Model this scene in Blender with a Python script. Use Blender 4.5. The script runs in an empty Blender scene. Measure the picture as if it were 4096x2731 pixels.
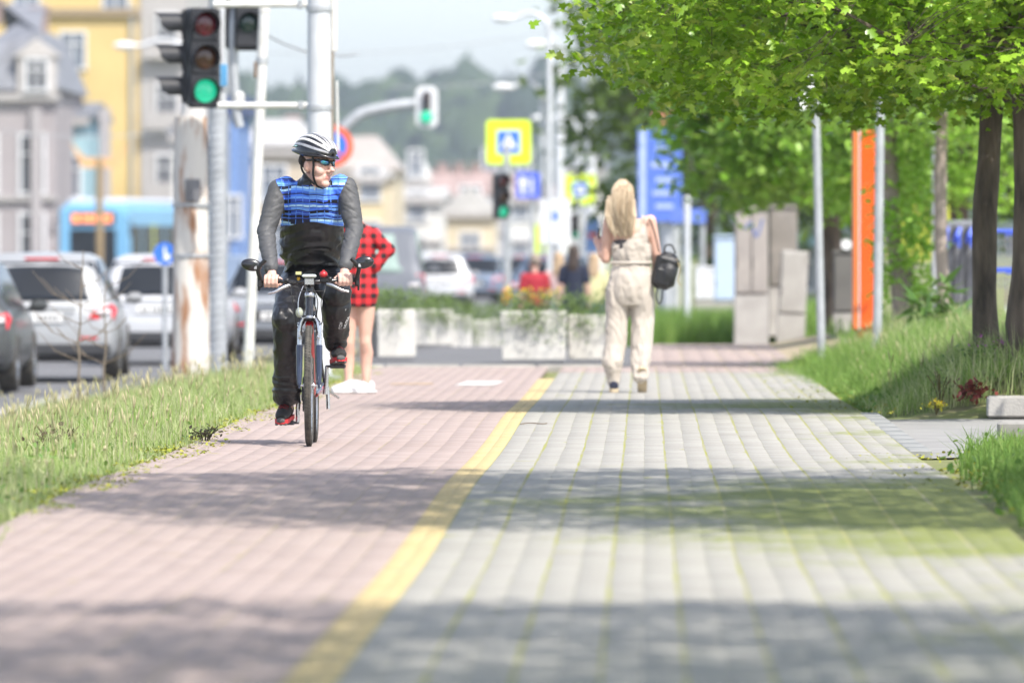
import bpy, bmesh, math, random
import numpy as np
from mathutils import Vector, Matrix, Quaternion, noise as mnoise
random.seed(7); RNG = np.random.default_rng(11)
S = bpy.context.scene
COL = S.collection
# ------------------------------------------------------------------ camera, sky, sun, exposure
CAMH, FPX = 1.13, 8533.0
cam = bpy.data.cameras.new('camera'); cam_o = bpy.data.objects.new('camera', cam); COL.objects.link(cam_o)
cam.lens = 300.0; cam.sensor_width = 36.0; cam.clip_start = 0.5; cam.clip_end = 9000.0
cam_o.location = (0, 0, CAMH)
cam_o.rotation_euler = (math.radians(90 - 0.598), 0, math.radians(0.893))
cam.dof.use_dof = True; cam.dof.focus_distance = 51.0; cam.dof.aperture_fstop = 4.0
S.camera = cam_o
W = bpy.data.worlds.new('World'); S.world = W; W.use_nodes = True
SUN = Vector((0.42, -0.60, 1.0)).normalized()
nt = W.node_tree; nt.nodes.clear()
sky = nt.nodes.new('ShaderNodeTexSky'); sky.sky_type = 'NISHITA'; sky.sun_disc = False
sky.sun_elevation = math.radians(53.8); sky.sun_rotation = math.radians(145.0)
sky.air_density = 0.7; sky.dust_density = 1.6; sky.ozone_density = 1.0
bg = nt.nodes.new('ShaderNodeBackground'); bg.inputs[1].default_value = 0.15
wo = nt.nodes.new('ShaderNodeOutputWorld')
hsv = nt.nodes.new('ShaderNodeHueSaturation'); hsv.inputs['Saturation'].default_value = .66
nt.links.new(sky.outputs[0], hsv.inputs['Color']); nt.links.new(hsv.outputs[0], bg.inputs[0]); nt.links.new(bg.outputs[0], wo.inputs[0])
sl = bpy.data.lights.new('sun', 'SUN'); sl.energy = 2.9; sl.angle = math.radians(0.53); sl.color = (1.0, 0.95, 0.87)
so = bpy.data.objects.new('sun', sl); COL.objects.link(so)
so.rotation_euler = SUN.to_track_quat('Z', 'Y').to_euler(); so.location = (20, -20, 60)
S.cycles.max_bounces = 5; S.cycles.diffuse_bounces = 2; S.cycles.glossy_bounces = 2; S.cycles.transmission_bounces = 2; S.cycles.transparent_max_bounces = 4; S.cycles.volume_bounces = 0
S.view_settings.view_transform = 'Standard'; S.view_settings.look = 'None'
S.view_settings.gamma = 1.0; S.view_settings.use_curve_mapping = False
S.view_settings.exposure = 1.15
# ------------------------------------------------------------------ helpers
def sm(a, b, v):
    t = min(1.0, max(0.0, (v - a) / (b - a))); return t * t * (3 - 2 * t)
def X(xd, d): return (xd / 2.29688 - 645.0) * d / FPX          # lateral metres of a display column at distance d
def Z(yd, d): return CAMH - (yd / 2.29688 - 252.0) * d / FPX   # height of a display row at distance d
def lin(c):
    if isinstance(c, str):
        c = c.lstrip('#'); c = [int(c[i:i+2], 16) / 255 for i in (0, 2, 4)]
        c = [v / 12.92 if v <= .04045 else ((v + .055) / 1.055) ** 2.4 for v in c]
    return (c[0], c[1], c[2], 1.0)
MATS = {}
def node(t, k, **kw):
    n = t.nodes.new(k)
    for a, b in kw.items(): setattr(n, a, b)
    return n
def mat(name, col, rough=0.6, metal=0.0, var=0.12, scale=8.0, bump=0.0, bscale=60.0, col2=None, spec=0.5, coat=0.0,
        emit=None, estr=0.0, stretch=None, sheen=0.0, detail=5.0):
    """principled surface with object-space noise in its colour, gloss and relief"""
    if name in MATS: return MATS[name]
    m = bpy.data.materials.new(name); m.use_nodes = True; t = m.node_tree
    p = t.nodes['Principled BSDF']
    c = lin(col); c2 = lin(col2) if col2 else tuple([v * (1 - 2 * var) for v in c[:3]]) + (1,)
    tc = node(t, 'ShaderNodeTexCoord'); src = tc.outputs['Object']
    if stretch:
        mp = node(t, 'ShaderNodeMapping'); mp.inputs['Scale'].default_value = stretch
        t.links.new(src, mp.inputs[0]); src = mp.outputs[0]
    n = node(t, 'ShaderNodeTexNoise'); n.inputs['Scale'].default_value = scale; n.inputs['Detail'].default_value = detail
    t.links.new(src, n.inputs['Vector'])
    r = node(t, 'ShaderNodeValToRGB'); r.color_ramp.elements[0].position = .32; r.color_ramp.elements[1].position = .68
    r.color_ramp.elements[0].color = c2; r.color_ramp.elements[1].color = c
    t.links.new(n.outputs[0], r.inputs[0]); t.links.new(r.outputs[0], p.inputs['Base Color'])
    mr = node(t, 'ShaderNodeMapRange'); mr.inputs[3].default_value = max(0, rough - .08); mr.inputs[4].default_value = min(1, rough + .08)
    t.links.new(n.outputs[0], mr.inputs[0]); t.links.new(mr.outputs[0], p.inputs['Roughness'])
    p.inputs['Metallic'].default_value = metal; p.inputs['Specular IOR Level'].default_value = spec
    p.inputs['Coat Weight'].default_value = coat; p.inputs['Coat Roughness'].default_value = .05
    if sheen: p.inputs['Sheen Weight'].default_value = sheen
    if bump:
        b = node(t, 'ShaderNodeBump'); b.inputs['Strength'].default_value = bump; b.inputs['Distance'].default_value = .01
        n2 = node(t, 'ShaderNodeTexNoise'); n2.inputs['Scale'].default_value = bscale; n2.inputs['Detail'].default_value = 4
        t.links.new(src, n2.inputs['Vector']); t.links.new(n2.outputs[0], b.inputs['Height']); t.links.new(b.outputs[0], p.inputs['Normal'])
    if emit:
        p.inputs['Emission Color'].default_value = lin(emit); p.inputs['Emission Strength'].default_value = estr
    MATS[name] = m; return m
def glass(name, col, rough=0.05):
    if name in MATS: return MATS[name]
    m = mat(name, col, rough, 0, .1, 1.5, spec=.9, coat=.6); return m
def foliage(name, cols, trans=0.45, rough=0.45, spec=.4):
    """leaf or blade surface: every separate leaf takes its own colour; part of the light passes through"""
    if name in MATS: return MATS[name]
    m = bpy.data.materials.new(name); m.use_nodes = True; t = m.node_tree; p = t.nodes['Principled BSDF']
    g = node(t, 'ShaderNodeNewGeometry'); r = node(t, 'ShaderNodeValToRGB')
    el = r.color_ramp.elements
    while len(el) < len(cols): el.new(.5)
    for i, c in enumerate(cols): el[i].position = i / (len(cols) - 1); el[i].color = lin(c)
    t.links.new(g.outputs['Random Per Island'], r.inputs[0])
    t.links.new(r.outputs[0], p.inputs['Base Color']); p.inputs['Roughness'].default_value = rough
    p.inputs['Specular IOR Level'].default_value = spec
    tr = node(t, 'ShaderNodeBsdfTranslucent')
    hs = node(t, 'ShaderNodeHueSaturation'); hs.inputs['Hue'].default_value = .485; hs.inputs['Value'].default_value = 1.5
    t.links.new(r.outputs[0], hs.inputs['Color']); t.links.new(hs.outputs[0], tr.inputs[0])
    mx = node(t, 'ShaderNodeMixShader'); mx.inputs[0].default_value = trans
    t.links.new(p.outputs[0], mx.inputs[1]); t.links.new(tr.outputs[0], mx.inputs[2])
    t.links.new(mx.outputs[0], t.nodes['Material Output'].inputs[0])
    MATS[name] = m; return m
class MB:
    """collects shapes into one mesh"""
    def __init__(s): s.v = []; s.f = []; s.m = []; s.cur = 0
    def add(s, vs, fs):
        o = len(s.v); s.v += [tuple(v) for v in vs]
        for f in fs: s.f.append(tuple(i + o for i in f)); s.m.append(s.cur)
        return s
    def box(s, c, sz, rot=None, taper=1.0, bev=0.0):
        hx, hy, hz = sz[0] / 2, sz[1] / 2, sz[2] / 2
        if bev > 0:
            b = min(bev, hx * .9, hy * .9, hz * .9); rows = []
            for (z, i) in ((-hz, b), (-hz + b, 0), (hz - b, 0), (hz, b)):
                k = taper if z > 0 else 1.0
                x, y = (hx - i) * k, (hy - i) * k; bx, by = b * .6, b * .6
                rows.append([(-x, -y + by, z), (-x + bx, -y, z), (x - bx, -y, z), (x, -y + by, z), (x, y - by, z), (x - bx, y, z), (-x + bx, y, z), (-x, y - by, z)])
            vs = [p for r in rows for p in r]; fs = [tuple(range(7, -1, -1)), tuple(range(24, 32))]
            for a in range(3):
                for i in range(8): fs.append((a*8+i, a*8+(i+1) % 8, a*8+8+(i+1) % 8, a*8+8+i))
        else:
            vs = [(-hx,-hy,-hz),(hx,-hy,-hz),(hx,hy,-hz),(-hx,hy,-hz),(-hx*taper,-hy*taper,hz),(hx*taper,-hy*taper,hz),(hx*taper,hy*taper,hz),(-hx*taper,hy*taper,hz)]
            fs = [(3,2,1,0),(4,5,6,7),(0,1,5,4),(1,2,6,5),(2,3,7,6),(3,0,4,7)]
        R = rot if rot is not None else Matrix.Identity(3)
        c = Vector(c); return s.add([R @ Vector(v) + c for v in vs], fs)
    def tube(s, path, rad, n=10, cap=True, flat=1.0, up=None):
        P = [Vector(p) for p in path]; m = len(P)
        if not hasattr(rad, '__len__'): rad = [rad] * m
        if len(rad) != m: rad = [rad[round(i*(len(rad)-1)/(m-1))] for i in range(m)]
        vs = []; prev = None
        for i in range(m):
            d = (P[min(i+1, m-1)] - P[max(i-1, 0)]); d = d.normalized() if d.length > 1e-9 else Vector((0, 0, 1))
            if prev is None:
                a = Vector(up) if up is not None else (Vector((0, 0, 1)) if abs(d.z) < .9 else Vector((1, 0, 0)))
                u = (a - d * a.dot(d)).normalized()
            else: u = (prev - d * prev.dot(d)).normalized()
            prev = u; w = d.cross(u)
            r = rad[i]; ru, rw = (r if hasattr(r, '__len__') else (r, r * flat))
            for k in range(n):
                t = 2 * math.pi * k / n; vs.append(P[i] + u * (ru * math.cos(t)) + w * (rw * math.sin(t)))
        fs = []
        for i in range(m - 1):
            for k in range(n): fs.append((i*n+k, i*n+(k+1) % n, (i+1)*n+(k+1) % n, (i+1)*n+k))
        if cap: fs += [tuple(range(n-1, -1, -1)), tuple(range((m-1)*n, m*n))]
        return s.add(vs, fs)
    def cyl(s, p0, p1, r0, r1=None, n=12): return s.tube([p0, p1], [r0, r0 if r1 is None else r1], n)
    def ell(s, c, r, nu=16, nv=10, rot=None, th=(0, math.pi)):
        vs = []; fs = []; c = Vector(c); R = rot if rot is not None else Matrix.Identity(3)
        for j in range(nv + 1):
            a = th[0] + (th[1] - th[0]) * j / nv
            for i in range(nu):
                b = 2 * math.pi * i / nu
                vs.append(R @ Vector((r[0]*math.sin(a)*math.cos(b), r[1]*math.sin(a)*math.sin(b), r[2]*math.cos(a))) + c)
        for j in range(nv):
            for i in range(nu): fs.append((j*nu+i, (j+1)*nu+i, (j+1)*nu+(i+1) % nu, j*nu+(i+1) % nu))
        return s.add(vs, fs)
    def lathe(s, prof, c=(0,0,0), n=16, rot=None, ang=(0, 2*math.pi)):
        vs = []; fs = []; c = Vector(c); R = rot if rot is not None else Matrix.Identity(3); m = len(prof)
        full = abs(ang[1] - ang[0] - 2*math.pi) < 1e-6; nn = n if full else n + 1
        for (r, z) in prof:
            for i in range(nn):
                b = ang[0] + (ang[1] - ang[0]) * i / n; vs.append(R @ Vector((r*math.cos(b), r*math.sin(b), z)) + c)
        for j in range(m - 1):
            for i in range(n):
                i2 = (i + 1) % nn if full else i + 1
                fs.append((j*nn+i, j*nn+i2, (j+1)*nn+i2, (j+1)*nn+i))
        return s.add(vs, fs)
    def prism(s, outline, d, frame=None):
        """outline in (u,v), thickness d along w; frame = (origin,u,v,w)"""
        o, u, v, w = [Vector(a) for a in (frame or ((0,0,0),(1,0,0),(0,0,1),(0,1,0)))]
        n = len(outline); vs = [o + u*a + v*b for a, b in outline] + [o + u*a + v*b + w*d for a, b in outline]
        return s.add(vs, [tuple(range(n)), tuple(range(2*n-1, n-1, -1))] + [(i, i+n, (i+1) % n+n, (i+1) % n) for i in range(n)])
    def torus(s, c, R, r, n=40, k=10, rot=None, sx=1.0):
        c = Vector(c); M = rot if rot is not None else Matrix.Identity(3); vs = []; fs = []
        for i in range(n):
            a = 2*math.pi*i/n
            for j in range(k):
                b = 2*math.pi*j/k; q = R + r*math.cos(b)
                vs.append(M @ Vector((r*sx*math.sin(b), q*math.cos(a), q*math.sin(a))) + c)
        for i in range(n):
            for j in range(k): fs.append((i*k+j, ((i+1) % n)*k+j, ((i+1) % n)*k+(j+1) % k, i*k+(j+1) % k))
        return s.add(vs, fs)
    def mesh(s, name):
        me = bpy.data.meshes.new(name); me.from_pydata(s.v, [], s.f)
        if any(s.m): me.polygons.foreach_set('material_index', s.m)
        me.update(); return me
def link(o, parent=None):
    COL.objects.link(o)
    if parent is not None: o.parent = parent
    return o
def fixnorm(me):
    b = bmesh.new(); b.from_mesh(me); bmesh.ops.recalc_face_normals(b, faces=b.faces); b.to_mesh(me); b.free()
def obj(name, mb, mats, parent=None, smooth=True, angle=40, fix=True, loc=None):
    me = mb.mesh(name) if isinstance(mb, MB) else mb
    if fix and isinstance(mb, MB): fixnorm(me)
    if not isinstance(mats, (list, tuple)): mats = [mats]
    if not me.materials:
        for m in mats: me.materials.append(m)
    if smooth:
        me.polygons.foreach_set('use_smooth', [True] * len(me.polygons))
        try: me.set_sharp_from_angle(angle=math.radians(angle))
        except Exception: pass
    o = bpy.data.objects.new(name, me)
    if loc is not None: o.location = loc
    return link(o, parent)
def tag(o, label=None, cat=None, group=None, kind=None):
    if label: o['label'] = label
    if cat: o['category'] = cat
    if group: o['group'] = group
    if kind: o['kind'] = kind
    return o
def thing(name, label, cat, loc=(0,0,0), rz=0.0, group=None):
    o = bpy.data.objects.new(name, None); o.location = loc; o.rotation_euler = (0, 0, rz); o.empty_display_size = .1
    link(o); return tag(o, label, cat, group)
def npmesh(name, V, F, mats, mi=None, smooth=False):
    """big mesh from numpy; F is (n,3) or (n,4)"""
    me = bpy.data.meshes.new(name); V = np.asarray(V, dtype=np.float32); F = np.asarray(F, dtype=np.int32)
    k = F.shape[1]; me.vertices.add(len(V)); me.vertices.foreach_set('co', V.ravel())
    me.loops.add(F.size); me.loops.foreach_set('vertex_index', F.ravel())
    me.polygons.add(len(F)); me.polygons.foreach_set('loop_start', np.arange(0, F.size, k, dtype=np.int32))
    try: me.polygons.foreach_set('loop_total', np.full(len(F), k, dtype=np.int32))
    except Exception: pass
    for m in (mats if isinstance(mats, (list, tuple)) else [mats]): me.materials.append(m)
    if mi is not None: me.polygons.foreach_set('material_index', np.asarray(mi, dtype=np.int32))
    if smooth: me.polygons.foreach_set('use_smooth', np.ones(len(F), dtype=bool))
    me.update(calc_edges=True); return me
def copy_tree(o, parent=None):
    c = o.copy(); COL.objects.link(c)
    if parent is not None: c.parent = parent
    for ch in list(o.children): copy_tree(ch, c)
    return c
def RZ(a): return Matrix.Rotation(math.radians(a), 3, 'Z')
def RX(a): return Matrix.Rotation(math.radians(a), 3, 'X')
def RY(a): return Matrix.Rotation(math.radians(a), 3, 'Y')
def bezier(pts, n=24):
    """smooth curve through control points (Catmull-Rom)"""
    P = [Vector(p) for p in pts]; P = [P[0]*2-P[1]] + P + [P[-1]*2-P[-2]]; out = []
    seg = len(P) - 3
    for i in range(seg):
        a, b, c, d = P[i:i+4]
        for k in range(n // seg + 1):
            t = k / (n // seg + 1)
            out.append(.5*((2*b)+(c-a)*t+(2*a-5*b+4*c-d)*t*t+(-a+3*b-3*c+d)*t*t*t))
    out.append(P[-2]); return out
# ------------------------------------------------------------------ lie of the land
XL, XR, XY0, XY1 = -2.68, 1.50, -0.955, -0.815      # path edges and the yellow line, metres
ZF = -0.40                                           # level of the road and the far crossing
def gz(x, y):
    z = ZF * sm(104, 127, y)
    if y < 80:
        z += .024 * math.exp(-((y-41)/4.2)**2) - .02 * math.exp(-((y-31.5)/4)**2) + .03*math.exp(-((y-58)/5)**2)
    if x < XL: z += (ZF - z) * sm(XL - .2, -5.9, x) if y < 200 else 0
    if x > XR:
        open_ = sm(48.0, 49.0, y) * (1 - sm(58.4, 59.8, y))
        h = (.35 if y > 55 else .20) * (1 - sm(84, 100, y) * .4)
        z += h * sm(XR, XR + 1.35, x) * (1 - open_)
    return z
gzv = np.vectorize(gz)
# ================================================================== THE SETTING
def attr_mat_ground():
    m = mat('soil', '#7d7757', .95, 0, .2, 3.0, .6, 40, col2='#6b7a3e'); return m
def sheet(name, xs, ys, dz, m, kind='structure', smooth=True):
    xs, ys = np.array(xs), np.array(ys); XX, YY = np.meshgrid(xs, ys)
    ZZ = gzv(XX, YY) + dz; V = np.stack([XX, YY, ZZ], -1).reshape(-1, 3)
    nx, ny = len(xs), len(ys); I = np.arange(nx*ny).reshape(ny, nx)
    F = np.stack([I[:-1, :-1], I[:-1, 1:], I[1:, 1:], I[1:, :-1]], -1).reshape(-1, 4)
    o = bpy.data.objects.new(name, npmesh(name, V, F, m, smooth=smooth)); link(o)
    if kind: o['kind'] = kind
    return o
gx = sorted(set([-1800, -1200, -500, -200, -90, -40, -25, -12, -8] + list(np.arange(-6.4, 6.01, .2).round(2)) + [7, 9, 14, 30, 80, 250, 900, 1800]))
gy = sorted(set([-200, -60, 0, 10] + list(np.arange(16, 130, .8).round(2)) + [135, 150, 200, 201, 300, 600, 1200, 2200, 3680]))
sheet('ground', gx, gy, -.055, attr_mat_ground())
# road to the left and the asphalt square beyond the kerb
asph = mat('asphalt', (.16, .16, .165), .85, 0, .16, 1.2, .5, 180, col2=(.12, .12, .125))
sheet('road', [-26, -14, -10, -7, -5.75], np.concatenate([np.arange(8, 130, 3), [140, 170, 199, 202, 260, 400, 700, 1000]]), -.04, asph)
sheet('square', list(np.linspace(-5.7, -.05, 9)), np.concatenate([np.arange(84.6, 130, 1.5), [140, 160, 199, 202, 300]]), -.035, asph)
sheet('side_path', list(np.arange(1.62, 7.1, .3)), np.arange(48.6, 58.61, .4), -.047,
      mat('old_asphalt', (.30, .295, .285), .9, 0, .14, 2.0, .5, 200, col2=(.24, .235, .23)))
# ---- block paving
def brick_mat(name, a, b, moss_bias, lo):
    m = bpy.data.materials.new(name); m.use_nodes = True; t = m.node_tree; p = t.nodes['Principled BSDF']
    g = node(t, 'ShaderNodeNewGeometry'); tc = node(t, 'ShaderNodeTexCoord')
    r = node(t, 'ShaderNodeValToRGB'); r.color_ramp.elements[0].color = lin(a); r.color_ramp.elements[1].color = lin(b)
    n = node(t, 'ShaderNodeTexNoise'); n.inputs['Scale'].default_value = 1.1; n.inputs['Detail'].default_value = 6
    t.links.new(g.outputs['Position'], n.inputs['Vector'])
    ad = node(t, 'ShaderNodeMath', operation='ADD'); mu = node(t, 'ShaderNodeMath', operation='MULTIPLY'); mu.inputs[1].default_value = .55
    oi = node(t, 'ShaderNodeObjectInfo'); rs = node(t, 'ShaderNodeMath', operation='ADD')
    t.links.new(g.outputs['Random Per Island'], rs.inputs[0]); t.links.new(oi.outputs['Random'], rs.inputs[1])
    fr = node(t, 'ShaderNodeMath', operation='FRACT'); t.links.new(rs.outputs[0], fr.inputs[0])
    t.links.new(fr.outputs[0], mu.inputs[0]); t.links.new(mu.outputs[0], ad.inputs[0])
    m2 = node(t, 'ShaderNodeMath', operation='MULTIPLY'); m2.inputs[1].default_value = .8; t.links.new(n.outputs[0], m2.inputs[0]); t.links.new(m2.outputs[0], ad.inputs[1])
    t.links.new(ad.outputs[0], r.inputs[0])
    # moss film: grows where the path is damp, towards the right-hand verge, in patches
    sx = node(t, 'ShaderNodeSeparateXYZ'); t.links.new(g.outputs['Position'], sx.inputs[0])
    n3 = node(t, 'ShaderNodeTexNoise'); n3.inputs['Scale'].default_value = .55; n3.inputs['Detail'].default_value = 7; n3.inputs['Roughness'].default_value = .65
    t.links.new(g.outputs['Position'], n3.inputs['Vector'])
    mr = node(t, 'ShaderNodeMapRange'); mr.inputs[1].default_value = lo; mr.inputs[2].default_value = 1.7; mr.inputs[3].default_value = -.40; mr.inputs[4].default_value = .09
    t.links.new(sx.outputs[0], mr.inputs[0])
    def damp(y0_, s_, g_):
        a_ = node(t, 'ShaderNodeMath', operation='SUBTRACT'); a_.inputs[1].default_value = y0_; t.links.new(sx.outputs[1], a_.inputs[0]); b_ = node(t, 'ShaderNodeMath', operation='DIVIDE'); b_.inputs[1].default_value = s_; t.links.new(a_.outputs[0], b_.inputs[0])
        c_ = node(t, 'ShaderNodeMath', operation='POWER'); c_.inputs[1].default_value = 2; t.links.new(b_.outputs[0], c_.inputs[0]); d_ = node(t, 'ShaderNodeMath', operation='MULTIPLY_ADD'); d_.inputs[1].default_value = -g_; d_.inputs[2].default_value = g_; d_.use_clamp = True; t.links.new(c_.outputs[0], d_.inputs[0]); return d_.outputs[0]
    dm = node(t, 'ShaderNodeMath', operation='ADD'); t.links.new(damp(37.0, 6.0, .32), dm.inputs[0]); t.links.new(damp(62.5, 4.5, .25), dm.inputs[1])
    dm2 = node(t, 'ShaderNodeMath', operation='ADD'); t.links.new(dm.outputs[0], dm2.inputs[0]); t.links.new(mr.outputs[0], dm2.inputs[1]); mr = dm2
    a2 = node(t, 'ShaderNodeMath', operation='ADD'); n6 = node(t, 'ShaderNodeTexNoise'); n6.inputs['Scale'].default_value = 11; n6.inputs['Detail'].default_value = 9; n6.inputs['Roughness'].default_value = .7; t.links.new(g.outputs['Position'], n6.inputs['Vector']); m6 = node(t, 'ShaderNodeMath', operation='MULTIPLY_ADD'); m6.inputs[1].default_value = .75; m6.inputs[2].default_value = -.375; t.links.new(n6.outputs[0], m6.inputs[0]); a6 = node(t, 'ShaderNodeMath', operation='ADD'); t.links.new(n3.outputs[0], a6.inputs[0]); t.links.new(m6.outputs[0], a6.inputs[1]); t.links.new(a6.outputs[0], a2.inputs[0]); t.links.new(mr.outputs[0], a2.inputs[1])
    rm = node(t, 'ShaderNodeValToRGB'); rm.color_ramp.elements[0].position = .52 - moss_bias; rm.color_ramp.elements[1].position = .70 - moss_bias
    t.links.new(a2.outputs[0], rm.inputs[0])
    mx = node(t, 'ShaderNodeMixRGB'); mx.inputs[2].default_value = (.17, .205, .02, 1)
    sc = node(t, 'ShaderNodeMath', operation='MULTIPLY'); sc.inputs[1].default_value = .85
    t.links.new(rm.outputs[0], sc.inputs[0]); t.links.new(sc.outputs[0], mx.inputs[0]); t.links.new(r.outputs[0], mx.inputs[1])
    n4 = node(t, 'ShaderNodeTexNoise'); n4.inputs['Scale'].default_value = 90; n4.inputs['Detail'].default_value = 3; t.links.new(g.outputs['Position'], n4.inputs['Vector'])
    m5 = node(t, 'ShaderNodeMixRGB', blend_type='MULTIPLY'); m5.inputs[0].default_value = .35; t.links.new(mx.outputs[0], m5.inputs[1]); t.links.new(n4.outputs[0], m5.inputs[2])
    gm = node(t, 'ShaderNodeGamma'); gm.inputs[1].default_value = .9
    t.links.new(m5.outputs[0], gm.inputs[0]); t.links.new(gm.outputs[0], p.inputs['Base Color'])
    p.inputs['Roughness'].default_value = .82; p.inputs['Specular IOR Level'].default_value = .35
    bp = node(t, 'ShaderNodeBump'); bp.inputs['Strength'].default_value = .4; bp.inputs['Distance'].default_value = .004
    t.links.new(n4.outputs[0], bp.inputs['Height']); t.links.new(bp.outputs[0], p.inputs['Normal'])
    MATS[name] = m; return m
red_m = brick_mat('red_paver', (.305, .232, .208), (.40, .315, .285), -.30, -4.5)
grey_m = brick_mat('grey_paver', (.275, .26, .232), (.37, .355, .32), .0, -1.0)
yel_m = brick_mat('yellow_paver', (.48, .36, .16), (.58, .45, .22), -.24, -3.0)
joint_m = mat('mossy_joint', (.27, .28, .04), 1.0, 0, .2, 1.1, .4, 90, col2=(.29, .275, .20)); joint_r = mat('sandy_joint', (.36, .28, .24), 1.0, 0, .2, 1.1, .3, 90, col2=(.30, .26, .12))
BW, BL, BG = .115, .20, .007
def bricks(name, x0, x1, y0, y1, m, near, wide=BW, gA=.0058, gB=.0003):
    base = sheet(name, list(np.linspace(x0, x1, 12)), np.arange(y0, y1 + .1, .2), -.0007, joint_m if m is grey_m else joint_r)
    cols = int(round((x1 - x0) / wide)); w = (x1 - x0) / cols; rows = int((y1 - y0) / BL)
    C = []
    for c in range(cols):
        off = BL/2 if c % 2 else 0
        for r in range(rows):
            y = y0 + r*BL + off + BL/2
            if y + BL/2 > y1: continue
            C.append((x0 + (c + .5)*w, y, c))
    C = np.array(C); n = len(C)
    if wide == BW: C[:, 0] += np.array([.006*mnoise.noise(Vector((c//2*1.7, y*.55, x0))) + .003*mnoise.noise(Vector((c//2*2.1, y*2.1, x0))) for _, y, c in C])*(C[:, 2] > 0)*(C[:, 2] < cols - 1)
    # the joints of every second course have opened more than the others
    g = np.where((C[:, 2].astype(int) % 2) == 0, BG*.5, BG*.5)
    gl = np.where((C[:, 2].astype(int) % 2) == 0, gA, gB); gr = np.where((C[:, 2].astype(int) % 2) == 0, gB, gA)
    jx = RNG.normal(0, .0002, n); z = gzv(C[:, 0], C[:, 1]) + RNG.normal(0, .00022, n)
    tx, ty = RNG.normal(0, .003, n), RNG.normal(0, .0015, n)
    L, Rr = -w/2 + gl + jx, w/2 - gr + jx; B, T = -BL/2 + .0025, BL/2 - .0025
    slope = (gzv(C[:, 0], C[:, 1] + .1) - gzv(C[:, 0], C[:, 1] - .1))/.2; ty = ty + slope
    def ring(ins, dz):
        out = []
        for (ax, ay) in ((0, 0), (1, 0), (1, 1), (0, 1)):
            px = np.where(ax, Rr - ins, L + ins); py = (T - ins) if ay else (B + ins); py = np.full(n, py)
            out.append(np.stack([C[:, 0] + px, C[:, 1] + py, z + dz + px*tx + py*ty], -1))
        return out
    V = np.stack(ring(.0006, 0) + ring(0, -.0006) + ring(0, -.03), 1)    # n,12,3
    Fl = np.array([[0,1,2,3],[4,5,1,0],[5,6,2,1],[6,7,3,2],[7,4,0,3],[8,9,5,4],[9,10,6,5],[10,11,7,6],[11,8,4,7]])
    # the bricks that show largest are single objects, the rest one part
    px = 645 + C[:, 0]*FPX/C[:, 1]; vis = (px > -20) & (px < 1045) & (C[:, 1] > 22.0)
    score = np.where(vis, C[:, 1], 1e9); order = np.argsort(score)[:near]
    single = np.zeros(n, bool); single[order] = True
    Vr = V[~single].reshape(-1, 3); F = (np.arange(len(Vr)//12)[:, None, None]*12 + Fl[None]).reshape(-1, 4)
    st = bpy.data.objects.new('paving', npmesh('paving', Vr, F, m)); link(st, base); st['kind'] = 'stuff'
    protos = []
    par = [[j for j in order if int(C[j, 2]) % 2 == e] for e in (0, 1)] if near else []
    for q in range(6 if near else 0):
        i = par[q % 2][(q*7) % len(par[q % 2])]; vv = V[i] - np.array([C[i, 0], C[i, 1], z[i]]); vv[:, 2] -= vv[:, 1]*slope[i]
        protos.append(npmesh('brick', vv, Fl, m))
    for i in order:
        o = bpy.data.objects.new('brick', protos[2*int(RNG.integers(3)) + int(C[i, 2]) % 2]); o.location = (C[i, 0], C[i, 1], z[i]); o.rotation_euler = (math.atan(slope[i]), 0, 0); link(o, base)
    return base
bricks('cycle_path', XL, XY0, 14, 84.2, red_m, 290, BW, .0009, .0003)
bricks('line_course', XY0, XY1, 14, 76.5, yel_m, 120, .07, .001, .001)
bricks('footpath', XY1, XR, 14, 80.5, grey_m, 290)
bricks('cross_path', XY1, XR+.9, 80.6, 84.2, red_m, 0)
bricks('branch_path', 0.0, 8.4, 84.6, 122.0, red_m, 0, .2)
# pale edging course at the mouth of the side path
edg = thing('edging_course', 'pale grey concrete edging slabs at the mouth of the asphalt side path', 'edging')
em = mat('pale_slab', (.27, .275, .27), .85, 0, .12, 4, .3, 120)
for i in range(10):
    y = 49.1 + i*1.0; obj('slab', MB().box((XR + .07 - .004*i, y, gz(XR, y) - .023), (.13, .985, .05), bev=.006), em, edg)
edg['kind'] = 'structure'; del edg['category']
# kerb across the far end of the paving
kb = bpy.data.objects.new('kerb', None); link(kb); kb['kind'] = 'structure'
km = mat('kerb_stone', (.36, .34, .31), .9, 0, .15, 5, .4, 90)
for i in range(7):
    x = -5.2 + i*.75; obj('kerb_stone', MB().box((x, 84.42 + .02*math.sin(i*2.3), gz(x, 84.4) - .065), (.735, .22, .17), bev=.02), km, kb)
rk = bpy.data.objects.new('road_kerb', None); link(rk); rk['kind'] = 'structure'
me_ = MB().box((0, 0, 0), (.16, .985, .22), bev=.02).mesh('kerb_stone')
for i in range(50):
    y = 36.5 + i; o = obj('kerb_stone', me_, km, rk); o.location = (-5.72, y, ZF + .02)
# painted marks on the red paving: worn white cycle symbol and faint yellow arrow
wm = mat('worn_white_paint', (.72, .71, .68), .7, 0, .25, 25, col2=(.5, .42, .39))
ym = mat('worn_yellow_paint', (.62, .42, .16), .7, 0, .2, 25, col2=(.48, .34, .28))
def mark(name, outline, m, label):
    mb = MB(); mb.add([(x, y, gz(x, y) + .005) for x, y in outline], [tuple(range(len(outline)))])
    o = obj(name, mb, m, smooth=False); o['kind'] = 'structure'; return o
mark('white_marking', [(-1.62, 72.3), (-1.28, 72.3), (-1.22, 74.6), (-1.55, 74.6)], wm, '')
mark('yellow_marking', [(-2.15, 72.8), (-1.80, 73.0), (-1.84, 73.5), (-2.2, 73.2)], ym, '')
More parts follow.
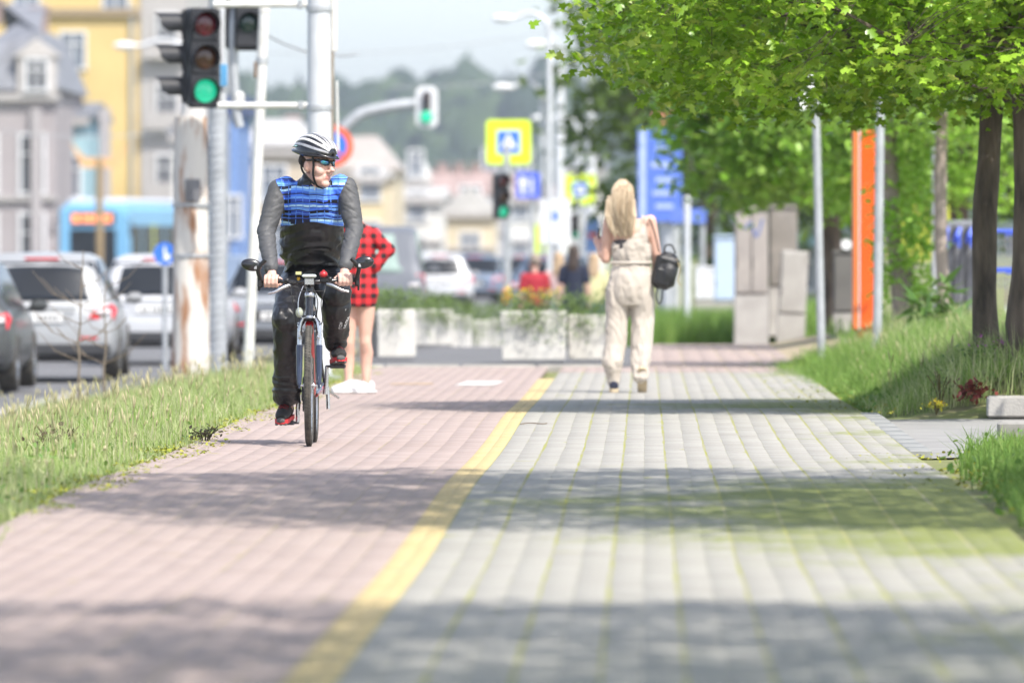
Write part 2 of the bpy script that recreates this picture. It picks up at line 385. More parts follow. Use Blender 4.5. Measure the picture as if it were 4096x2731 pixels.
# hills with a wood that reads as one mass
HS = 2.2
def hill_h(x):
    x = x/HS; e = 26.5 + 1.2*math.sin(x*.011 + .6) + 1.0*math.sin(x*.027+1.1) - .010*max(0, x+20) - .012*max(0, -x-140)
    return HS*max(6, e)
HV = []; hx = np.linspace(-900, 900, 85); hy = np.linspace(2400, 3600, 13)
def hill_z(x, y): return ZF - 2 + sm(2380, 3300, y)*hill_h(x) + 2.5*mnoise.noise(Vector((x*.009, y*.009, 0)))
for y in hy:
    for x in hx: HV.append((x, y, hill_z(x, y)))
I = np.arange(len(hx)*len(hy)).reshape(len(hy), len(hx))
HF = np.stack([I[:-1, :-1], I[:-1, 1:], I[1:, 1:], I[1:, :-1]], -1).reshape(-1, 4)
ho = bpy.data.objects.new('hills', npmesh('hills', HV, HF, mat('hill_soil', (.05, .075, .03), .95, 0, .3, .02), smooth=True)); link(ho); ho['kind'] = 'structure'
ico = MB().ell((0, 0, 0), (1, 1, 1), 8, 5); iv = np.array(ico.v); if_ = np.array(ico.f); wv, wf = [], []
for i in range(9000):
    x = RNG.uniform(-620, 420); y = RNG.uniform(2500, 3450); z = hill_z(x, y)
    s = RNG.uniform(2.6, 6.4)*(1 + .5*(RNG.uniform() < .06)); v = iv*(1 + RNG.normal(0, .16, (len(iv), 1)))*np.array([s, s, s*RNG.uniform(.9, 1.7)]) + np.array([x, y, z + s*.35])
    wf.append(if_ + len(iv)*i); wv.append(v)
wm_ = foliage('forest_green', [(.025, .045, .02), (.04, .07, .027), (.065, .10, .035), (.035, .06, .025), (.02, .036, .018)], .1, .8, .1)
wo_ = bpy.data.objects.new('forest', npmesh('forest', np.concatenate(wv), np.concatenate(wf), wm_)); link(wo_)
tag(wo_, 'hazy green wood covering the distant hills', 'forest', kind='stuff')
# ================================================================== VEGETATION
def rot_frames(n, up_bias, rng):
    """random leaf frames: normal biased upwards; returns u,v,w arrays"""
    w = rng.normal(0, 1, (n, 3)); w[:, 2] = np.abs(w[:, 2]) + up_bias; w /= np.linalg.norm(w, axis=1)[:, None]
    a = rng.normal(0, 1, (n, 3)); a[:, 2] -= .5; u = a - w*(a*w).sum(1)[:, None]; u /= np.linalg.norm(u, axis=1)[:, None]
    return u, np.cross(w, u), w
MAPLE = np.array([(0,0),(-.12,-.30),(.22,-.50),(.30,-.22),(.62,-.36),(.66,-.13),(1.0,0),(.66,.13),(.62,.36),(.30,.22),(.22,.50),(-.12,.30)])*np.array([1.0,1.1])
OVAL = np.array([(0,0),(.25,-.24),(.6,-.27),(1.0,0),(.6,.27),(.25,.24)])
LANCE = np.array([(0,0),(.35,-.12),(1.0,0),(.35,.12)])
def leaf_mesh(name, P, size, shape, m, rng, up=.9, fold=.18):
    n = len(P); u, v, w = rot_frames(n, up, rng); s = np.asarray(size)
    if s.ndim == 0: s = np.full(n, float(s))
    s = s[:, None]; k = len(shape); V = np.empty((n, k, 3), np.float32)
    for i, (a, b) in enumerate(shape):
        V[:, i] = P + s*(u*a + v*b - w*(fold*abs(b) + .12*a*a) + 0)
    F = np.array([(0, i, i+1) for i in range(1, k-1)]); F = (np.arange(n)[:, None, None]*k + F[None]).reshape(-1, 3)
    return npmesh(name, V.reshape(-1, 3), F, m)
bark_m = mat('bark', (.21, .165, .13), .95, 0, .25, 9, 1.0, 38, col2=(.045, .036, .03), stretch=(1, 1, .25))
pale_bark = mat('pale_bark', (.34, .28, .25), .9, 0, .15, 9, .4, 40, col2=(.26, .21, .18), stretch=(1, 1, .6))
def limb_path(a, b, sag, rng, n=7):
    a, b = np.array(a, float), np.array(b, float); out = []
    for i in range(n):
        t = i/(n-1); p = a + (b-a)*t; p[2] += sag*math.sin(math.pi*t) ; p += rng.normal(0, .035, 3)*(0 < i < n-1); out.append(p)
    return out
def tree(name, label, base, trunk_h, r0, crown_c, crown_r, zb, ntw, per, lsize, shape, m, seed, group=None, bark=bark_m, lean=(0, 0),
         limbs=9, twig_r=.3, upper=1.0, cat='tree', edge=.25, shell=.5, droop=.0, leafup=.9, env=None, clump=(-.22, 1.3), twigs=420):
    rng = np.random.default_rng(seed); root = thing(name, label, cat, base, 0, group)
    B = Vector(base); mb = MB(); cc = np.array(crown_c) - np.array(base); cr = np.array(crown_r)
    top = Vector((lean[0], lean[1], trunk_h))
    path = [Vector((0, 0, -.15)), Vector((.0, 0, .12))] + [Vector((lean[0]*t + .03*math.sin(5*t+seed), lean[1]*t, trunk_h*t)) for t in np.linspace(.12, 1, 14)]
    mb.tube(path, [r0*1.6, r0*1.3, r0*1.12, r0*1.05] + [r0*1.0]*6 + [r0*.96]*6, 20)
    mb.v = [tuple(Vector(v) + Vector((v[0], v[1], 0)).normalized()*(.16*r0*mnoise.noise(Vector((v[0]*9, v[1]*9, v[2]*2.2 + seed))))) for v in mb.v]
    ends = []
    for i in range(limbs):
        az = 2*math.pi*(i*.382 + rng.uniform(-.05, .05)); el = rng.uniform(.05, .85)
        e = cc + cr*np.array([math.cos(az)*rng.uniform(.6, .85), math.sin(az)*rng.uniform(.6, .85), -.45 + el*1.1])
        e[2] = max(e[2], zb - base[2] + .15)
        a = Vector((lean[0], lean[1], trunk_h*rng.uniform(.86, 1.0)))
        p = limb_path(a, e, rng.uniform(-.1, .35), rng); ends.append(p)
        mb.tube(p, np.linspace(r0*.55, r0*.10, len(p)).tolist(), 7, cap=False)
        for j in range(4):
            q = p[rng.integers(2, len(p))]; e2 = q + rng.normal(0, .55, 3)*cr*.42; e2[2] = max(e2[2], zb - base[2] + .1)
            p2 = limb_path(q, e2, rng.uniform(-.1, .2), rng, 5); ends.append(p2)
            mb.tube(p2, np.linspace(r0*.2, r0*.05, 5).tolist(), 5, cap=False)
    # twigs fill the crown, denser near its skin
    T = []
    while len(T) < ntw:
        q = rng.uniform(-1, 1, (4*ntw, 3)); rr = np.linalg.norm(q, axis=1); q = q[rr < 1]; rr = rr[rr < 1]
        q = q[rng.uniform(0, 1, len(q)) < (rr**shell)]
        q = q*cr + cc
        lum = np.array([mnoise.noise(Vector(p*clump[1] + seed)) for p in q[:3*ntw]]); q = q[:3*ntw]
        low = zb - base[2] + edge*(1 + np.array([mnoise.noise(Vector((p[0]*.9, p[1]*.9, seed*3.1))) for p in q]))
        keep = (q[:, 2] > low) & (lum > clump[0])
        if env is not None: keep &= np.array([env(p + np.array(base), rng) for p in q])
        if upper < 1.0: keep &= (q[:, 2] < low + 1.2) | (rng.uniform(0, 1, len(q)) < upper)
        T += list(q[keep])
    T = np.array(T[:ntw]); allp = np.concatenate([np.array(e) for e in ends])
    for tw in T[:: max(1, ntw // twigs)]:
        d = np.linalg.norm(allp - tw, axis=1); q = allp[d.argmin()]
        mb.tube([q, (q + tw)/2 + rng.normal(0, .05, 3), tw], [r0*.05, r0*.035, r0*.02], 4, cap=False)
    obj('trunk', mb, bark, root, fix=False)
    P = np.repeat(T, per, 0) + rng.normal(0, 1, (ntw*per, 3))*np.array([twig_r, twig_r, twig_r*.55]); 
    if droop: P[:, 2] -= droop*np.abs(rng.normal(0, 1, len(P)))
    sz = rng.uniform(.45, 1.3, len(P))*lsize
    cro = bpy.data.objects.new('crown', leaf_mesh('crown', P, sz, shape, m, rng, up=leafup)); link(cro, root)
    return root
maple_m = foliage('maple_leaf', [(.10, .22, .008), (.17, .33, .014), (.24, .42, .025), (.33, .52, .06), (.13, .27, .01), (.42, .52, .09)], .32, .32, .5)
lime_m = foliage('young_leaf', [(.16, .34, .025), (.26, .48, .055), (.38, .60, .12), (.19, .39, .035)], .36, .4, .45)
dark_m = foliage('bush_leaf', [(.11, .25, .015), (.20, .40, .04), (.33, .56, .09), (.14, .30, .025), (.45, .64, .16)], .34, .4, .4)
far_m = foliage('far_tree_leaf', [(.05, .09, .02), (.09, .15, .028), (.13, .20, .04), (.07, .11, .025)], .3, .6, .2)
yA = 61.5
def envA(p, rng):   # the skirt lifts towards the crown's left tip
    return p[0] > -.42 + .25*mnoise.noise(Vector((p[1]*2, p[2]*3, 1.5))) and p[2] > 2.10 + .55*max(0, min(1, (0.15 - p[0])/.6)) + .10*max(0, p[0] - 1.2) + .34*mnoise.noise(Vector((p[0]*1.9, p[1]*1.9, 4.2)))
tree('maple_tree', 'dark-barked maple with a dense bright green crown overhanging the footpath, trunk bare to head height', (2.47, yA, gz(2.47, yA)), 2.2, .088,
     (2.2, 60.0, 3.05), (3.0, 3.7, 1.7), 2.1, 3300, 15, .080, MAPLE, maple_m, 3, 'maples along the footpath', limbs=13, twig_r=.13, shell=.5, edge=.05, env=envA, clump=(-.02, 1.9), twigs=900)
tree('maple_tree', 'thick maple trunk at the right edge of the photo, close beside the other dark trunk', (2.66, 59.9, gz(2.66, 59.9)), 2.3, .10,
     (4.3, 59.6, 4.6), (2.6, 3.0, 2.4), 2.3, 700, 16, .08, MAPLE, maple_m, 5, 'maples along the footpath', limbs=7, twig_r=.2, upper=.5, edge=.15)
tree('maple_tree', 'maple beside the near footpath whose crown shades the middle of the paving', (3.0, 38.3, gz(3.0, 38.3)), 2.1, .11,
     (2.2, 36.6, 4.7), (3.5, 4.6, 2.1), 2.75, 980, 15, .12, MAPLE, maple_m, 8, 'maples along the footpath', twig_r=.22, edge=.1, clump=(.0, 1.5))
tree('maple_tree', 'nearest maple beside the footpath whose crown shades the foreground paving', (3.3, 22.2, gz(3.3, 22.2)), 2.2, .11,
     (2.0, 21.4, 4.9), (4.2, 3.6, 2.1), 2.75, 760, 15, .13, MAPLE, maple_m, 9, 'maples along the footpath', twig_r=.22, edge=.1, clump=(.02, 1.4))
def z0(x, y): return (x, y, gz(x, y))
tree('young_tree', 'slim pale-barked young tree sprouting leaves down its trunk beside the orange totem', z0(2.56, 85.5), 2.5, .075,
     (2.4, 85, 3.1), (1.5, 1.5, 1.2), 2.0, 420, 12, .095, OVAL, lime_m, 21, 'young street trees', pale_bark, lean=(-.12, 0), limbs=6, twig_r=.2)
tree('young_tree', 'slim pale-barked young tree standing between the leafy young tree and the dark maple trunk', z0(2.98, 84.2), 2.6, .062,
     (3.05, 84, 3.2), (1.5, 1.5, 1.2), 2.1, 380, 12, .095, OVAL, lime_m, 22, 'young street trees', pale_bark, lean=(-.10, 0), limbs=6, twig_r=.2)
# epicormic shoots that clothe the first young trunk
rng = np.random.default_rng(5); SH = []
for i in range(110):
    z = rng.uniform(.45, 2.05); a = rng.uniform(0, 6.28); r = rng.uniform(.05, .36)
    SH.append((2.5 + r*math.cos(a) + .12, 85.4 + r*math.sin(a), gz(2.56, 85.5) + z - .25*r))
SH = np.repeat(np.array(SH), 13, 0); SH = SH + rng.normal(0, .075, SH.shape)
for r_ in [o for o in S.objects if o.name == 'young_tree']:   # leaves too many to part singly
    loc = np.array(r_.location); so_ = bpy.data.objects.new('shoots', leaf_mesh('shoots', SH - loc, rng.uniform(.06, .11, len(SH)), OVAL, lime_m, rng, .5)); link(so_, r_); so_['kind'] = 'stuff'
tree('broadleaf_tree', 'low bushy tree with big drooping leaves behind the concrete cabinet', z0(2.3, 106), 2.0, .12,
     (1.9, 105.5, 3.3), (1.75, 1.9, 1.9), 1.62, 800, 18, .16, OVAL, dark_m, 31, 'roadside trees', limbs=8, twig_r=.19, droop=.08, leafup=.9, clump=(-.05, 1.6))
tree('broadleaf_tree', 'lighter green bushy tree to the right of the cabinets, behind the silver poles', z0(3.7, 100), 2.0, .11,
     (3.3, 99.5, 3.0), (1.7, 1.7, 1.7), 1.45, 760, 18, .14, OVAL, lime_m, 32, 'roadside trees', limbs=8, twig_r=.18, droop=.06, leafup=.9, clump=(-.05, 1.6))
for i, (x, y, h, rr, lab) in enumerate([(1.4, 190, 8.5, 3.3, 'blurred dark tree far behind the blue billboard, leftmost of its row'), (5.2, 170, 7.5, 3.2, 'blurred dark tree far behind, between billboard and orange totem'),
        (9.0, 150, 7.0, 3.4, 'dark tree far behind the young trees and fuel hoses'), (13.0, 160, 8.0, 4.0, 'dark tree far behind the maple trunks at the right edge'), (3.6, 260, 10, 4.5, 'tall hazy tree farthest behind the overhead signal poles')]):
    tree('roadside_tree', lab, z0(x, y), h*.35, .18, (x, y, h*.58), (rr, rr, h*.46), .8, 420, 13, .30, OVAL, far_m, 40+i, 'dark trees along the far street', limbs=7, twig_r=.5, leafup=.4)
# ---- grass
def blades(name, P, h, wd, m, rng, lean=.35, parent=None):
    n = len(P); a = rng.uniform(0, 2*math.pi, n); d = np.stack([np.cos(a), np.sin(a), np.zeros(n)], -1)
    b = rng.uniform(0, 2*math.pi, n); s = np.stack([np.cos(b), np.sin(b), np.zeros(n)], -1)*(np.asarray(wd)*.5)[:, None]
    le = (np.abs(rng.normal(0, lean, n))*h)[:, None]; up = np.zeros((n, 3)); up[:, 2] = h
    V = np.stack([P - s, P + s, P + up*.55 + d*le*.3 + s*.8, P + up*.55 + d*le*.3 - s*.8, P + up*.96 + d*le], 1)
    F = np.array([(0, 1, 2), (0, 2, 3), (3, 2, 4)]); F = (np.arange(n)[:, None, None]*5 + F[None]).reshape(-1, 3)
    o = bpy.data.objects.new(name, npmesh(name, V.reshape(-1, 3), F, m)); return link(o, parent)
def scatter(n, x0, x1, y0, y1, rng, edge=None, dens=None, dz=-.05):
    x = rng.uniform(x0, x1, n); y = rng.uniform(y0, y1, n); k = np.ones(n, bool)
    if edge is not None: k &= edge(x, y)
    if dens is not None:
        q = np.array([mnoise.noise(Vector((a*dens[0], b*dens[0]*.6, 3.3))) for a, b in zip(x, y)]); k &= rng.uniform(-.5, .9, n) < q + dens[1]
    x, y = x[k], y[k]; return np.stack([x, y, gzv(x, y) + dz], -1)
grass_m = foliage('grass_blade', [(.16, .26, .05), (.24, .36, .09), (.36, .45, .17), (.47, .50, .27), (.22, .32, .08), (.58, .55, .36), (.30, .40, .12)], .35, .6, .2)
lush_m = foliage('lush_blade', [(.09, .18, .03), (.14, .26, .05), (.21, .34, .08), (.11, .21, .035), (.30, .40, .12)], .3, .6, .25)
straw_m = foliage('straw', [(.45, .42, .24), (.55, .50, .32), (.38, .38, .18)], .25, .7, .2)
rng = np.random.default_rng(77)
def wob(y): return .10*np.sin(y*1.9) + .07*np.sin(y*4.7+1) + .05*np.sin(y*9.1)
def eL(x, y): return (x < XL + .05 + wob(y)*.8) & (x > -5.6)
def hn(P, f, a, b, s=0):
    return np.array([a + (b-a)*max(0, min(1, .5 + .75*mnoise.noise(Vector((p[0]*f, p[1]*f*.5, s))))) for p in P])
P = scatter(95000, -5.6, -2.5, 36.5, 84, rng, eL); hgt = hn(P, 1.1, .07, .25)*rng.uniform(.6, 1.25, len(P))*(.35 + .65*np.clip((XL + .1 - P[:, 0])/.55, 0, 1))
tag(blades('grass', P, hgt, rng.uniform(.004, .009, len(P)), grass_m, rng), 'pale green long grass of the verge on the left, between cycle path and road', 'grass', kind='stuff')
P = scatter(26000, 1.55, 4.8, 59.4, 86, rng, lambda x, y: x > XR + .02 + .16*np.abs(wob(y)*3) ); P2 = scatter(16000, 1.55, 3.2, 60.5, 78, rng)
PE = scatter(9000, 1.0, 1.75, 63, 86, rng, lambda x, y: x > 1.5 - .020*(y - 63) + .25*np.abs(wob(y))); P = np.concatenate([P, P2, PE]); hgt = hn(P, 1.4, .08, .32, 7)*rng.uniform(.6, 1.35, len(P))*np.clip((P[:, 0] - XR + .02*np.clip(P[:, 1] - 63, 0, 25))/.6 + .15*np.sin(P[:, 1]*3), .22, 1)
tag(blades('grass', P, hgt, rng.uniform(.005, .010, len(P)), lush_m, rng, .5), 'lush dark and bright green grass on the bank under the maple trunks', 'grass', kind='stuff')
P = np.concatenate([scatter(7000, 1.6, 4.5, 59.0, 62, rng), scatter(9000, 1.6, 3.6, 61, 86, rng)]); hgt = rng.uniform(.10, .40, len(P))*np.clip((P[:, 0] - XR)/.7 + .15*np.sin(P[:, 1]*3), .22, 1)
tag(blades('grass', P, hgt, rng.uniform(.004, .008, len(P)), grass_m, rng, .5), 'pale yellowish long blades scattered through the bank grass under the maple trunks', 'grass', kind='stuff')
P = scatter(15000, 1.5, 3.2, 35.5, 48.4, rng, lambda x, y: x > XR + .08 + np.abs(wob(y))*1.4 + .05*np.clip(y-44, 0, 9)); hgt = hn(P, 1.5, .05, .22, 9)*rng.uniform(.5, 1.2, len(P))
tag(blades('grass', P, hgt, rng.uniform(.005, .010, len(P)), lush_m, rng, .6), 'shaded dark green grass clump at the right edge of the near footpath', 'grass', kind='stuff')
P = np.concatenate([scatter(14000, -.2, 2.6, 122.5, 134, rng), scatter(9000, 2.2, 8.5, 88, 122, rng)]); hgt = np.where(P[:, 1] > 122, rng.uniform(.35, .85, len(P)), rng.uniform(.1, .35, len(P)))
tag(blades('grass', P, hgt, rng.uniform(.012, .022, len(P)), lush_m, rng, .3), 'tall blurred grass at the foot of the concrete cabinets', 'grass', kind='stuff')
# seed stalks and dry straws standing above the grass
def stalks(P, h, r, rng):
    n = len(P); a = rng.uniform(0, 6.28, n); d = np.stack([np.cos(a), np.sin(a), np.zeros(n)], -1)*(rng.uniform(.02, .22, n)*h)[:, None]
    up = np.zeros((n, 3)); up[:, 2] = h; V = []; q = np.array([[1, 0, 0], [-.5, .87, 0], [-.5, -.87, 0]])
    for (t, rr) in ((0, 1), (.6, .8), (.80, .7), (.82, 2.2), (.93, 2.4), (1.0, .4)):
        for c in q: V.append(P + up*t + d*t*t + c*(r*rr))
    V = np.stack(V, 1); F = []
    for i in range(5):
        for k in range(3): F += [(i*3+k, i*3+(k+1) % 3, i*3+3+(k+1) % 3, i*3+3+k)]
    F = (np.arange(n)[:, None, None]*18 + np.array(F)[None]).reshape(-1, 4); return V.reshape(-1, 3), F
P = np.concatenate([scatter(3200, -5.6, -2.75, 38, 84, rng, eL, (.7, .2)), scatter(300, 1.7, 4.4, 61, 84, rng)])
V, F = stalks(P, rng.uniform(.10, .38, len(P)), .0026, rng)
tag(link(bpy.data.objects.new('seed_stalks', npmesh('seed_stalks', V, F, straw_m))), 'pale dry seed stalks standing above the grass verges', 'grass', kind='stuff')
# low weeds: clover, plantain and moss cushions along the edges
weed_m = foliage('weed_leaf', [(.08, .17, .03), (.12, .24, .05), (.17, .30, .07), (.22, .30, .06)], .3, .5, .3)
P = scatter(15000, -5.2, -2.55, 37, 78, rng, lambda x, y: x < XL + .12 + wob(y), (.9, .0), -.03); P[:, 2] += rng.uniform(0, .12, len(P))*np.clip((XL - P[:, 0])/.5, .15, 1)
Q = scatter(7000, 1.5, 3.6, 36, 86, rng, lambda x, y: ((y < 48.6) | (y > 59.3)) & (x > XR + .02 + .05*np.clip(y-44, 0, 9)*(y < 50)), (.9, .0), -.03); Q[:, 2] += rng.uniform(0, .10, len(Q))
P = np.concatenate([P, Q])
tag(link(bpy.data.objects.new('weeds', leaf_mesh('weeds', P, rng.uniform(.02, .06, len(P)), OVAL, weed_m, rng, .6))), 'low leafy weeds and clover growing through the grass verges', 'weeds', kind='stuff')
moss_m = foliage('moss', [(.24, .26, .03), (.32, .33, .05), (.20, .24, .03), (.42, .38, .07)], .1, .9, .1)
P = scatter(9000, -3.0, -2.45, 36.5, 80, rng, lambda x, y: np.abs(x - XL - .02 - wob(y)*.7) < .09 + .12*(np.sin(y*.8) > .2), None, -.004); P[:, 2] = np.maximum(P[:, 2], gzv(P[:, 0], P[:, 1])+.002)
Q = scatter(5200, 1.0, 1.8, 36.5, 76, rng, lambda x, y: ((y < 48) | (y > 58.5)) & (rng.uniform(0, 1, len(x)) < (x-.9)/.8), (.8, .1), .002)
P = np.concatenate([P, Q])
tag(link(bpy.data.objects.new('moss', leaf_mesh('moss', P, rng.uniform(.012, .035, len(P)), OVAL, moss_m, rng, 1.6))), 'yellow-green moss creeping over both edges of the paving', 'moss', kind='stuff')
P = np.concatenate([scatter(14000, -5.6, -2.5, 16, 36.6, rng, eL), scatter(20000, 1.6, 7.0, 12, 35.8, rng), scatter(9000, 3.1, 7.0, 35.5, 48.2, rng), scatter(9000, 4.6, 8.0, 59.5, 86, rng)]); hgt = hn(P, 1.2, .06, .20, 3)*rng.uniform(.6, 1.2, len(P))
tag(blades('grass', P, hgt, rng.uniform(.006, .012, len(P)), grass_m, rng, .5), 'short mown grass of the near verges on both sides of the paving', 'grass', kind='stuff')
# ================================================================== PEOPLE: tools
def fuse(mb, voxel, it=3, fac=.5, disp=None):
    """melt overlapping closed shapes into one continuous surface"""
    me = mb.mesh('tmp'); fixnorm(me); o = bpy.data.objects.new('tmp', me); COL.objects.link(o)
    r = o.modifiers.new('r', 'REMESH'); r.mode = 'VOXEL'; r.voxel_size = voxel
    if it: s_ = o.modifiers.new('s', 'SMOOTH'); s_.iterations = it; s_.factor = fac
    dg = bpy.context.evaluated_depsgraph_get(); out = bpy.data.meshes.new_from_object(o.evaluated_get(dg))
    bpy.data.objects.remove(o); bpy.data.meshes.remove(me)
    if disp:
        n = len(out.vertices); co = np.empty(n*3, np.float32); out.vertices.foreach_get('co', co); co = co.reshape(-1, 3)
        no = np.empty(n*3, np.float32); out.vertices.foreach_get('normal', no); no = no.reshape(-1, 3)
        d = np.array([disp(Vector(c)) for c in co.astype(float)]); out.vertices.foreach_set('co', (co + no*d[:, None]).astype(np.float32).ravel()); out.update()
    return out
def caps(mb, pts, rads, n=14):
    """limb: tapered tube with rounded joints"""
    mb.tube(pts, rads, n)
    for p, r in zip(pts, rads):
        rr = r if not hasattr(r, '__len__') else min(r); mb.ell(p, (rr, rr, rr), 12, 8)
    return mb
def slots(me, fn, mats):
    for m in mats: me.materials.append(m)
    me.polygons.foreach_set('material_index', [fn(p.center) for p in me.polygons])
    return me
def segd(p, a, b):
    a, b = Vector(a), Vector(b); d = b - a; t = max(0, min(1, (p-a).dot(d)/d.length_squared)); return (p - a - d*t).length
def ridged(p, sx, sy, sz, s=0.):
    q = Vector((p.x*sx, p.y*sy, p.z*sz + s)); w = mnoise.noise_vector(q*.5)*.9
    return 1 - 2.2*abs(mnoise.noise(q + w))
def skin(name, col, col2):
    if name in MATS: return MATS[name]
    m = mat(name, col, .5, 0, .1, 14, .15, 220, col2=col2, spec=.4)
    p = m.node_tree.nodes['Principled BSDF']; p.inputs['Subsurface Weight'].default_value = .12
    p.inputs['Subsurface Radius'].default_value = (.012, .005, .003); p.inputs['Subsurface Scale'].default_value = 1.0
    return m
skin_m = skin('skin', (.66, .43, .36), (.60, .36, .29)); lip_m = skin('lip', (.52, .25, .21), (.46, .20, .17))
def head_shapes(mb, M, c, jaw=1.0, nose=1.0):
    """cranium, face, jaw, nose, lips, brow and ears; faces -y before M"""
    def E(p, r, rot=None): mb.ell(Vector(c) + M @ Vector(p), r, 18, 12, M if rot is None else M @ rot)
    E((0, .012, .03), (.076, .098, .095)); E((0, -.035, -.04), (.064*jaw, .060, .085)); E((0, -.040, -.098), (.056*jaw, .052, .042))
    E((0, -.079, -.128), (.028*jaw, .022, .022)); E((0, -.03, -.125), (.042*jaw, .045, .03))
    for s in (-1, 1):
        E((s*.040, -.064, -.056), (.027*jaw, .027, .030)); E((s*.079, .014, -.035), (.009, .020, .033), RZ(s*18)); E((s*.070, .008, -.04), (.02, .02, .03))
        E((s*.012*nose, -.106, -.056), (.0105*nose, .012, .009))
    E((0, -.090, .016), (.055, .014, .012)); E((0, -.085, -.022), (.05, .016, .02))
    mb.tube([Vector(c) + M @ Vector(p) for p in ((0, -.094, -.002), (0, -.106, -.026), (0, -.121*nose, -.049), (0, -.108, -.058))], [.009, .0105, .0145*nose, .010], 10)
    E((0, -.0945, -.083), (.024, .0072, .0045)); E((0, -.0938, -.0945), (.021, .0075, .0050)); E((0, -.084, -.09), (.034, .016, .026))
def hand_grip(mb, c, s, M=None):
    """hand closed round a bar along x; c = bar centre under the palm; s = +1 when the thumb is on the +x side"""
    M = M or Matrix.Identity(3); C = Vector(c)
    def w(x, y, z): return C + M @ Vector((x, y, z))
    mb.ell(w(-s*.004, .030, .026), (.043, .040, .019), 16, 10, M @ RX(-22)); mb.ell(w(-s*.002, .012, .032), (.041, .022, .013), 14, 8, M @ RX(-30))
    for i, (fx, L) in enumerate(((.033, .94), (.011, 1.0), (-.011, .96), (-.033, .82))):   # index finger beside the thumb
        x = s*fx; r = .0098 if i < 3 else .0086
        mb.tube([w(x, .018, .030), w(x*1.03, -.010, .031), w(x*1.04, -.030*L, .014), w(x*1.05, -.033*L, -.012), w(x*1.04, -.020*L, -.031), w(x*1.02, .004, -.030)],
                [r*1.05, r*1.12, r*1.05, r, r*.95, r*.8], 10)
    mb.tube([w(s*.030, .045, .018), w(s*.052, .030, .004), w(s*.058, .006, -.012), w(s*.050, -.014, -.021)], [.014, .0125, .0115, .009], 10)
# ================================================================== THE CYCLIST'S BICYCLE
CY = 49.65; CX = -1.955
BK = thing('bicycle', 'black and silver trekking bicycle with two round mirrors, ridden by the man in blue', 'bicycle', (CX, CY, gz(CX, CY) + .002), math.radians(.6))
rub = mat('tyre_rubber', (.045, .043, .04), .85, 0, .3, 30, .6, 150, col2=(.10, .09, .075)); blk = mat('black_plastic', (.018, .018, .02), .42, 0, .2, 20)
alu = mat('polished_alloy', (.62, .62, .64), .28, 1.0, .1, 30); blkm = mat('black_lacquer', (.012, .012, .016), .25, 0, .1, 10, coat=.6)
redl = mat('red_lacquer', (.48, .02, .025), .3, 0, .1, 10, coat=.5); stl = mat('dark_steel', (.10, .10, .11), .4, .9, .2, 40)
navy = mat('navy_lacquer', (.02, .03, .07), .25, 0, .1, 10, coat=.6)
def wheel(y, r_t=.0205):
    t_ = MB().torus((0, y, .35), .331, r_t, 72, 12)
    for i in range(110):      # tread blocks on the crown of the tyre
        a = 2*math.pi*i/110
        for sx in (-1, 1):
            c = Vector((sx*.0095, y + .3485*math.cos(a + sx*.014), .35 + .3485*math.sin(a + sx*.014))); t_.box(c, (.009, .009, .007), RX(math.degrees(a)) @ Matrix.Identity(3))
    ty = obj('tyre', t_, rub, BK)
    rim = MB().lathe([(.310, -.011), (.318, -.0125), (.3205, -.010), (.3205, .010), (.318, .0125), (.310, .011), (.298, .005), (.298, -.005), (.310, -.011)], (0, y, .35), 56, RY(90))
    obj('rim', rim, alu, ty)
    sp = MB()
    for i in range(32):
        a = 2*math.pi*i/32; sd = 1 if i % 2 else -1; b = a + (.55 if (i//2) % 2 else -.55)
        sp.tube([(sd*.024, y + .02*math.cos(b), .35 + .02*math.sin(b)), (0, y + .30*math.cos(a), .35 + .30*math.sin(a))], .001, 4, False)
    obj('spokes', sp, alu, ty)
    hb = MB().lathe([(0, -.05), (.006, -.05), (.006, -.034), (.02, -.03), (.021, -.024), (.012, -.02), (.011, .02), (.021, .024), (.02, .03), (.006, .034), (.006, .05), (0, .05)], (0, y, .35), 16, RY(90)); obj('hub', hb, alu, ty)
    return ty
wheel(0); wheel(1.06, .0195)
fk = MB().tube([(-.058, .052, .70), (-.030, .052, .742), (.030, .052, .742), (.058, .052, .70)], [.017, .019, .019, .017], 10)
fk.lathe([(.019, 0), (.022, .01), (.022, .10), (.02, .12)], (0, .055, .735), 14, RX(-15))
obj('fork_crown', fk, blkm, BK)
for s in (-1, 1):
    obj('fork_leg', MB().tube([(s*.056, .052, .715), (s*.057, .030, .56)], .0145, 12), alu, BK)
    lw = MB().tube([(s*.057, .034, .585), (s*.058, .010, .43), (s*.058, .002, .355)], [.020, .0185, .013], 12).box((s*.057, .0, .35), (.012, .03, .035), bev=.004)
    obj('fork_lower', lw, navy, BK)
    br = MB().tube([(s*.034, .018, .745), (s*.047, .012, .72), (s*.056, .008, .66), (s*.052, .006, .62)], [.006, .008, .0095, .009], 8).box((s*.034, .012, .668), (.012, .05, .012), bev=.003)
    br.cyl((s*.06, .0, .632), (s*.046, -.012, .632), .008); obj('brake_arm', br, alu, BK)
obj('brake_noodle', MB().tube(bezier([(.038, .0, .742), (0, -.01, .752), (-.04, 0, .745), (-.062, .0, .78), (-.06, .01, .86), (-.035, .03, .93)], 24), .0025, 6), alu, BK)
fr = MB().tube([(0, .058, .745), (0, .088, .865)], [.0235, .0235], 16).tube([(0, .08, .84), (0, .72, .79)], .017, 12).tube([(0, .065, .775), (0, .62, .29)], [.022, .022], 14)
fr.tube([(0, .62, .29), (0, .80, .86)], .016, 12)
for s in (-1, 1): fr.tube([(s*.02, .63, .29), (s*.06, 1.06, .35)], .010, 8).tube([(s*.012, .78, .80), (s*.058, 1.06, .35)], .008, 8)
obj('frame', fr, blkm, BK)
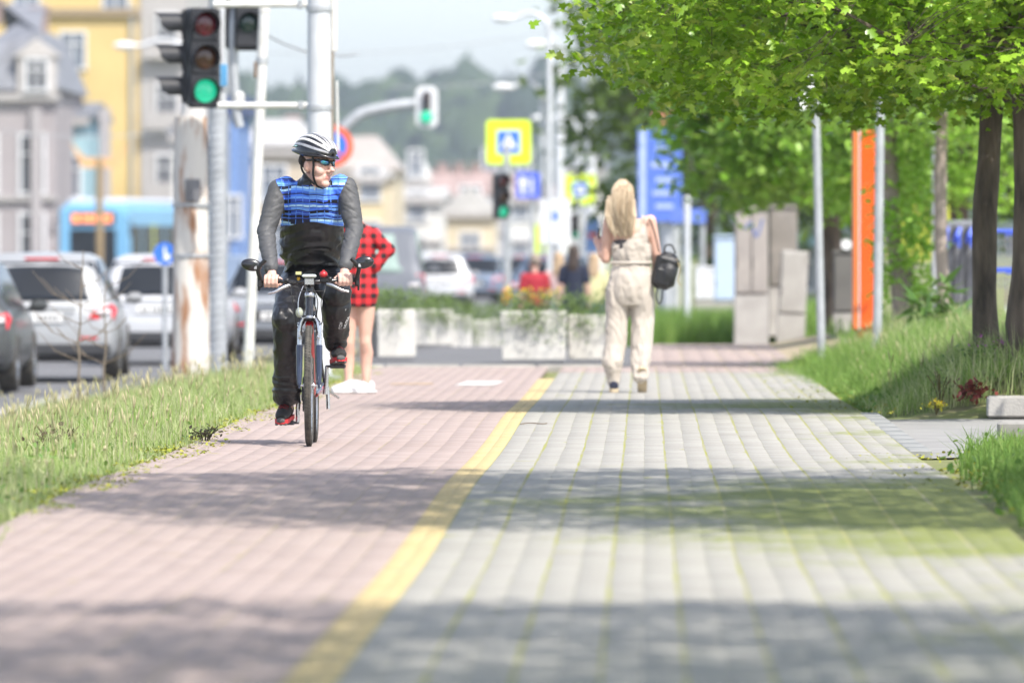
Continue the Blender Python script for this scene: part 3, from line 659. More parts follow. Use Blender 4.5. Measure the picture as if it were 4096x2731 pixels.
obj('frame_accent', MB().tube([(.0, .062, .71), (0, .56, .30)], [.0245, .0245], 14).tube([(.022, .65, .285), (.064, 1.02, .335)], .0125, 8), redl, BK)
obj('headset', MB().lathe([(.026, 0), (.029, .006), (.029, .022), (.025, .03)], (0, .088, .862), 16, RX(-14)), alu, BK); obj('headset_cup', MB().lathe([(.029, 0), (.029, .014)], (0, .056, .738), 16, RX(-14)), alu, BK)
stem = MB().tube([(0, .094, .885), (0, .10, .925)], .019, 14).tube([(0, .105, .928), (0, .062, .952)], [.019, .021], 14).cyl((-.028, .056, .955), (.028, .056, .955), .026)
obj('stem', stem, blkm, BK); obj('stem_clamp', MB().box((0, .026, .955), (.055, .014, .045), bev=.006), alu, BK)
bar = MB().tube(bezier([(-.285, .115, .958), (-.13, .085, .955), (-.06, .058, .954), (0, .054, .955), (.06, .058, .956), (.13, .085, .96), (.275, .115, .966)], 30), .0125, 12); obj('handlebar', bar, blkm, BK)
for s, x0, x1, z in ((-1, -.285, -.165, .957), (1, .275, .155, .966)):
    obj('grip', MB().tube([(x0, .115, z), (x1, .093, z-.001)], .0165, 14), blk, BK)
    e = MB().tube(bezier([(x0, .115, z - .03), (x0 - s*-.004, .07, z + .02), (x0 + s*.012, .03, z + .075), (x0 - s*.03, .02, z + .125)], 14), [.013]*15, 10).box((x0 + s*.006, .09, z), (.024, .05, .075), bev=.008)
    obj('bar_end', e, blk, BK)
    lv = MB().tube([(x1 - s*.055, .045, z - .022), (x1 - s*.02, .02, z - .034), (x1 + s*.035, .012, z - .062), (x1 + s*.075, .016, z - .070)], [(.010, .007), (.010, .006), (.0085, .005), (.006, .005)], 10)
    obj('brake_lever', lv, alu, BK)
    obj('shifter', MB().box((x1 - s*.062, .055, z - .006), (.060, .045, .034), RZ(-s*14), bev=.012).ell((x1 - s*.035, .04, z+.005), (.016, .014, .014), 12, 8), blk, BK)
for s, cx_, cz_, lab in ((-1, -.336, 1.052, ''), (1, .316, 1.066, '')):
    mr_ = MB().ell((cx_, .03, cz_), (.062, .020, .036), 24, 14, RY(s*-10)); mo = obj('mirror', mr_, blkm, BK)
    gl = MB().ell((cx_, .046, cz_), (.055, .006, .031), 24, 8, RY(s*-10)); obj('mirror_glass', gl, mat('mirror_glass', (.8, .82, .84), .03, 1.0, .02, 5), mo)
    obj('mirror_sticker', MB().box((cx_ - s*.022, .0115, cz_ - .016), (.016, .002, .018), RZ(s*20), bev=.0008), mat('grey_sticker', (.5, .5, .52), .4, .2, .2, 60), mo)
    x0 = -.285 if s < 0 else .275
    obj('mirror_stalk', MB().tube(bezier([(x0 - s*.004, .10, .965), (x0 + s*.008, .06, 1.0), (cx_ - s*.030, .035, cz_ - .03)], 10), .006, 8).tube([(x0 + s*.01, .09, .905), (x0 + s*.012, .06, 1.02)], [.007, .005], 8), blk, BK)
obj('bell', MB().ell((.082, .055, .998), (.024, .024, .021), 18, 10).cyl((.082, .055, 1.016), (.082, .055, 1.024), .007), redl, BK)
obj('bell_base', MB().cyl((.082, .06, .965), (.082, .057, .985), .016).box((.108, .05, .985), (.022, .008, .007), bev=.003), blk, BK)
cp = obj('bike_computer', MB().box((-.063, .045, .998), (.046, .016, .036), RX(-35), bev=.007), blk, BK)
obj('computer_screen', MB().box((-.063, .0345, 1.004), (.033, .004, .024), RX(-35), bev=.002), mat('lcd', (.40, .38, .16), .2, 0, .1, 60, coat=.6), cp)
obj('computer_mount', MB().cyl((-.063, .05, .985), (-.063, .058, .965), .010), mat('yellow_clip', (.7, .42, .04), .5), BK)
lt = mat('clear_lens', (.62, .70, .66), .15, 0, .1, 30, coat=.8)
obj('headlight', MB().box((.0, .02, .988), (.085, .035, .020), bev=.008), lt, BK)
for i, pts in enumerate(([(-.10, .05, .945), (-.105, -.02, .90), (-.085, -.01, .80), (-.075, .03, .70), (-.03, .10, .66)], [(.10, .05, .95), (.09, -.02, .90), (.07, -.015, .83), (.075, .03, .72), (.03, .10, .68)],
                         [(-.14, .06, .945), (-.08, -.03, .905), (.02, -.025, .90), (.09, .03, .90)], [(.02, .03, .93), (.05, -.02, .84), (.04, .03, .74)])):
    obj('cable', MB().tube(bezier(pts, 20), .0028, 6), blk, BK)
obj('horn_light', MB().ell((-.058, .04, .775), (.022, .02, .030), 14, 10), mat('grey_green_lamp', (.42, .45, .36), .4, 0, .1, 20), BK)
ck = MB().lathe([(.05, -.002), (.088, -.002), (.092, 0), (.088, .002), (.05, .002), (.05, -.002)], (-.052, .62, .29), 44, RY(90)).lathe([(.04, -.002), (.07, -.002), (.073, 0), (.07, .002), (.04, .002), (.04, -.002)], (-.045, .62, .29), 36, RY(90))
for i in range(40):
    a = 2*math.pi*i/40; ck.box((-.052, .62 + .094*math.cos(a), .29 + .094*math.sin(a)), (.004, .006, .006), RX(math.degrees(a)))
obj('chainring', ck, stl, BK)
ch = MB(); 
for i in range(34):
    t = i/33
    for zz in (.385, .20):
        y = .62 + .42*t; z = zz + ((.38 if zz > .3 else .31) - zz)*t; ch.box((-.052, y, z), (.007, .009, .008))
for i in range(14):
    a = math.pi*(.5 + i/13); ch.box((-.052, .62 + .097*math.cos(a), .29 + .097*math.sin(a)), (.007, .009, .008), RX(math.degrees(a)))
obj('chain', ch, stl, BK)
for s, z1 in ((-1, .122), (1, .455)):
    xa = s*.078; obj('crank_arm', MB().tube([(xa, .62, .29), (xa + s*.006, .62, (.29+z1)/2), (xa + s*.008, .62, z1)], [(.016, .008), (.013, .0065), (.012, .007)], 10), alu, BK)
    pd = MB().box((xa + s*.072, .615, z1), (.095, .020, .018), bev=.004).box((xa + s*.072, .56, z1), (.09, .016, .024), bev=.004).box((xa + s*.072, .67, z1), (.09, .016, .024), bev=.004).cyl((xa, .62, z1), (xa + s*.12, .62, z1), .007)
    obj('pedal', pd, stl, BK)
obj('derailleur', MB().box((-.066, 1.06, .29), (.02, .03, .10), bev=.006).cyl((-.06, 1.06, .25), (-.052, 1.06, .25), .024), stl, BK)
obj('kickstand', MB().tube([(.06, .95, .34), (.085, 1.0, .30), (.145, 1.06, .26)], .007, 8), alu, BK); obj('skewer_lever', MB().tube([(.085, .80, .335), (.09, .80, .20)], [.010, .012], 8), alu, BK)
obj('saddle', fuse(MB().ell((0, .88, .955), (.075, .10, .030)).tube([(0, .86, .96), (0, .70, .955), (0, .62, .945)], [.045, .026, .016], 12), .007, 3), blk, BK)
obj('seatpost', MB().tube([(0, .79, .83), (0, .835, .94)], .0135, 12), alu, BK)
# ================================================================== THE CYCLIST
CM = thing('person', 'man in a blue patterned grey-sleeved jacket, white-black helmet and mirrored sunglasses, riding the bicycle', 'person', (CX, CY, gz(CX, CY) + .002), math.radians(.6))
HC = Vector((.035, .345, 1.660)); HM = RZ(52) @ RX(4) @ RY(3)
bm = MB(); head_shapes(bm, HM, HC, 1.12, 1.05)
bm.tube([(.02, .46, 1.44), (.025, .405, 1.53), (.032, .37, 1.60)], [.060, .064, .062], 16).ell((.06, .325, 1.550), (.042, .042, .028), 14, 8)
LA = [(-.185, .475, 1.495), (-.262, .40, 1.25), (-.228, .17, 1.035), (-.221, .140, .995)]; RA = [(.20, .475, 1.505), (.252, .40, 1.26), (.208, .17, 1.048), (.201, .140, 1.005)]
for A in (LA, RA): caps(bm, A, [.050, .040, .030, .027])
bm.tube([(0, .80, .99), (0, .70, 1.12), (0, .58, 1.30), (.01, .48, 1.45), (.015, .44, 1.50)], [(.14, .10), (.15, .115), (.155, .10), (.15, .08), (.08, .07)], 18, up=(1, 0, 0))
LL = [(-.095, .77, .97), (-.143, .37, .715), (-.148, .60, .30), (-.150, .62, .20)]; RL = [(.095, .77, .98), (.148, .36, .865), (.140, .58, .60), (.142, .60, .52)]
for A in (LL, RL): caps(bm, A, [.075, .055, .042, .036])
hand_grip(bm, (-.222, .104, .957), 1, RZ(-10)); hand_grip(bm, (.205, .103, .966), -1, RZ(10))
body = fuse(bm, .0048, 2)
def lipf(c):
    q = HM.transposed() @ (c - HC); return 1 if (q.y < -.0925 and -.1035 < q.z < -.0765 and abs(q.x) < .0235) else 0
obj('body', slots(body, lipf, [skin_m, lip_m]), [], CM, angle=180)
# jacket
def plaid(name):
    """printed cloth: rows of blue, pale blue and black blocks crossed by thin light and dark lines"""
    m = bpy.data.materials.new(name); m.use_nodes = True; t = m.node_tree; p = t.nodes['Principled BSDF']; tc = node(t, 'ShaderNodeTexCoord')
    sp = node(t, 'ShaderNodeSeparateXYZ'); t.links.new(tc.outputs['Object'], sp.inputs[0])
    def M(op, a, b=None, c=None):
        n = node(t, 'ShaderNodeMath', operation=op)
        for i, v in enumerate((a, b, c)):
            if v is None: continue
            if isinstance(v, (int, float)): n.inputs[i].default_value = v
            else: t.links.new(v, n.inputs[i])
        return n.outputs[0]
    nz = node(t, 'ShaderNodeTexNoise'); nz.inputs['Scale'].default_value = 9; nz.inputs['Detail'].default_value = 1.5; t.links.new(tc.outputs['Object'], nz.inputs['Vector'])
    wz = M('MULTIPLY_ADD', nz.outputs[0], .030, sp.outputs[2]); wx = M('MULTIPLY_ADD', nz.outputs[0], .020, sp.outputs[0])
    row = M('FLOOR', M('MULTIPLY', wz, 84)); row2 = M('FLOOR', M('MULTIPLY', wz, 30)); colm = M('FLOOR', M('MULTIPLY', wx, 9))
    def wn(x, y):
        cb = node(t, 'ShaderNodeCombineXYZ'); t.links.new(x, cb.inputs[0]); t.links.new(y, cb.inputs[1]); w = node(t, 'ShaderNodeTexWhiteNoise', noise_dimensions='2D'); t.links.new(cb.outputs[0], w.inputs['Vector']); return w.outputs['Value']
    v = M('ADD', M('MULTIPLY', wn(row, row2), .74), M('MULTIPLY', wn(colm, row2), .26))
    r1 = node(t, 'ShaderNodeValToRGB'); r1.color_ramp.interpolation = 'CONSTANT'; e = r1.color_ramp.elements
    cols = [(0, (.007, .008, .016)), (.25, (.03, .08, .45)), (.38, (.07, .20, .85)), (.52, (.16, .38, .98)), (.68, (.45, .72, 1.0)), (.80, (.012, .016, .05))]
    while len(e) < len(cols): e.new(.5)
    for i, (q, c) in enumerate(cols): e[i].position = q; e[i].color = lin(c)
    t.links.new(v, r1.inputs[0])
    ln = M('LESS_THAN', M('FRACT', M('MULTIPLY', wx, 24)), .10); ln2 = M('LESS_THAN', M('FRACT', M('MULTIPLY', wz, 21)), .10)
    a1 = node(t, 'ShaderNodeMixRGB'); a1.inputs[2].default_value = (.10, .26, .85, 1); t.links.new(ln, a1.inputs[0]); t.links.new(r1.outputs[0], a1.inputs[1])
    a2 = node(t, 'ShaderNodeMixRGB'); a2.inputs[2].default_value = (.010, .014, .05, 1); t.links.new(ln2, a2.inputs[0]); t.links.new(a1.outputs[0], a2.inputs[1])
    t.links.new(a2.outputs[0], p.inputs['Base Color']); p.inputs['Roughness'].default_value = .5; MATS[name] = m; return m
jm = MB(); jm.tube([(0, .80, .965), (0, .76, 1.03), (0, .70, 1.12), (.0, .62, 1.25), (.005, .53, 1.38), (.01, .455, 1.48), (.018, .415, 1.535)],
                   [(.150, .115), (.172, .128), (.186, .140), (.185, .130), (.186, .115), (.150, .108), (.090, .084)], 24, up=(1, 0, 0))
SL = [(-.150, .470, 1.505), (-.192, .475, 1.49), (-.264, .40, 1.25), (-.246, .27, 1.13), (-.228, .165, 1.035)]; SR = [(.165, .470, 1.515), (.207, .475, 1.50), (.253, .40, 1.26), (.230, .27, 1.14), (.208, .165, 1.05)]
for A in (SL, SR): caps(jm, A, [.070, .068, .056, .051, .043], 16)
jm.tube([(.018, .415, 1.49), (.022, .402, 1.545), (.026, .392, 1.572)], [(.090, .086), (.083, .082), (.077, .078)], 20, up=(1, 0, 0))
def crease(p, sx, sy, sz, s=0., k=5.):
    """thin sharp valleys between smooth puffs, as in a stretched softshell"""
    q = Vector((p.x*sx, p.y*sy, p.z*sz + s)); w = mnoise.noise_vector(q*.6)*.7
    return -max(0, 1 - k*abs(mnoise.noise(q + w)))
def jd(p):
    arm = min(min(segd(p, A[i], A[i+1]) for i in range(4)) for A in (SL, SR))
    if arm < .095 and abs(p.x) > .16: q = Vector((p.x, p.y, p.z + .55*abs(p.x))); return .0045*crease(q, 5, 5, 15, 1., 6.) + .003*crease(q, 10, 10, 30, 5, 6.) + .0025*ridged(p, 8, 8, 14, 2)
    lo = 1 - sm(1.16, 1.34, p.z); q = Vector((p.x, p.y, p.z + .5*p.x*p.x*4))
    return .016*ridged(q, 2.2, 5, 12, 3)*lo + .007*crease(q, 4, 6, 16, 9)*lo + .003*crease(p, 9, 9, 16, 9)
jk = fuse(jm, .0075, 4, .5, jd)
def zone(me, name, fn):
    at = me.attributes.new(name, 'FLOAT', 'POINT'); at.data.foreach_set('value', [fn(v.co) for v in me.vertices])
def z_sleeve(c):      # >0 on the sleeves, seam curving from neck to armpit
    arm = min(min(segd(c, A[i], A[i+1]) for i in range(4)) for A in (SL, SR)); lim = .158 + .055*sm(1.42, 1.58, c.z) + max(0, 1.30 - c.z)*.05
    return min(abs(c.x) - lim, .088 - arm)*30
def z_print(c):       # >0 on the printed yoke and side panels
    if c.z > 1.512 and math.hypot(c.x-.022, c.y-.40) < .105: return -1
    return max((c.z - 1.292 - .012*math.cos(c.x*18))*30, (abs(c.x) - .166 - .035*math.sin((c.z - 1.0)*9))*30)
zone(jk, 'sleeve', z_sleeve); zone(jk, 'yoke', z_print)
soft = mat('black_softshell', (.022, .022, .024), .48, 0, .2, 12, .25, 260, sheen=.2); grey_s = mat('grey_softshell', (.075, .076, .08), .5, 0, .15, 8, .25, 260, sheen=.15, col2=(.055, .055, .06))
def jacket_mat():
    m = plaid('jacket_cloth'); t = m.node_tree; p = t.nodes['Principled BSDF']; src = p.inputs['Base Color'].links[0].from_socket
    def mask(nm):
        a = node(t, 'ShaderNodeAttribute'); a.attribute_name = nm; g = node(t, 'ShaderNodeMath', operation='MULTIPLY_ADD'); g.inputs[1].default_value = 12; g.inputs[2].default_value = .5; g.use_clamp = True; t.links.new(a.outputs['Fac'], g.inputs[0]); return g.outputs[0]
    m1 = node(t, 'ShaderNodeMixRGB'); m1.inputs[1].default_value = (.022, .022, .025, 1); t.links.new(mask('yoke'), m1.inputs[0]); t.links.new(src, m1.inputs[2])
    m2 = node(t, 'ShaderNodeMixRGB'); m2.inputs[2].default_value = (.075, .076, .080, 1); t.links.new(mask('sleeve'), m2.inputs[0]); t.links.new(m1.outputs[0], m2.inputs[1]); t.links.new(m2.outputs[0], p.inputs['Base Color'])
    b = node(t, 'ShaderNodeBump'); b.inputs['Strength'].default_value = .25; b.inputs['Distance'].default_value = .004; n = node(t, 'ShaderNodeTexNoise'); n.inputs['Scale'].default_value = 60; tc = node(t, 'ShaderNodeTexCoord'); t.links.new(tc.outputs['Object'], n.inputs['Vector']); t.links.new(n.outputs[0], b.inputs['Height']); t.links.new(b.outputs[0], p.inputs['Normal'])
    ro = node(t, 'ShaderNodeMapRange'); ro.inputs[3].default_value = .30; ro.inputs[4].default_value = .6; mm = node(t, 'ShaderNodeMath', operation='MAXIMUM'); t.links.new(mask('sleeve'), mm.inputs[0]); t.links.new(mask('yoke'), mm.inputs[1]); t.links.new(mm.outputs[0], ro.inputs[0]); t.links.new(ro.outputs[0], p.inputs['Roughness']); p.inputs['Specular IOR Level'].default_value = .45; return m
JK = obj('jacket', jk, jacket_mat(), CM, angle=180)
obj('zipper', MB().tube([(.022, .330, 1.515), (.018, .362, 1.46), (.012, .408, 1.38), (.006, .478, 1.25), (.004, .555, 1.12)], [(.004, .0045)]*5, 8), blk, JK)
obj('zip_pull', MB().box((.022, .322, 1.500), (.006, .004, .022), bev=.001), alu, JK)
# trousers
tm = MB(); tm.tube([(0, .83, .96), (0, .80, 1.02), (0, .77, 1.06)], [(.165, .135), (.165, .13), (.15, .115)], 22, up=(1, 0, 0))
LT = [(-.088, .76, .955), (-.120, .55, .85), (-.143, .365, .735), (-.143, .41, .62), (-.146, .52, .42), (-.148, .585, .29)]
RT = [(.088, .76, .97), (.122, .55, .925), (.150, .36, .885), (.150, .40, .80), (.144, .51, .67), (.142, .565, .60)]
caps(tm, LT, [.100, .092, .082, .074, .074, .076], 18); caps(tm, RT, [.100, .094, .084, .080, .068, .060], 18)
tr = fuse(tm, .0075, 4, .5, lambda p: .007*ridged(p, 12, 10, 9, 2) + .003*ridged(p, 22, 22, 16, 6) + (.006*ridged(p, 6, 6, 34, 4) if (p.x < 0 and p.z < .40) or (p.x > 0 and p.z < .70) else 0))
TR = obj('trousers', tr, mat('black_trackpants', (.013, .013, .016), .34, 0, .15, 10, .2, 240, spec=.55), CM, angle=180)
def text(body_, size, M, m, parent, name='lettering'):
    c = bpy.data.curves.new('t', 'FONT'); c.body = body_; c.size = size; c.extrude = .0008; c.align_x = 'CENTER'; c.align_y = 'CENTER'
    o = bpy.data.objects.new('t', c); COL.objects.link(o); dg = bpy.context.evaluated_depsgraph_get(); me = bpy.data.meshes.new_from_object(o.evaluated_get(dg))
    bpy.data.objects.remove(o); me.transform(M); o2 = obj(name, me, m, parent, smooth=False); return o2
def face_cam(p, rz=0, rx=90, roll=0): return Matrix.Translation(p) @ Matrix.Rotation(math.radians(rz), 4, 'Z') @ Matrix.Rotation(math.radians(rx), 4, 'X') @ Matrix.Rotation(math.radians(roll), 4, 'Z')
wtx = mat('white_print', (.75, .75, .76), .5)
for tx_, sz_, a_ in (('SOFTSHELL', .027, 26), ('ULTRA', .025, 46)):
    q = Vector((.147 + .086*math.sin(math.radians(a_)), .445 - .090*math.cos(math.radians(a_)), .735 if a_ < 40 else .715)); text(tx_, sz_, face_cam(q, a_, 120, 90), wtx, TR)
# shoes
def shoe(x, y, z, pitch, yaw, s):
    M = RZ(yaw) @ RX(pitch); C = Vector((x, y, z))
    def w(a, b, c): return C + M @ Vector((a, b, c))
    u = MB(); u.tube([w(0, .10, .05), w(0, .04, .055), w(0, -.03, .052), w(0, -.10, .038), w(0, -.155, .030)], [(.036, .050), (.040, .046), (.042, .040), (.042, .030), (.030, .020)], 16, up=M @ Vector((1, 0, 0)))
    u.tube([w(0, .07, .06), w(0, .065, .13)], [(.036, .046), (.038, .046)], 16, up=M @ Vector((1, 0, 0))); u.tube([w(0, -.06, .06), w(0, .01, .10), w(0, .03, .135)], [(.030, .018), (.028, .018), (.03, .012)], 12, up=M @ Vector((1, 0, 0)))
    U = obj('shoe', fuse(u, .005, 3, .5, lambda p: .0015*ridged(p, 40, 40, 40)), mat('black_mesh_fabric', (.028, .027, .027), .7, 0, .25, 60, .5, 400), CM, angle=180)
    o_ = MB(); out = [(.030*math.cos(a)*(1.15 if math.sin(a) > 0 else 1) + 0, -.165 - .0 + .0*a) for a in ()]
    prof = [(-.036, .118), (-.042, .05), (-.036, -.02), (-.045, -.09), (-.038, -.14), (-.014, -.170), (.014, -.170), (.038, -.14), (.045, -.09), (.036, -.02), (.042, .05), (.036, .118)]
    o_.prism(prof, .024, (w(0, 0, -.006), M @ Vector((1, 0, 0)), M @ Vector((0, 1, 0)), M @ Vector((0, 0, 1)))); obj('sole', o_, mat('red_foam', (.62, .035, .04), .6, 0, .1, 30), U)
    tr_ = MB()
    for i in range(9):
        for sx in (-1, 0, 1): tr_.box(w(sx*.026, .10 - i*.031, -.010), (.018, .02, .012), M, bev=.003)
    tr_.ell(w(0, -.158, .012), (.026, .018, .018), 14, 8, M); obj('tread', tr_, mat('grey_rubber', (.12, .12, .12), .8, 0, .2, 40), U)
    l_ = MB()
    for i in range(5):
        t = i/4; yy = -.075 + .085*t; zz = .076 + .052*t; l_.tube([w(-.030, yy + .006, zz - .010), w(0, yy - .008, zz + .010), w(.030, yy + .006, zz - .010)], .0042, 6)
    obj('laces', l_, mat('dark_red_lace', (.17, .012, .018), .8, 0, .2, 60), U)
    return U
shoe(-.158, .605, .142, 6, -8, -1); shoe(.152, .585, .482, -4, 8, 1)
# sunglasses, helmet, straps (head frame)
def H(a, b, c): return HC + HM @ Vector((a, b, c))
sgm = MB()
for s in (-1, 1):
    sgm.tube([H(s*.012, -.108, .000), H(s*.030, -.108, .014), H(s*.052, -.097, .013), H(s*.066, -.078, .008), H(s*.064, -.082, -.012), H(s*.045, -.100, -.022), H(s*.022, -.108, -.019), H(s*.010, -.109, -.006), H(s*.012, -.108, .000)], .0042, 8)
    sgm.tube([H(s*.066, -.080, .004), H(s*.078, -.03, .004), H(s*.082, .015, -.002)], [(.010, .004), (.007, .003), (.005, .003)], 8)
sgm.tube([H(-.012, -.109, .004), H(0, -.113, .006), H(.012, -.109, .004)], .0045, 8)
SG = obj('sunglasses', sgm, blkm, CM)
lensm = mat('mirror_lens', (.05, .42, .34), .06, .75, .5, 22, col2=(.08, .12, .52), coat=.8)
for s in (-1, 1): obj('lens', MB().ell(H(s*.036, -.088, -.004), (.030, .0145, .0185), 20, 12, HM @ RZ(s*26)), lensm, SG)
HX = HC + HM @ Vector((0, .016, .060)); HR = HM @ RX(5)
def K(th, ph, o_=0, rx=.100, ry=.136, rz=.108):
    a, b = math.radians(th), math.radians(ph); return HX + HR @ Vector(((rx+o_)*math.sin(a)*math.sin(b), -(ry+o_)*math.cos(a), (rz+o_)*math.sin(a)*math.cos(b) - .012))
sh = MB(); rows = []
for i in range(25):
    th = 8 + 164*i/24; rows.append([K(th, ph) for ph in np.linspace(-104, 104, 25)])
vs = [p for r in rows for p in r]; sh.add(vs, [(i*25+j, i*25+j+1, (i+1)*25+j+1, (i+1)*25+j) for i in range(24) for j in range(24)])
HEL = obj('helmet', sh, blkm, CM, fix=False); sd_ = HEL.modifiers.new('thick', 'SOLIDIFY'); sd_.thickness = .02; sd_.offset = -1
wht = mat('white_gloss', (.72, .72, .73), .25, 0, .05, 10, coat=.5); slv = mat('silver_gloss', (.46, .46, .48), .28, .4, .1, 12, coat=.4)
for i, (ph, w_, m_) in enumerate(((0, .0085, wht), (-17, .007, slv), (17, .007, slv), (-34, .010, wht), (34, .010, wht), (-54, .0085, wht), (54, .0085, wht), (-74, .009, slv), (74, .009, slv))):
    pts = [K(th, ph*(.80 + .20*math.sin(math.radians(th))) + 5*math.sin(math.radians(th*2+40))*(1 if ph > 0 else -1 if ph < 0 else 0), .004) for th in np.linspace(24, 158, 22)]
    rad = [(.005, w_*(.35 + .65*math.sin(math.pi*min(1, .12 + .88*k/21))**.7)) for k in range(22)]
    mb = MB(); P_ = pts; prev = None
    for k in range(22):
        nrm = (P_[k] - HX).normalized(); d = (P_[min(k+1, 21)] - P_[max(k-1, 0)]).normalized(); sd = d.cross(nrm).normalized(); rr = rad[k]
        for (a, b) in ((-1, -.6), (-.8, .8), (0, 1.15), (.8, .8), (1, -.6)): mb.v.append(tuple(P_[k] + sd*(a*rr[1]) + nrm*(b*rr[0])))
    for k in range(21):
        for j in range(4): mb.f.append((k*5+j, k*5+j+1, k*5+6+j, k*5+5+j)); mb.m.append(0)
    mb.f += [(0, 1, 2, 3, 4), (109, 108, 107, 106, 105)]; mb.m += [0, 0]
    obj('rib', mb, m_, HEL)
for s in (-1, 1):
    obj('rim_band', MB().tube([K(th, s*98, .002) for th in np.linspace(20, 160, 18)], [(.008, .016)]*18, 8), blkm, HEL)
    obj('side_sticker', MB().tube([K(th, s*76, .007) for th in np.linspace(122, 150, 6)], [(.003, .008)]*6, 8), mat('pale_blue_sticker', (.38, .66, .72), .3, 0, .2, 90), HEL)
vz = MB(); pr = []
for k in range(15):
    a = math.radians(-62 + 124*k/14); pr.append((HX + HR @ Vector((.094*math.sin(a), -.118*math.cos(a) - .004, .014 - .02*math.cos(a))), HX + HR @ Vector((.098*math.sin(a), -.118*math.cos(a) - .050*math.cos(a)**.6, .000 - .024*math.cos(a)))))
vz.add([p for q in pr for p in q], [(2*i, 2*i+1, 2*i+3, 2*i+2) for i in range(14)])
VZ = obj('visor', vz, blkm, HEL, fix=False); q_ = VZ.modifiers.new('t', 'SOLIDIFY'); q_.thickness = .004
for s in (-1, 1):
    stp = MB().tube(bezier([H(s*.088, -.040, .02), H(s*.079, -.044, -.03), H(s*.070, -.040, -.085), H(s*.045, -.052, -.142), H(0, -.066, -.158)], 18), [(.002, .0085)]*20, 8, up=HM @ Vector((1, 0, 0)))
    stp.tube(bezier([H(s*.090, .045, .0), H(s*.085, .035, -.06), H(s*.074, -.015, -.11), H(s*.052, -.045, -.138)], 14), [(.002, .0075)]*16, 8, up=HM @ Vector((1, 0, 0)))
    obj('strap', stp, mat('black_webbing', (.015, .015, .016), .8, 0, .2, 80), HEL)
hr_ = MB().ell(H(0, .05, .0), (.078, .062, .052), 20, 12, HM); obj('hair', fuse(hr_, .006, 1, .5, lambda p: .003*ridged(p, 60, 60, 30)), mat('short_brown_hair', (.07, .045, .03), .7, 0, .3, 90, .6, 300), CM, angle=180)
# ================================================================== STREET FURNITURE
galv = mat('galvanised_steel', (.46, .48, .50), .5, .35, .12, 6, .15, 80); wpaint = mat('white_pole_paint', (.66, .66, .64), .5, 0, .1, 8, col2=(.52, .51, .48))
lgrey = mat('light_grey_paint', (.60, .62, .65), .5, .1, .08, 4); sig_blk = mat('signal_black', (.022, .023, .028), .5, 0, .15, 10, spec=.5)
concrete = mat('concrete', (.40, .385, .36), .9, 0, .16, 3, .5, 60, col2=(.30, .285, .265)); pale_conc = mat('pale_concrete', (.64, .62, .58), .9, 0, .12, 3, .4, 60, col2=(.52, .50, .46))
def vcyl(mb, x, y, z0_, z1, r, r1=None, n=16): return mb.tube([(x, y, z0_), (x, y, z1)], [r, r if r1 is None else r1], n)
def B0(x, y): return (x, y, gz(x, y))
def lens_mat(name, c, lit): return mat(name, c, .25, 0, .3, 60, emit=c if lit else None, estr=lit, coat=.5)
GRN = lens_mat('lit_green_lens', (.012, .42, .23), .55); RED0 = lens_mat('dark_red_lens', (.16, .008, .018), 0); AMB0 = lens_mat('dark_amber_lens', (.10, .035, .01), 0); GRN0 = lens_mat('dark_green_lens', (.01, .05, .04), 0)
def signal(parent, c, w, h, rz=0, lenses=(RED0, AMB0, GRN), vis=.9, board=None):
    """vertical signal head facing -y, centre c; lamps under open visors"""
    R = RZ(rz); C = Vector(c)
    def P(a, b, z): return C + R @ Vector((a, b, z))
    hd = obj('signal_housing', MB().box(C, (w, w*.62, h), R, bev=w*.10), sig_blk, parent); n = len(lenses); p = h/n
    if board: obj('backing_board', MB().prism([(math.copysign(1, a)*(board[0]/2 - .05*(abs(b) > .5)*0), b*board[1]/2) if False else (a*board[0]/2, b*board[1]/2) for a, b in ((-1, -.86), (-.76, -1), (.76, -1), (1, -.86), (1, .86), (.76, 1), (-.76, 1), (-1, .86))], .012, (P(0, w*.33, 0), R @ Vector((1, 0, 0)), (0, 0, 1), R @ Vector((0, 1, 0)))), board[2], hd)
    for i, m in enumerate(lenses):
        z = h/2 - p*(i + .5); r = min(w*.37, p*.40)
        obj('lamp_door', MB().box(P(0, -w*.33, z), (w*.9, w*.05, p*.92), R, bev=w*.03), sig_blk, hd)
        obj('lens', MB().ell(P(0, -w*.36, z), (r, w*.08, r), 24, 12, R), m, hd)
        L = w*vis; prof = [(r*1.10, 0), (r*1.12, L)]
        v = MB(); n_ = 20
        for k in range(n_ + 1):
            a = math.radians(-35 + 250*k/n_); cut = 1 - .55*max(0, -math.sin(a))/1 - .25*(abs(math.cos(a)))
            for (rr, q) in ((r*1.08, 0), (r*1.12, cut), (r*1.18, cut), (r*1.15, 0)): v.v.append(tuple(P(rr*math.cos(a), -w*.35 - L*q, z + rr*math.sin(a))))
        for k in range(n_):
            for j in range(4): v.f.append((k*4+j, k*4+(j+1) % 4, k*4+4+(j+1) % 4, k*4+4+j)); v.m.append(0)
        obj('visor', v, sig_blk, hd)
    return hd
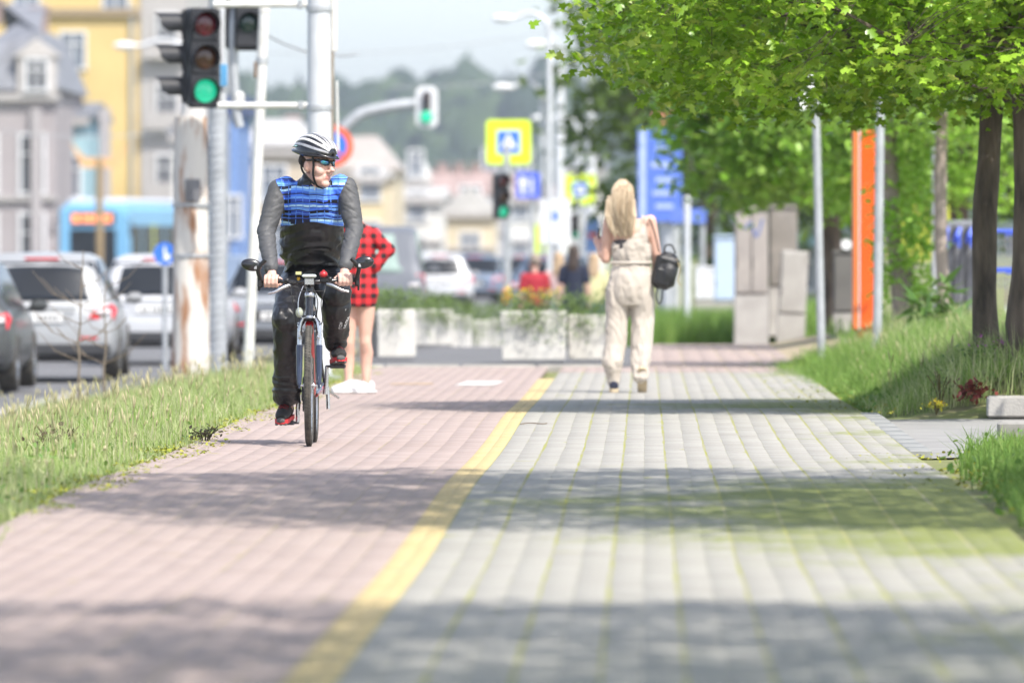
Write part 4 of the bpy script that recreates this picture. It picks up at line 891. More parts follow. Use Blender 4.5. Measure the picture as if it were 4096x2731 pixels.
# --- the big light pole beside the cyclist
d = 76; x = X(733, d); T = thing('lamp_pole', 'thick pale grey steel pole rising behind the cyclist, carrying the pipe brackets', 'pole', B0(x, d))
obj('shaft', vcyl(MB(), 0, 0, -.1, 4.6, .108, .104, 28), lgrey, T); obj('base_flange', MB().lathe([(.0, .03), (.19, .03), (.19, 0), (.11, .05)], (0, 0, 0), 20), galv, T)
for zz in (Z(247, d), Z(20, d)): obj('clamp_band', MB().lathe([(.111, -.02), (.118, -.02), (.118, .02), (.111, .02)], (0, 0, zz - gz(x, d)), 24), galv, T)
obj('name_plate', MB().box((.135, .05, Z(60, d) - gz(x, d) + .25), (.05, .012, .95), bev=.005), wpaint, T)
obj('cable_duct', MB().box((.115, .07, Z(170, d) - gz(x, d)), (.03, .04, 3.4), bev=.006), mat('brown_duct', (.30, .26, .21), .7, 0, .15, 10), T)
obj('rod', MB().tube([(.165, .06, Z(345, d) - gz(x, d)), (.155, .06, Z(185, d) - gz(x, d))], [.014, .010], 10), wpaint, T)
# --- thin leaning white post and the two pipe brackets
d = 84; xb, xt = X(567, d), X(607, d); T = thing('post', 'thin leaning white steel post in the verge, left of the cyclist', 'post', B0(xb, d))
zt = Z(20, d) - gz(xb, d); obj('shaft', MB().tube([(0, 0, -.1), (xt - xb, 0, zt)], .052, 18), wpaint, T); obj('cap', MB().lathe([(.0, .035), (.04, .03), (.056, .0), (.056, -.03)], (xt - xb, 0, zt), 16), wpaint, T)
obj('collar', MB().lathe([(.053, -.03), (.060, -.03), (.060, .03), (.053, .03)], ((xt-xb)*.86, 0, zt*.86), 16), galv, T); obj('latch', MB().box(((xt-xb)*.84 - .06, -.02, zt*.835), (.03, .03, .16), bev=.008), mat('rusty_brown', (.24, .17, .12), .9, 0, .2, 20), T)
for i, (ya, xa, xe, lab) in enumerate(((10, 490, 712, 'white horizontal bracket pipe at the top of the photo, left of the thick pole'), (242, 500, 712, 'white horizontal bracket pipe level with the bottom of the traffic light'))):
    d = 78.5; T = thing('bracket_pipe', lab, 'pipe', (X(xa, d), d, Z(ya, d)))
    L = X(xe, d) - X(xa, d); obj('pipe', MB().tube([(0, 0, 0), (L, 0, 0)], .030, 16), wpaint, T)
    obj('elbow', MB().tube(bezier([(L*.98, 0, 0), (L + .03, -.03, -.01), (L + .05, -.05, -.05)], 8), .028, 12), galv, T); obj('clip', MB().box((L*.9, 0, 0), (.05, .085, .085), bev=.012), galv, T)
# --- signal cluster
d = 86; x = X(500, d + 5); T = thing('signal_pole', 'dotted galvanised signal pole standing between the rusty concrete pole and the thin white post', 'pole', B0(x, d + 5))
obj('shaft', vcyl(MB(), 0, 0, -.1, 5.0, .098, .094, 24), galv, T)
rv = MB()
for i in range(46):
    for a in (-2.2, -1.75, -1.3): rv.ell((.097*math.cos(a), .097*math.sin(a), .2 + i*.085), (.012, .012, .012), 6, 4)
ro = obj('rivets', rv, galv, T, fix=False); ro['kind'] = 'stuff'
d = 85.5; zc = Z(133, d); T = thing('traffic_light', 'black three-lamp traffic light glowing green, with a second head turned left, beside the thick pole', 'traffic light', (X(466, d), d, zc))
signal(T, (0, 0, 0), .312, 1.00, 14, vis=.55)
h2 = signal(T, (-.125, .16, .02), .27, .96, -86, (RED0, AMB0, GRN0), vis=1.05)
obj('mount_arm', MB().tube([(.12, .12, .50), (.30, .2, .56), (.62, .1, .60)], .03, 12), wpaint, T); obj('mount_arm', MB().tube([(.14, .10, -.46), (.32, .2, -.47), (.6, .1, -.49)], .03, 12), wpaint, T)
obj('rear_bracket', MB().box((.19, .12, 0), (.045, .05, 1.0), bev=.012), lgrey, T)
obj('blue_sticker', MB().box((.205, .06, -.17), (.07, .01, .22), bev=.003), mat('sky_blue', (.10, .34, .62), .5), T)
T = thing('pedestrian_signal', 'black signal board with one unlit lamp, half hidden behind the leaning white post', 'traffic light', (X(572, 88), 88, Z(58, 88)))
signal(T, (-.02, 0, .02), .27, .52, 10, (GRN0,), vis=.6, board=(.44, .56, sig_blk)); obj('stand_pipe', MB().tube(bezier([(-.13, .1, .22), (-.16, .05, .0), (-.16, .05, -.5), (-.13, .05, -.9), (-.10, .05, -1.05)], 20), .05, 14), galv, T); obj('pipe_clamp', MB().box((-.10, .03, -.78), (.10, .10, .20), bev=.03), wpaint, T)
# --- old concrete pole with rust
d = 89; x = X(438, d); T = thing('concrete_pole', 'stout old concrete pole, whitewashed and rust-streaked, broken at its foot', 'pole', B0(x, d))
rm = mat('rust_streaked_whitewash', (.60, .57, .52), .9, 0, .2, 2.6, .7, 30, col2=(.33, .17, .09), stretch=(2.2, 2.2, .55))
rn = rm.node_tree.nodes['Color Ramp'] if 'Color Ramp' in rm.node_tree.nodes else [n for n in rm.node_tree.nodes if n.type == 'VALTORGB'][0]
rn.color_ramp.elements[0].position = .40; rn.color_ramp.elements[1].position = .52
ztop = Z(268, d) - gz(x, d); body_ = MB(); rows = 40
for i in range(rows + 1):
    z = ztop*i/rows; r = .205 - .035*i/rows - (.07*sm(.16, .0, z) if z < .16 else 0)
    for k in range(18):
        a = 2*math.pi*k/18; q = r*(1 + .035*mnoise.noise(Vector((math.cos(a)*2, math.sin(a)*2, z*3)))); body_.v.append((q*math.cos(a), q*math.sin(a), z))
for i in range(rows):
    for k in range(18): body_.f.append((i*18+k, i*18+(k+1) % 18, (i+1)*18+(k+1) % 18, (i+1)*18+k)); body_.m.append(0)
body_.f.append(tuple(range(rows*18, rows*18+18))); body_.m.append(0)
obj('shaft', body_, rm, T); obj('upper_shaft', MB().tube([(.02, 0, ztop - .05), (.05, 0, ztop + .9)], [.13, .115], 16), mat('whitewash', (.62, .61, .59), .9, 0, .1, 3, .4, 40), T)
obj('plate', MB().box((.03, -.20, Z(437, d) - gz(x, d)), (.155, .012, .235), bev=.003), mat('grey_plate', (.19, .19, .20), .6, .2, .15, 6), T)
for zz in (Z(586, d), Z(470, d)): obj('band', MB().lathe([(.192, -.015), (.204, -.015), (.204, .015), (.192, .015)], (0, 0, zz - gz(x, d)), 20), galv, T)
obj('foot_lump', fuse(MB().ell((.02, -.08, .04), (.26, .2, .13)).ell((.16, -.1, .02), (.13, .12, .10)), .03, 2, .5, lambda p: .03*mnoise.noise(p*6)), mat('broken_concrete', (.34, .28, .22), .95, 0, .25, 6, .8, 30), T, angle=180)
# --- signs
fluo = mat('fluorescent_yellow', (.62, .80, .02), .5, 0, .04, 4); sblue = mat('sign_blue', (.035, .16, .62), .45, 0, .05, 4); swhite = mat('sign_white', (.78, .79, .80), .5, 0, .04, 3); sred = mat('sign_red', (.72, .13, .06), .5, 0, .06, 4); sblack = mat('sign_black', (.02, .02, .02), .6)
def rrect(w, h, r, n=5):
    o_ = []
    for cx_, cy_, a0 in ((w/2-r, h/2-r, 0), (-w/2+r, h/2-r, 90), (-w/2+r, -h/2+r, 180), (w/2-r, -h/2+r, 270)):
        for k in range(n + 1): a = math.radians(a0 + 90*k/n); o_.append((cx_ + r*math.cos(a), cy_ + r*math.sin(a)))
    return o_
def plate(name, outline, c, m, parent, th=.006): return obj(name, MB().prism(outline, th, (c, (1, 0, 0), (0, 0, 1), (0, 1, 0))), m, parent, smooth=False)
def walker(parent, c, s):
    mb = MB(); F = (c, (1, 0, 0), (0, 0, 1), (0, 1, 0))
    mb.prism([(s*.06*math.cos(a)+.02*s, s*.06*math.sin(a)+.36*s) for a in np.linspace(0, 6.0, 10)], .003, F)
    mb.prism([(-.02*s, .28*s), (.10*s, .28*s), (.08*s, .0), (.0, .0)], .003, F); mb.prism([(.0, 0), (.07*s, 0), (.17*s, -.36*s), (.10*s, -.36*s)], .003, F); mb.prism([(.02*s, 0), (.08*s, 0), (-.10*s, -.36*s), (-.17*s, -.36*s)], .003, F)
    mb.prism([(-.02*s, .26*s), (.03*s, .26*s), (-.14*s, .04*s), (-.18*s, .07*s)], .003, F); mb.prism([(.06*s, .26*s), (.10*s, .24*s), (.22*s, .06*s), (.18*s, .04*s)], .003, F); obj('walking_figure', mb, sblack, parent, smooth=False)
def crossing_sign(xd, yd, wd, d, lab, xpole=None):
    w = wd/2.29688*d/FPX; x, z = X(xd, d), Z(yd, d); T = thing('crossing_sign', lab, 'sign', (x, d, z), 0, 'pedestrian crossing signs')
    b = plate('backing_board', rrect(w, w, w*.10), (0, 0, 0), fluo, T, .012); plate('white_border', rrect(w*.53, w*.53, w*.02), (0, -.004, 0), swhite, b, .003)
    pnl = plate('blue_panel', rrect(w*.49, w*.49, w*.015), (0, -.008, 0), sblue, b, .003); plate('white_triangle', [(-.19*w, -.13*w), (.19*w, -.13*w), (0, .20*w)], (0, -.012, 0), swhite, pnl, .003)
    s_ = w*.32; mb = MB(); walker(pnl, (-.02*w, -.016, -.0*w), s_*.62)
    zz = z - gz(x, d); obj('post', MB().tube([(0 if xpole is None else xpole, .05, -zz), (0 if xpole is None else xpole, .05, w*.4)], .035 + .00005*d, 12), galv, T); return T
crossing_sign(1168, 326, 103, 150, 'large square fluorescent yellow pedestrian crossing sign above the black signal')
crossing_sign(1333, 435, 70, 215, 'smaller fluorescent yellow pedestrian crossing sign beside the tall grey poles')
d = 148; x = X(1150, d); T = thing('traffic_light', 'small black traffic light with green lit, on the post below the large yellow sign', 'traffic light', B0(x, d)); zc = Z(450, d) - gz(x, d)
signal(T, (0, 0, zc), .25, .80, 22, vis=.7); obj('post', vcyl(MB(), .1, .18, 0, zc + .9, .055), galv, T); obj('push_button', MB().box((.1, .08, Z(680, d) - gz(x, d)), (.13, .10, .26), bev=.02), mat('orange_box', (.75, .30, .04), .6), T)
d = 200; x = X(1318, d); T = thing('traffic_light', 'tiny far traffic light with green lit beside the white notice board', 'traffic light', B0(x, d)); zc = Z(520, d) - gz(x, d)
signal(T, (0, 0, zc), .18, .56, 30, vis=.7); obj('post', vcyl(MB(), .1, .2, 0, zc + .7, .05), galv, T)
# overhead signal on its curved arm
d = 165; x = X(980, d); z = Z(246, d); T = thing('overhead_signal', 'overhead traffic light with white-edged board and green lamp, hung on a curved arm', 'traffic light', (x, d, z))
w, h = 50/2.29688*d/FPX, 95/2.29688*d/FPX
plate('white_board', rrect(w, h, w*.34), (0, .05, 0), swhite, T, .02); plate('grey_field', rrect(w*.82, h*.9, w*.28), (0, .03, 0), mat('board_grey', (.62, .63, .66), .6), T, .015); signal(T, (0, -.03, -.0), w*.30, h*.74, 0, (RED0, AMB0, GRN), vis=.45)
obj('lit_lamp', MB().ell((0, -.2, -h*.24), (w*.28, .03, w*.28), 24, 12), GRN, T)
arm = bezier([(X(690, d) - x, .1, gz(0, d) - z), (X(702, d) - x, .1, Z(500, d) - z), (X(760, d) - x, .1, Z(340, d) - z), (X(815, d) - x, .1, Z(270, d) - z), (X(880, d) - x, .1, Z(248, d) - z), (X(955, d) - x, .1, Z(237, d) - z)], 40); obj('arm', MB().tube(arm, .11, 14), galv, T)
# no-stopping disc
d = 128; x = X(763, d); T = thing('no_parking_sign', 'round blue disc with red rim, peeping out behind the thick pole and helmet', 'sign', B0(x, d)); zc = Z(335, d) - gz(x, d); r = 49/2.29688*d/FPX
c_ = [(r*math.cos(a), r*math.sin(a)) for a in np.linspace(0, 2*math.pi, 41)[:-1]]; pl = plate('red_rim', c_, (0, 0, zc), sred, T, .01); plate('blue_disc', [(a*.68, b*.68) for a, b in c_], (0, -.005, zc), sblue, pl, .004)
plate('red_bar', [(-.50*r, .42*r), (-.42*r, .50*r), (.50*r, -.42*r), (.42*r, -.50*r)], (0, -.010, zc), sred, pl, .004); obj('post', vcyl(MB(), 0, .04, 0, zc + r, .04), galv, T)
# blue lane sign, white board, yellow board, small blue board
def board(name, lab, x0, x1, y0, y1, d, m, extra=None, cat='sign', posts=(0,), pm=galv, pr=.05, th=.05, ybase=None):
    xc = X((x0+x1)/2, d); w = X(x1, d) - X(x0, d); h = Z(y0, d) - Z(y1, d); zc = (Z(y0, d) + Z(y1, d))/2; g = gz(xc, d); T = thing(name, lab, cat, (xc, d, g))
    b = plate('panel', rrect(w, h, min(w, h)*.05, 3), (0, 0, zc - g), m, T, th)
    for p in posts: obj('post', vcyl(MB(), p*w, th + .05, 0, zc - g + h*.4, pr), pm, T)
    if extra: extra(b, w, h, zc - g)
    return T
def lane(b, w, h, z):
    plate('white_arrow', [(-.30*w, -.36*h), (-.14*w, -.36*h), (-.14*w, .02*h), (.02*w, .02*h), (-.22*w, .40*h), (-.44*w, .02*h), (-.30*w, .02*h)], (0, -.01, z), swhite, b, .005); plate('white_bar', [(.10*w, -.36*h), (.20*w, -.36*h), (.20*w, .3*h), (.10*w, .3*h)], (0, -.01, z), swhite, b, .005)
board('lane_sign', 'blue lane direction sign between the large yellow sign and the tall pole', 1186, 1240, 395, 455, 185, mat('vivid_blue', (.07, .13, .72), .5), lane, posts=(.2,))
board('notice_board', 'white rectangular traffic board with a small blue symbol, under the smaller yellow sign', 1242, 1310, 457, 558, 180, swhite, lambda b, w, h, z: plate('blue_symbol', rrect(w*.18, h*.24, w*.03), (0, -.01, z + h*.12), sblue, b, .005), posts=(0,))
board('warning_board', 'slanted fluorescent yellow board behind the white notice board', 1222, 1262, 515, 592, 205, fluo, None, posts=(.1,))
board('blue_sign', 'small pale blue sign near the phone hand of the walking woman', 1345, 1378, 500, 580, 190, mat('pale_sign_blue', (.22, .36, .68), .5), lambda b, w, h, z: plate('red_strip', rrect(w*.6, h*.15, .01), (0, -.01, z), sred, b, .005), posts=(0,))
# billboard and red cube
d = 155
def bill(b, w, h, z):
    wb = mat('poster_pale_blue', (.42, .52, .82), .5); plate('pale_stripe', [(-.46*w, -.48*h), (-.32*w, -.48*h), (-.32*w, .48*h), (-.46*w, .48*h)], (0, -.012, z), wb, b, .006)
    for i, (a, q, s1, s2) in enumerate(((.12, .26, .42, .05), (.05, .10, .5, .06), (.14, -.06, .46, .05), (.08, -.2, .5, .05), (.1, -.34, .4, .05))): plate('poster_block', rrect(s1*w, s2*h, .02), (a*w, -.012, z + q*h), wb, b, .006)
board('billboard', 'tall blue advertising billboard to the right of the blonde woman', 1465, 1566, 292, 508, d, mat('billboard_blue', (.10, .19, .66), .5), bill, 'billboard', posts=(.25,), pr=.16, th=.25, pm=lgrey)
board('red_cube_sign', 'faded red cube sign standing above the blue billboard', 1499, 1552, 258, 322, 157, mat('faded_red', (.68, .22, .17), .6, 0, .1, 2), lambda b, w, h, z: plate('white_foot', rrect(w*1.1, h*.22, .02), (0, -.01, z - h*.62), swhite, b, .2), 'sign', posts=(0,), pr=.1, th=.7)
board('blue_hoarding', 'low blue panel at the foot of the billboard behind the slim grey post', 1540, 1622, 478, 512, 150, mat('hoarding_blue', (.12, .20, .62), .5), None, 'sign', posts=(-.4, .4), pr=.05)
def simple_pole(lab, xd, ytop, d, wd, m, name='pole', ybase=None, lean=0):
    x = X(xd, d); g = gz(x, d) if ybase is None else Z(ybase, d); T = thing(name, lab, 'pole', (x, d, g)); r = wd/2.29688*d/FPX/2; h = Z(ytop, d) - g
    obj('shaft', MB().tube([(0, 0, -.1), (lean, 0, h)], [r*1.02, r*.96], 16), m, T); obj('cap', MB().lathe([(0, r*.7), (r*.7, r*.5), (r*1.04, 0), (r*1.04, -r*.5)], (lean, 0, h), 14), m, T); obj('base_collar', MB().lathe([(r*1.05, .12), (r*1.5, .09), (r*1.5, 0)], (0, 0, 0), 14), m, T); return T
simple_pole('tall pale pole far behind the smaller yellow sign, left of a similar pole', 1285, 158, 230, 24, lgrey); simple_pole('tall pale pole far behind, just right of its twin above the yellow sign', 1356, 128, 240, 24, lgrey)
simple_pole('silver galvanised post standing in the bank grass, left of the orange totem', 1888, 215, 83, 19, galv, 'sign_post', None, X(1873, 83) - X(1888, 83))
simple_pole('silver galvanised post standing just in front of the orange totem', 2014, 185, 80, 21, galv, 'sign_post', None, X(2022, 80) - X(2014, 80))
simple_pole('slim grey post with green tag in front of the blue billboard', 1578, 455, 128, 17, lgrey, 'sign_post')
simple_pole('grey post partly hidden behind the second pale young trunk', 2146, 300, 92, 13, galv, 'sign_post')
T = thing('lantern_plate', 'white tilted back of a road sign fixed high under the maple leaves', 'sign', (X(1840, 83), 82.8, Z(200, 83))); pl = plate('plate', rrect(.34, .34, .04), (0, 0, 0), swhite, T, .01); obj('bracket', MB().box((0, .03, 0), (.05, .04, .2), bev=.008), galv, T); T.rotation_euler = (0, math.radians(40), math.radians(15))
# street lamps with curved necks
def lamp(lab, xh, yh, xp, ytop, d, yb=None):
    x = X(xp, d); g = gz(x, d); T = thing('street_lamp', lab, 'street lamp', (x, d, g), 0, 'street lamps'); k = d/FPX/2.29688
    p = [(0, 0, 0), (0, 0, Z(ytop + 90, d) - g), (-.02*(xp-xh)*k, 0, Z(ytop + 30, d) - g), ((xh - xp)*k*.35, 0, Z(ytop, d) - g), ((xh - xp)*k*.75, 0, Z(yh, d) - g)]
    obj('pole', MB().tube(bezier(p, 36), [6.5*k]*20 + [5*k]*18, 12), lgrey, T); s = 26*k
    obj('lamp_head', fuse(MB().ell(((xh-xp)*k, 0, Z(yh, d)-g), (s, s*.5, s*.34), 16, 10).box(((xh-xp)*k*.85, 0, Z(yh, d)-g), (s*1.2, s*.5, s*.3), bev=.02), s*.08, 2), swhite, T, angle=180)
    obj('lamp_glass', MB().ell(((xh-xp)*k, 0, Z(yh, d)-g - s*.18), (s*.75, s*.4, s*.22), 14, 8), mat('lamp_glass', (.7, .72, .74), .15, 0, .05, 10, coat=.5), T)
lamp('curved-neck street lamp whose head hangs over the hill, right of the overhead signal', 1155, 200, 1246, 188, 190); lamp('higher street lamp at the top centre, against the sky', 1155, 42, 1262, 30, 150); lamp('small far street lamp against the sky left of the maple leaves', 1232, 102, 1290, 92, 260); lamp('low far street lamp joined to the tall pale poles', 1245, 272, 1330, 268, 270)
lamp('street lamp in front of the yellow building, its pole behind the rusty concrete pole', 285, 104, 436, 92, 260)
# overhead wires
wire_m = mat('cable_grey', (.36, .38, .40), .7)
for i, (p0, p1, d, lab) in enumerate((((520, 15), (780, 95), 92, 'drooping cable between the signal and the thick pole'), ((600, 120), (1400, 30), 240, 'upper overhead wire crossing the sky'), ((900, 200), (1420, 120), 260, 'lower overhead wire crossing above the hill'), ((0, 300), (420, 285), 270, 'thin wire in front of the grey and yellow houses'))):
    a, b = Vector((X(p0[0], d), d, Z(p0[1], d))), Vector((X(p1[0], d), d + 6, Z(p1[1], d))); pts = [a.lerp(b, t) - Vector((0, 0, 4*t*(1-t)*(b-a).length*.03)) for t in np.linspace(0, 1, 16)]
    o = obj('overhead_wire', MB().tube([p - a for p in pts], .010 + .00003*d, 6), wire_m, loc=a); tag(o, lab, 'wire', 'overhead wires')
# ================================================================== VEHICLES
glassd = mat('dark_car_glass', (.025, .03, .038), .22, 0, .2, 1.2, spec=.25); glassg = mat('green_car_glass', (.34, .44, .40), .2, 0, .15, 1.0, spec=.3)
tailr = mat('tail_light_red', (.62, .02, .03), .2, 0, .15, 20, coat=.8); tailw = mat('tail_light_clear', (.75, .70, .70), .2, 0, .1, 20, coat=.8); chrome = mat('chrome', (.75, .76, .78), .15, 1.0, .05, 10); bplast = mat('bumper_plastic', (.035, .036, .04), .6, 0, .15, 10)
platew = mat('number_plate_white', (.75, .75, .74), .5)
def paint(name, c): return mat(name, c, .38, .2, .04, 1.5, coat=.25)
def car(lab, cat, x, y, rz, L, Wd, Ht, kind, pm, z=None, name='parked_car'):
    """local frame: rear bumper at y=0, nose at +L; origin on the road under the rear"""
    T = thing(name, lab, cat, (x, y, gz(x, y) if z is None else z), math.radians(rz), 'cars in the street'); w = Wd/2
    belt = Ht*.60
    if kind == 'hatch': st = [(0, .80, .35, .62, .62, .70), (.03, .93, .30, .80, .82, .78), (.12, .97, .25, belt, belt + .06, .74), (.34, .99, .24, belt + .01, Ht*.90, .66), (.62, 1, .24, belt, Ht*.985, .65), (1.5, 1, .24, belt - .02, Ht, .66), (2.5, 1, .24, belt - .03, Ht*.985, .66), (2.9, 1, .24, belt - .04, Ht*.95, .66), (3.6, .99, .24, belt - .06, belt + .0, .72), (4.3, .95, .25, belt - .16, belt - .12, .72), (L - .08, .84, .28, .62, .64, .66), (L, .72, .34, .52, .54, .6)]
    elif kind == 'van': st = [(0, .86, .40, .70, .72, .80), (.03, .96, .32, belt - .1, belt - .05, .86), (.08, .985, .28, belt, belt + .08, .85), (.22, 1, .27, belt, Ht*.95, .80), (.5, 1, .27, belt, Ht*.99, .80), (2.2, 1, .27, belt, Ht, .80), (3.3, 1, .27, belt, Ht*.985, .80), (4.1, .99, .27, belt, belt + .12, .80), (4.6, .96, .27, belt - .12, belt - .08, .76), (L, .8, .34, .6, .62, .66)]
    else: st = [(0, .80, .36, .64, .64, .70), (.04, .93, .30, .86, .88, .78), (.10, .97, .25, belt, belt + .05, .76), (.55, .99, .24, belt + .02, belt + .08, .72), (.95, 1, .24, belt, Ht*.93, .64), (1.4, 1, .24, belt, Ht, .64), (2.4, 1, .24, belt - .02, Ht*.98, .65), (3.2, 1, .24, belt - .05, belt + .05, .72), (4.2, .95, .25, belt - .15, belt - .12, .72), (L, .74, .34, .54, .56, .6)]
    ys = np.array([s[0] for s in st]); yy = np.unique(np.concatenate([ys, np.linspace(0, L, 40)])); A = np.array([[np.interp(q, ys, [s[i] for s in st]) for i in range(1, 6)] for q in yy])
    def sec(i):
        hw, zb, zbelt, ztop, wt = A[i]; W_ = w*hw; wt = w*wt; top = max(ztop, zbelt + .015)
        half = [(W_*.90, zb), (W_*.985, zb + .10), (W_, zb + (zbelt-zb)*.45), (W_*.985, zb + (zbelt-zb)*.8), (W_*.955, zbelt), (W_*.955 + (wt - W_*.955)*.55, zbelt + (top-zbelt)*.55), (wt + .02, top - min(.04, (top-zbelt)*.25)), (wt*.86, top), (0, top + .018)]
        return [(a, b) for a, b in half] + [(-a, b) for a, b in half[-2::-1]]
    mb = MB(); n = len(sec(0))
    for i, q in enumerate(yy):
        for (a, b) in sec(i): mb.v.append((a, q, b))
    for i in range(len(yy) - 1):
        for k in range(n): mb.f.append((i*n+k, i*n+(k+1) % n, (i+1)*n+(k+1) % n, (i+1)*n+k)); mb.m.append(0)
    mb.f += [tuple(range(n)), tuple(range((len(yy)-1)*n, len(yy)*n))]; mb.m += [0, 0]
    bd = obj('body', mb, pm, T, angle=50)
    def yat(zz):   # depth of the tail at a height on the centre line
        tp = A[:, 3] + .018; im = int(tp.argmax()); return float(np.interp(zz, tp[:im+1], yy[:im+1]))
    g_ = glassg if kind == 'van' else glassd
    # rear screen
    zs = np.linspace(belt + (.04 if kind != 'van' else .02), Ht*.93, 7); rw = MB()
    for zz in zs:
        t = (zz - zs[0])/(zs[-1] - zs[0]); hw = w*(.80 - .14*t); yq = yat(zz)
        for a in np.linspace(-1, 1, 9): rw.v.append((a*hw, yq - .014 + .05*abs(a)**3, zz))
    for i in range(6):
        for k in range(8): rw.f.append((i*9+k, i*9+k+1, i*9+10+k, i*9+9+k)); rw.m.append(0)
    q_ = obj('rear_window', rw, g_, bd); s_ = q_.modifiers.new('t', 'SOLIDIFY'); s_.thickness = .012
    for s in (-1, 1):     # side glass follows the flank
        sg = MB(); idx = [i for i, q in enumerate(yy) if A[i][3] - A[i][2] > .26*Ht*.8]
        for i in idx:
            se = sec(i)
            for (fa, fb) in ((4, .12), (5, .0), (6, -.10)):
                a, b = se[fa]; nb = se[fa+1] if fb > 0 else se[fa-1]; f_ = abs(fb); a, b = a + (nb[0]-a)*f_, b + (nb[1]-b)*f_; sg.v.append((s*(a + .006), yy[i], b + .003))
        for i in range(len(idx) - 1):
            for k in range(2): sg.f.append((i*3+k, i*3+k+1, i*3+4+k, i*3+3+k)); sg.m.append(0)
        if idx: q_ = obj('side_window', sg, g_, bd); s_ = q_.modifiers.new('t', 'SOLIDIFY'); s_.thickness = .01
        zl = belt - .13 if kind != 'van' else belt - .22
        hl = .17 if kind != 'van' else .42
        tl = MB(); pts = [(.62, zl - .05), (.95, zl - .06), (.985, zl + .06), (.93, zl + hl*.75), (.70, zl + .07)] if kind != 'van' else [(.82, zl - .2), (.97, zl - .2), (.97, zl + .22), (.84, zl + .22)]
        for (a, b) in pts: tl.v += [(s*a*w, yat(b)*.8 - .03 + .10*a**6, b), (s*a*w, yat(b)*.8 + .20, b)]
        m_ = len(pts); tl.f += [tuple(range(0, 2*m_, 2)), tuple(range(1, 2*m_, 2))] + [(2*i, 2*((i+1) % m_), 2*((i+1) % m_)+1, 2*i+1) for i in range(m_)]; tl.m += [0]*(m_+2)
        lo = obj('tail_light', tl, tailr, T); obj('clear_band', MB().ell((s*.80*w, .015 if kind != 'van' else .0, zl + .03), (.10, .03, .035), 12, 8), tailw, lo)
        obj('door_mirror', MB().box((s*(w + .10), L*.62, belt + .06), (.20, .12, .14), bev=.05).box((s*(w + .0), L*.625, belt + .02), (.08, .05, .05), bev=.015), pm, T)
        obj('reflector', MB().box((s*.62*w, -.004, .50 if kind != 'van' else .55), (.22, .02, .035), bev=.008), tailr, T)
        for yw in (.82, L - .95):
            R_ = .325; ty = MB().lathe([(.20, -.10), (.30, -.105), (R_, -.08), (R_, .08), (.30, .105), (.20, .10), (.20, -.10)], (s*(w - .10), yw, R_), 28, RY(90)); to = obj('tyre', ty, rub, T)
            rm_ = MB().lathe([(.0, .06), (.05, .075), (.06, .06), (.17, .055), (.205, .085), (.21, .0)], (s*(w - .085), yw, R_), 24, RY(90*s))
            for k in range(10): a = 2*math.pi*k/10; rm_.box((s*(w - .018), yw + .115*math.cos(a), R_ + .115*math.sin(a)), (.012, .17, .03), RX(math.degrees(a)), bev=.004)
            obj('rim', rm_, alu, to)
    obj('bumper', MB().box((0, .06, .36), (Wd*.90, .16, .20), bev=.05), bplast if kind != 'van' else pm, T); np_ = obj('number_plate', MB().box((0, -.012, .74 if kind == 'hatch' else .62), (.52, .016, .115), bev=.006), platew, T)
    for k in range(7): obj('character', MB().box((-.17 + k*.056 + .03*(k > 1), -.021, .74 if kind == 'hatch' else .62), (.026, .003, .06)), sblack, np_, smooth=False)
    obj('plate_recess', MB().box((0, .008, .74 if kind == 'hatch' else .62), (.74, .02, .17), bev=.008), bplast if kind == 'sedan' else pm, T); obj('trim_strip', MB().box((0, -.012, .86 if kind == 'hatch' else .80), (Wd*.46, .018, .03), bev=.006), chrome, T)
    obj('brake_light', MB().box((0, yat(Ht*.95) - .02, Ht*.955), (.42, .03, .03), bev=.008), tailr, T); obj('underbody', MB().box((0, L*.5, .26), (Wd*.86, L*.86, .10)), bplast, T); obj('exhaust', MB().tube([(-.45, -.01, .26), (-.45, .3, .27)], .03, 10), stl, T)
    return T
silver = paint('silver_paint', (.36, .37, .38)); white_p = paint('white_paint', (.55, .56, .58)); dark_p = paint('charcoal_paint', (.08, .085, .085)); grey_p = paint('slate_paint', (.23, .25, .28)); bluep = paint('steel_blue_paint', (.17, .22, .30))
d = 102.5; car('silver hatchback seen from behind at the left, in front of the blue bus', 'car', X(92, d), d, 1.5, 4.7, 1.86, 1.52, 'hatch', silver, ZF)
d = 118; car('white car behind the rusty concrete pole, right of the silver hatchback', 'car', X(355, d), d, -1, 4.5, 1.80, 1.50, 'hatch', white_p, ZF)
car('dark grey car cut by the left edge of the photo, nearest of all cars', 'car', -7.83, 93.4, 0, 4.4, 1.80, 1.46, 'hatch', dark_p, ZF)
d = 122; car('grey saloon half hidden behind the cyclist and the leaning white post', 'car', X(640, d), d, 0, 4.5, 1.80, 1.46, 'sedan', grey_p, ZF)
d = 140; car('tall grey van behind the person in the red checked shirt', 'van', X(845, d), d, 1, 4.9, 1.9, 1.96, 'van', paint('dark_slate_paint', (.15, .16, .18)), ZF, 'parked_van')
d = 225; car('white estate car just right of the grey van', 'car', X(1012, d), d, 3, 4.4, 1.78, 1.50, 'hatch', white_p, ZF); d = 245; car('blue-grey saloon with red tail lights, right of the white estate', 'car', X(1085, d), d, -3, 4.5, 1.8, 1.46, 'sedan', bluep, ZF)
d = 260; car('pale car farthest right in the row, behind the signal post', 'car', X(1190, d), d, -4, 4.5, 1.8, 1.46, 'sedan', silver, ZF); d = 185; car('dark blue car behind the heads of the far pedestrians', 'car', X(1260, d), d, -4, 4.5, 1.8, 1.48, 'hatch', bluep, ZF)
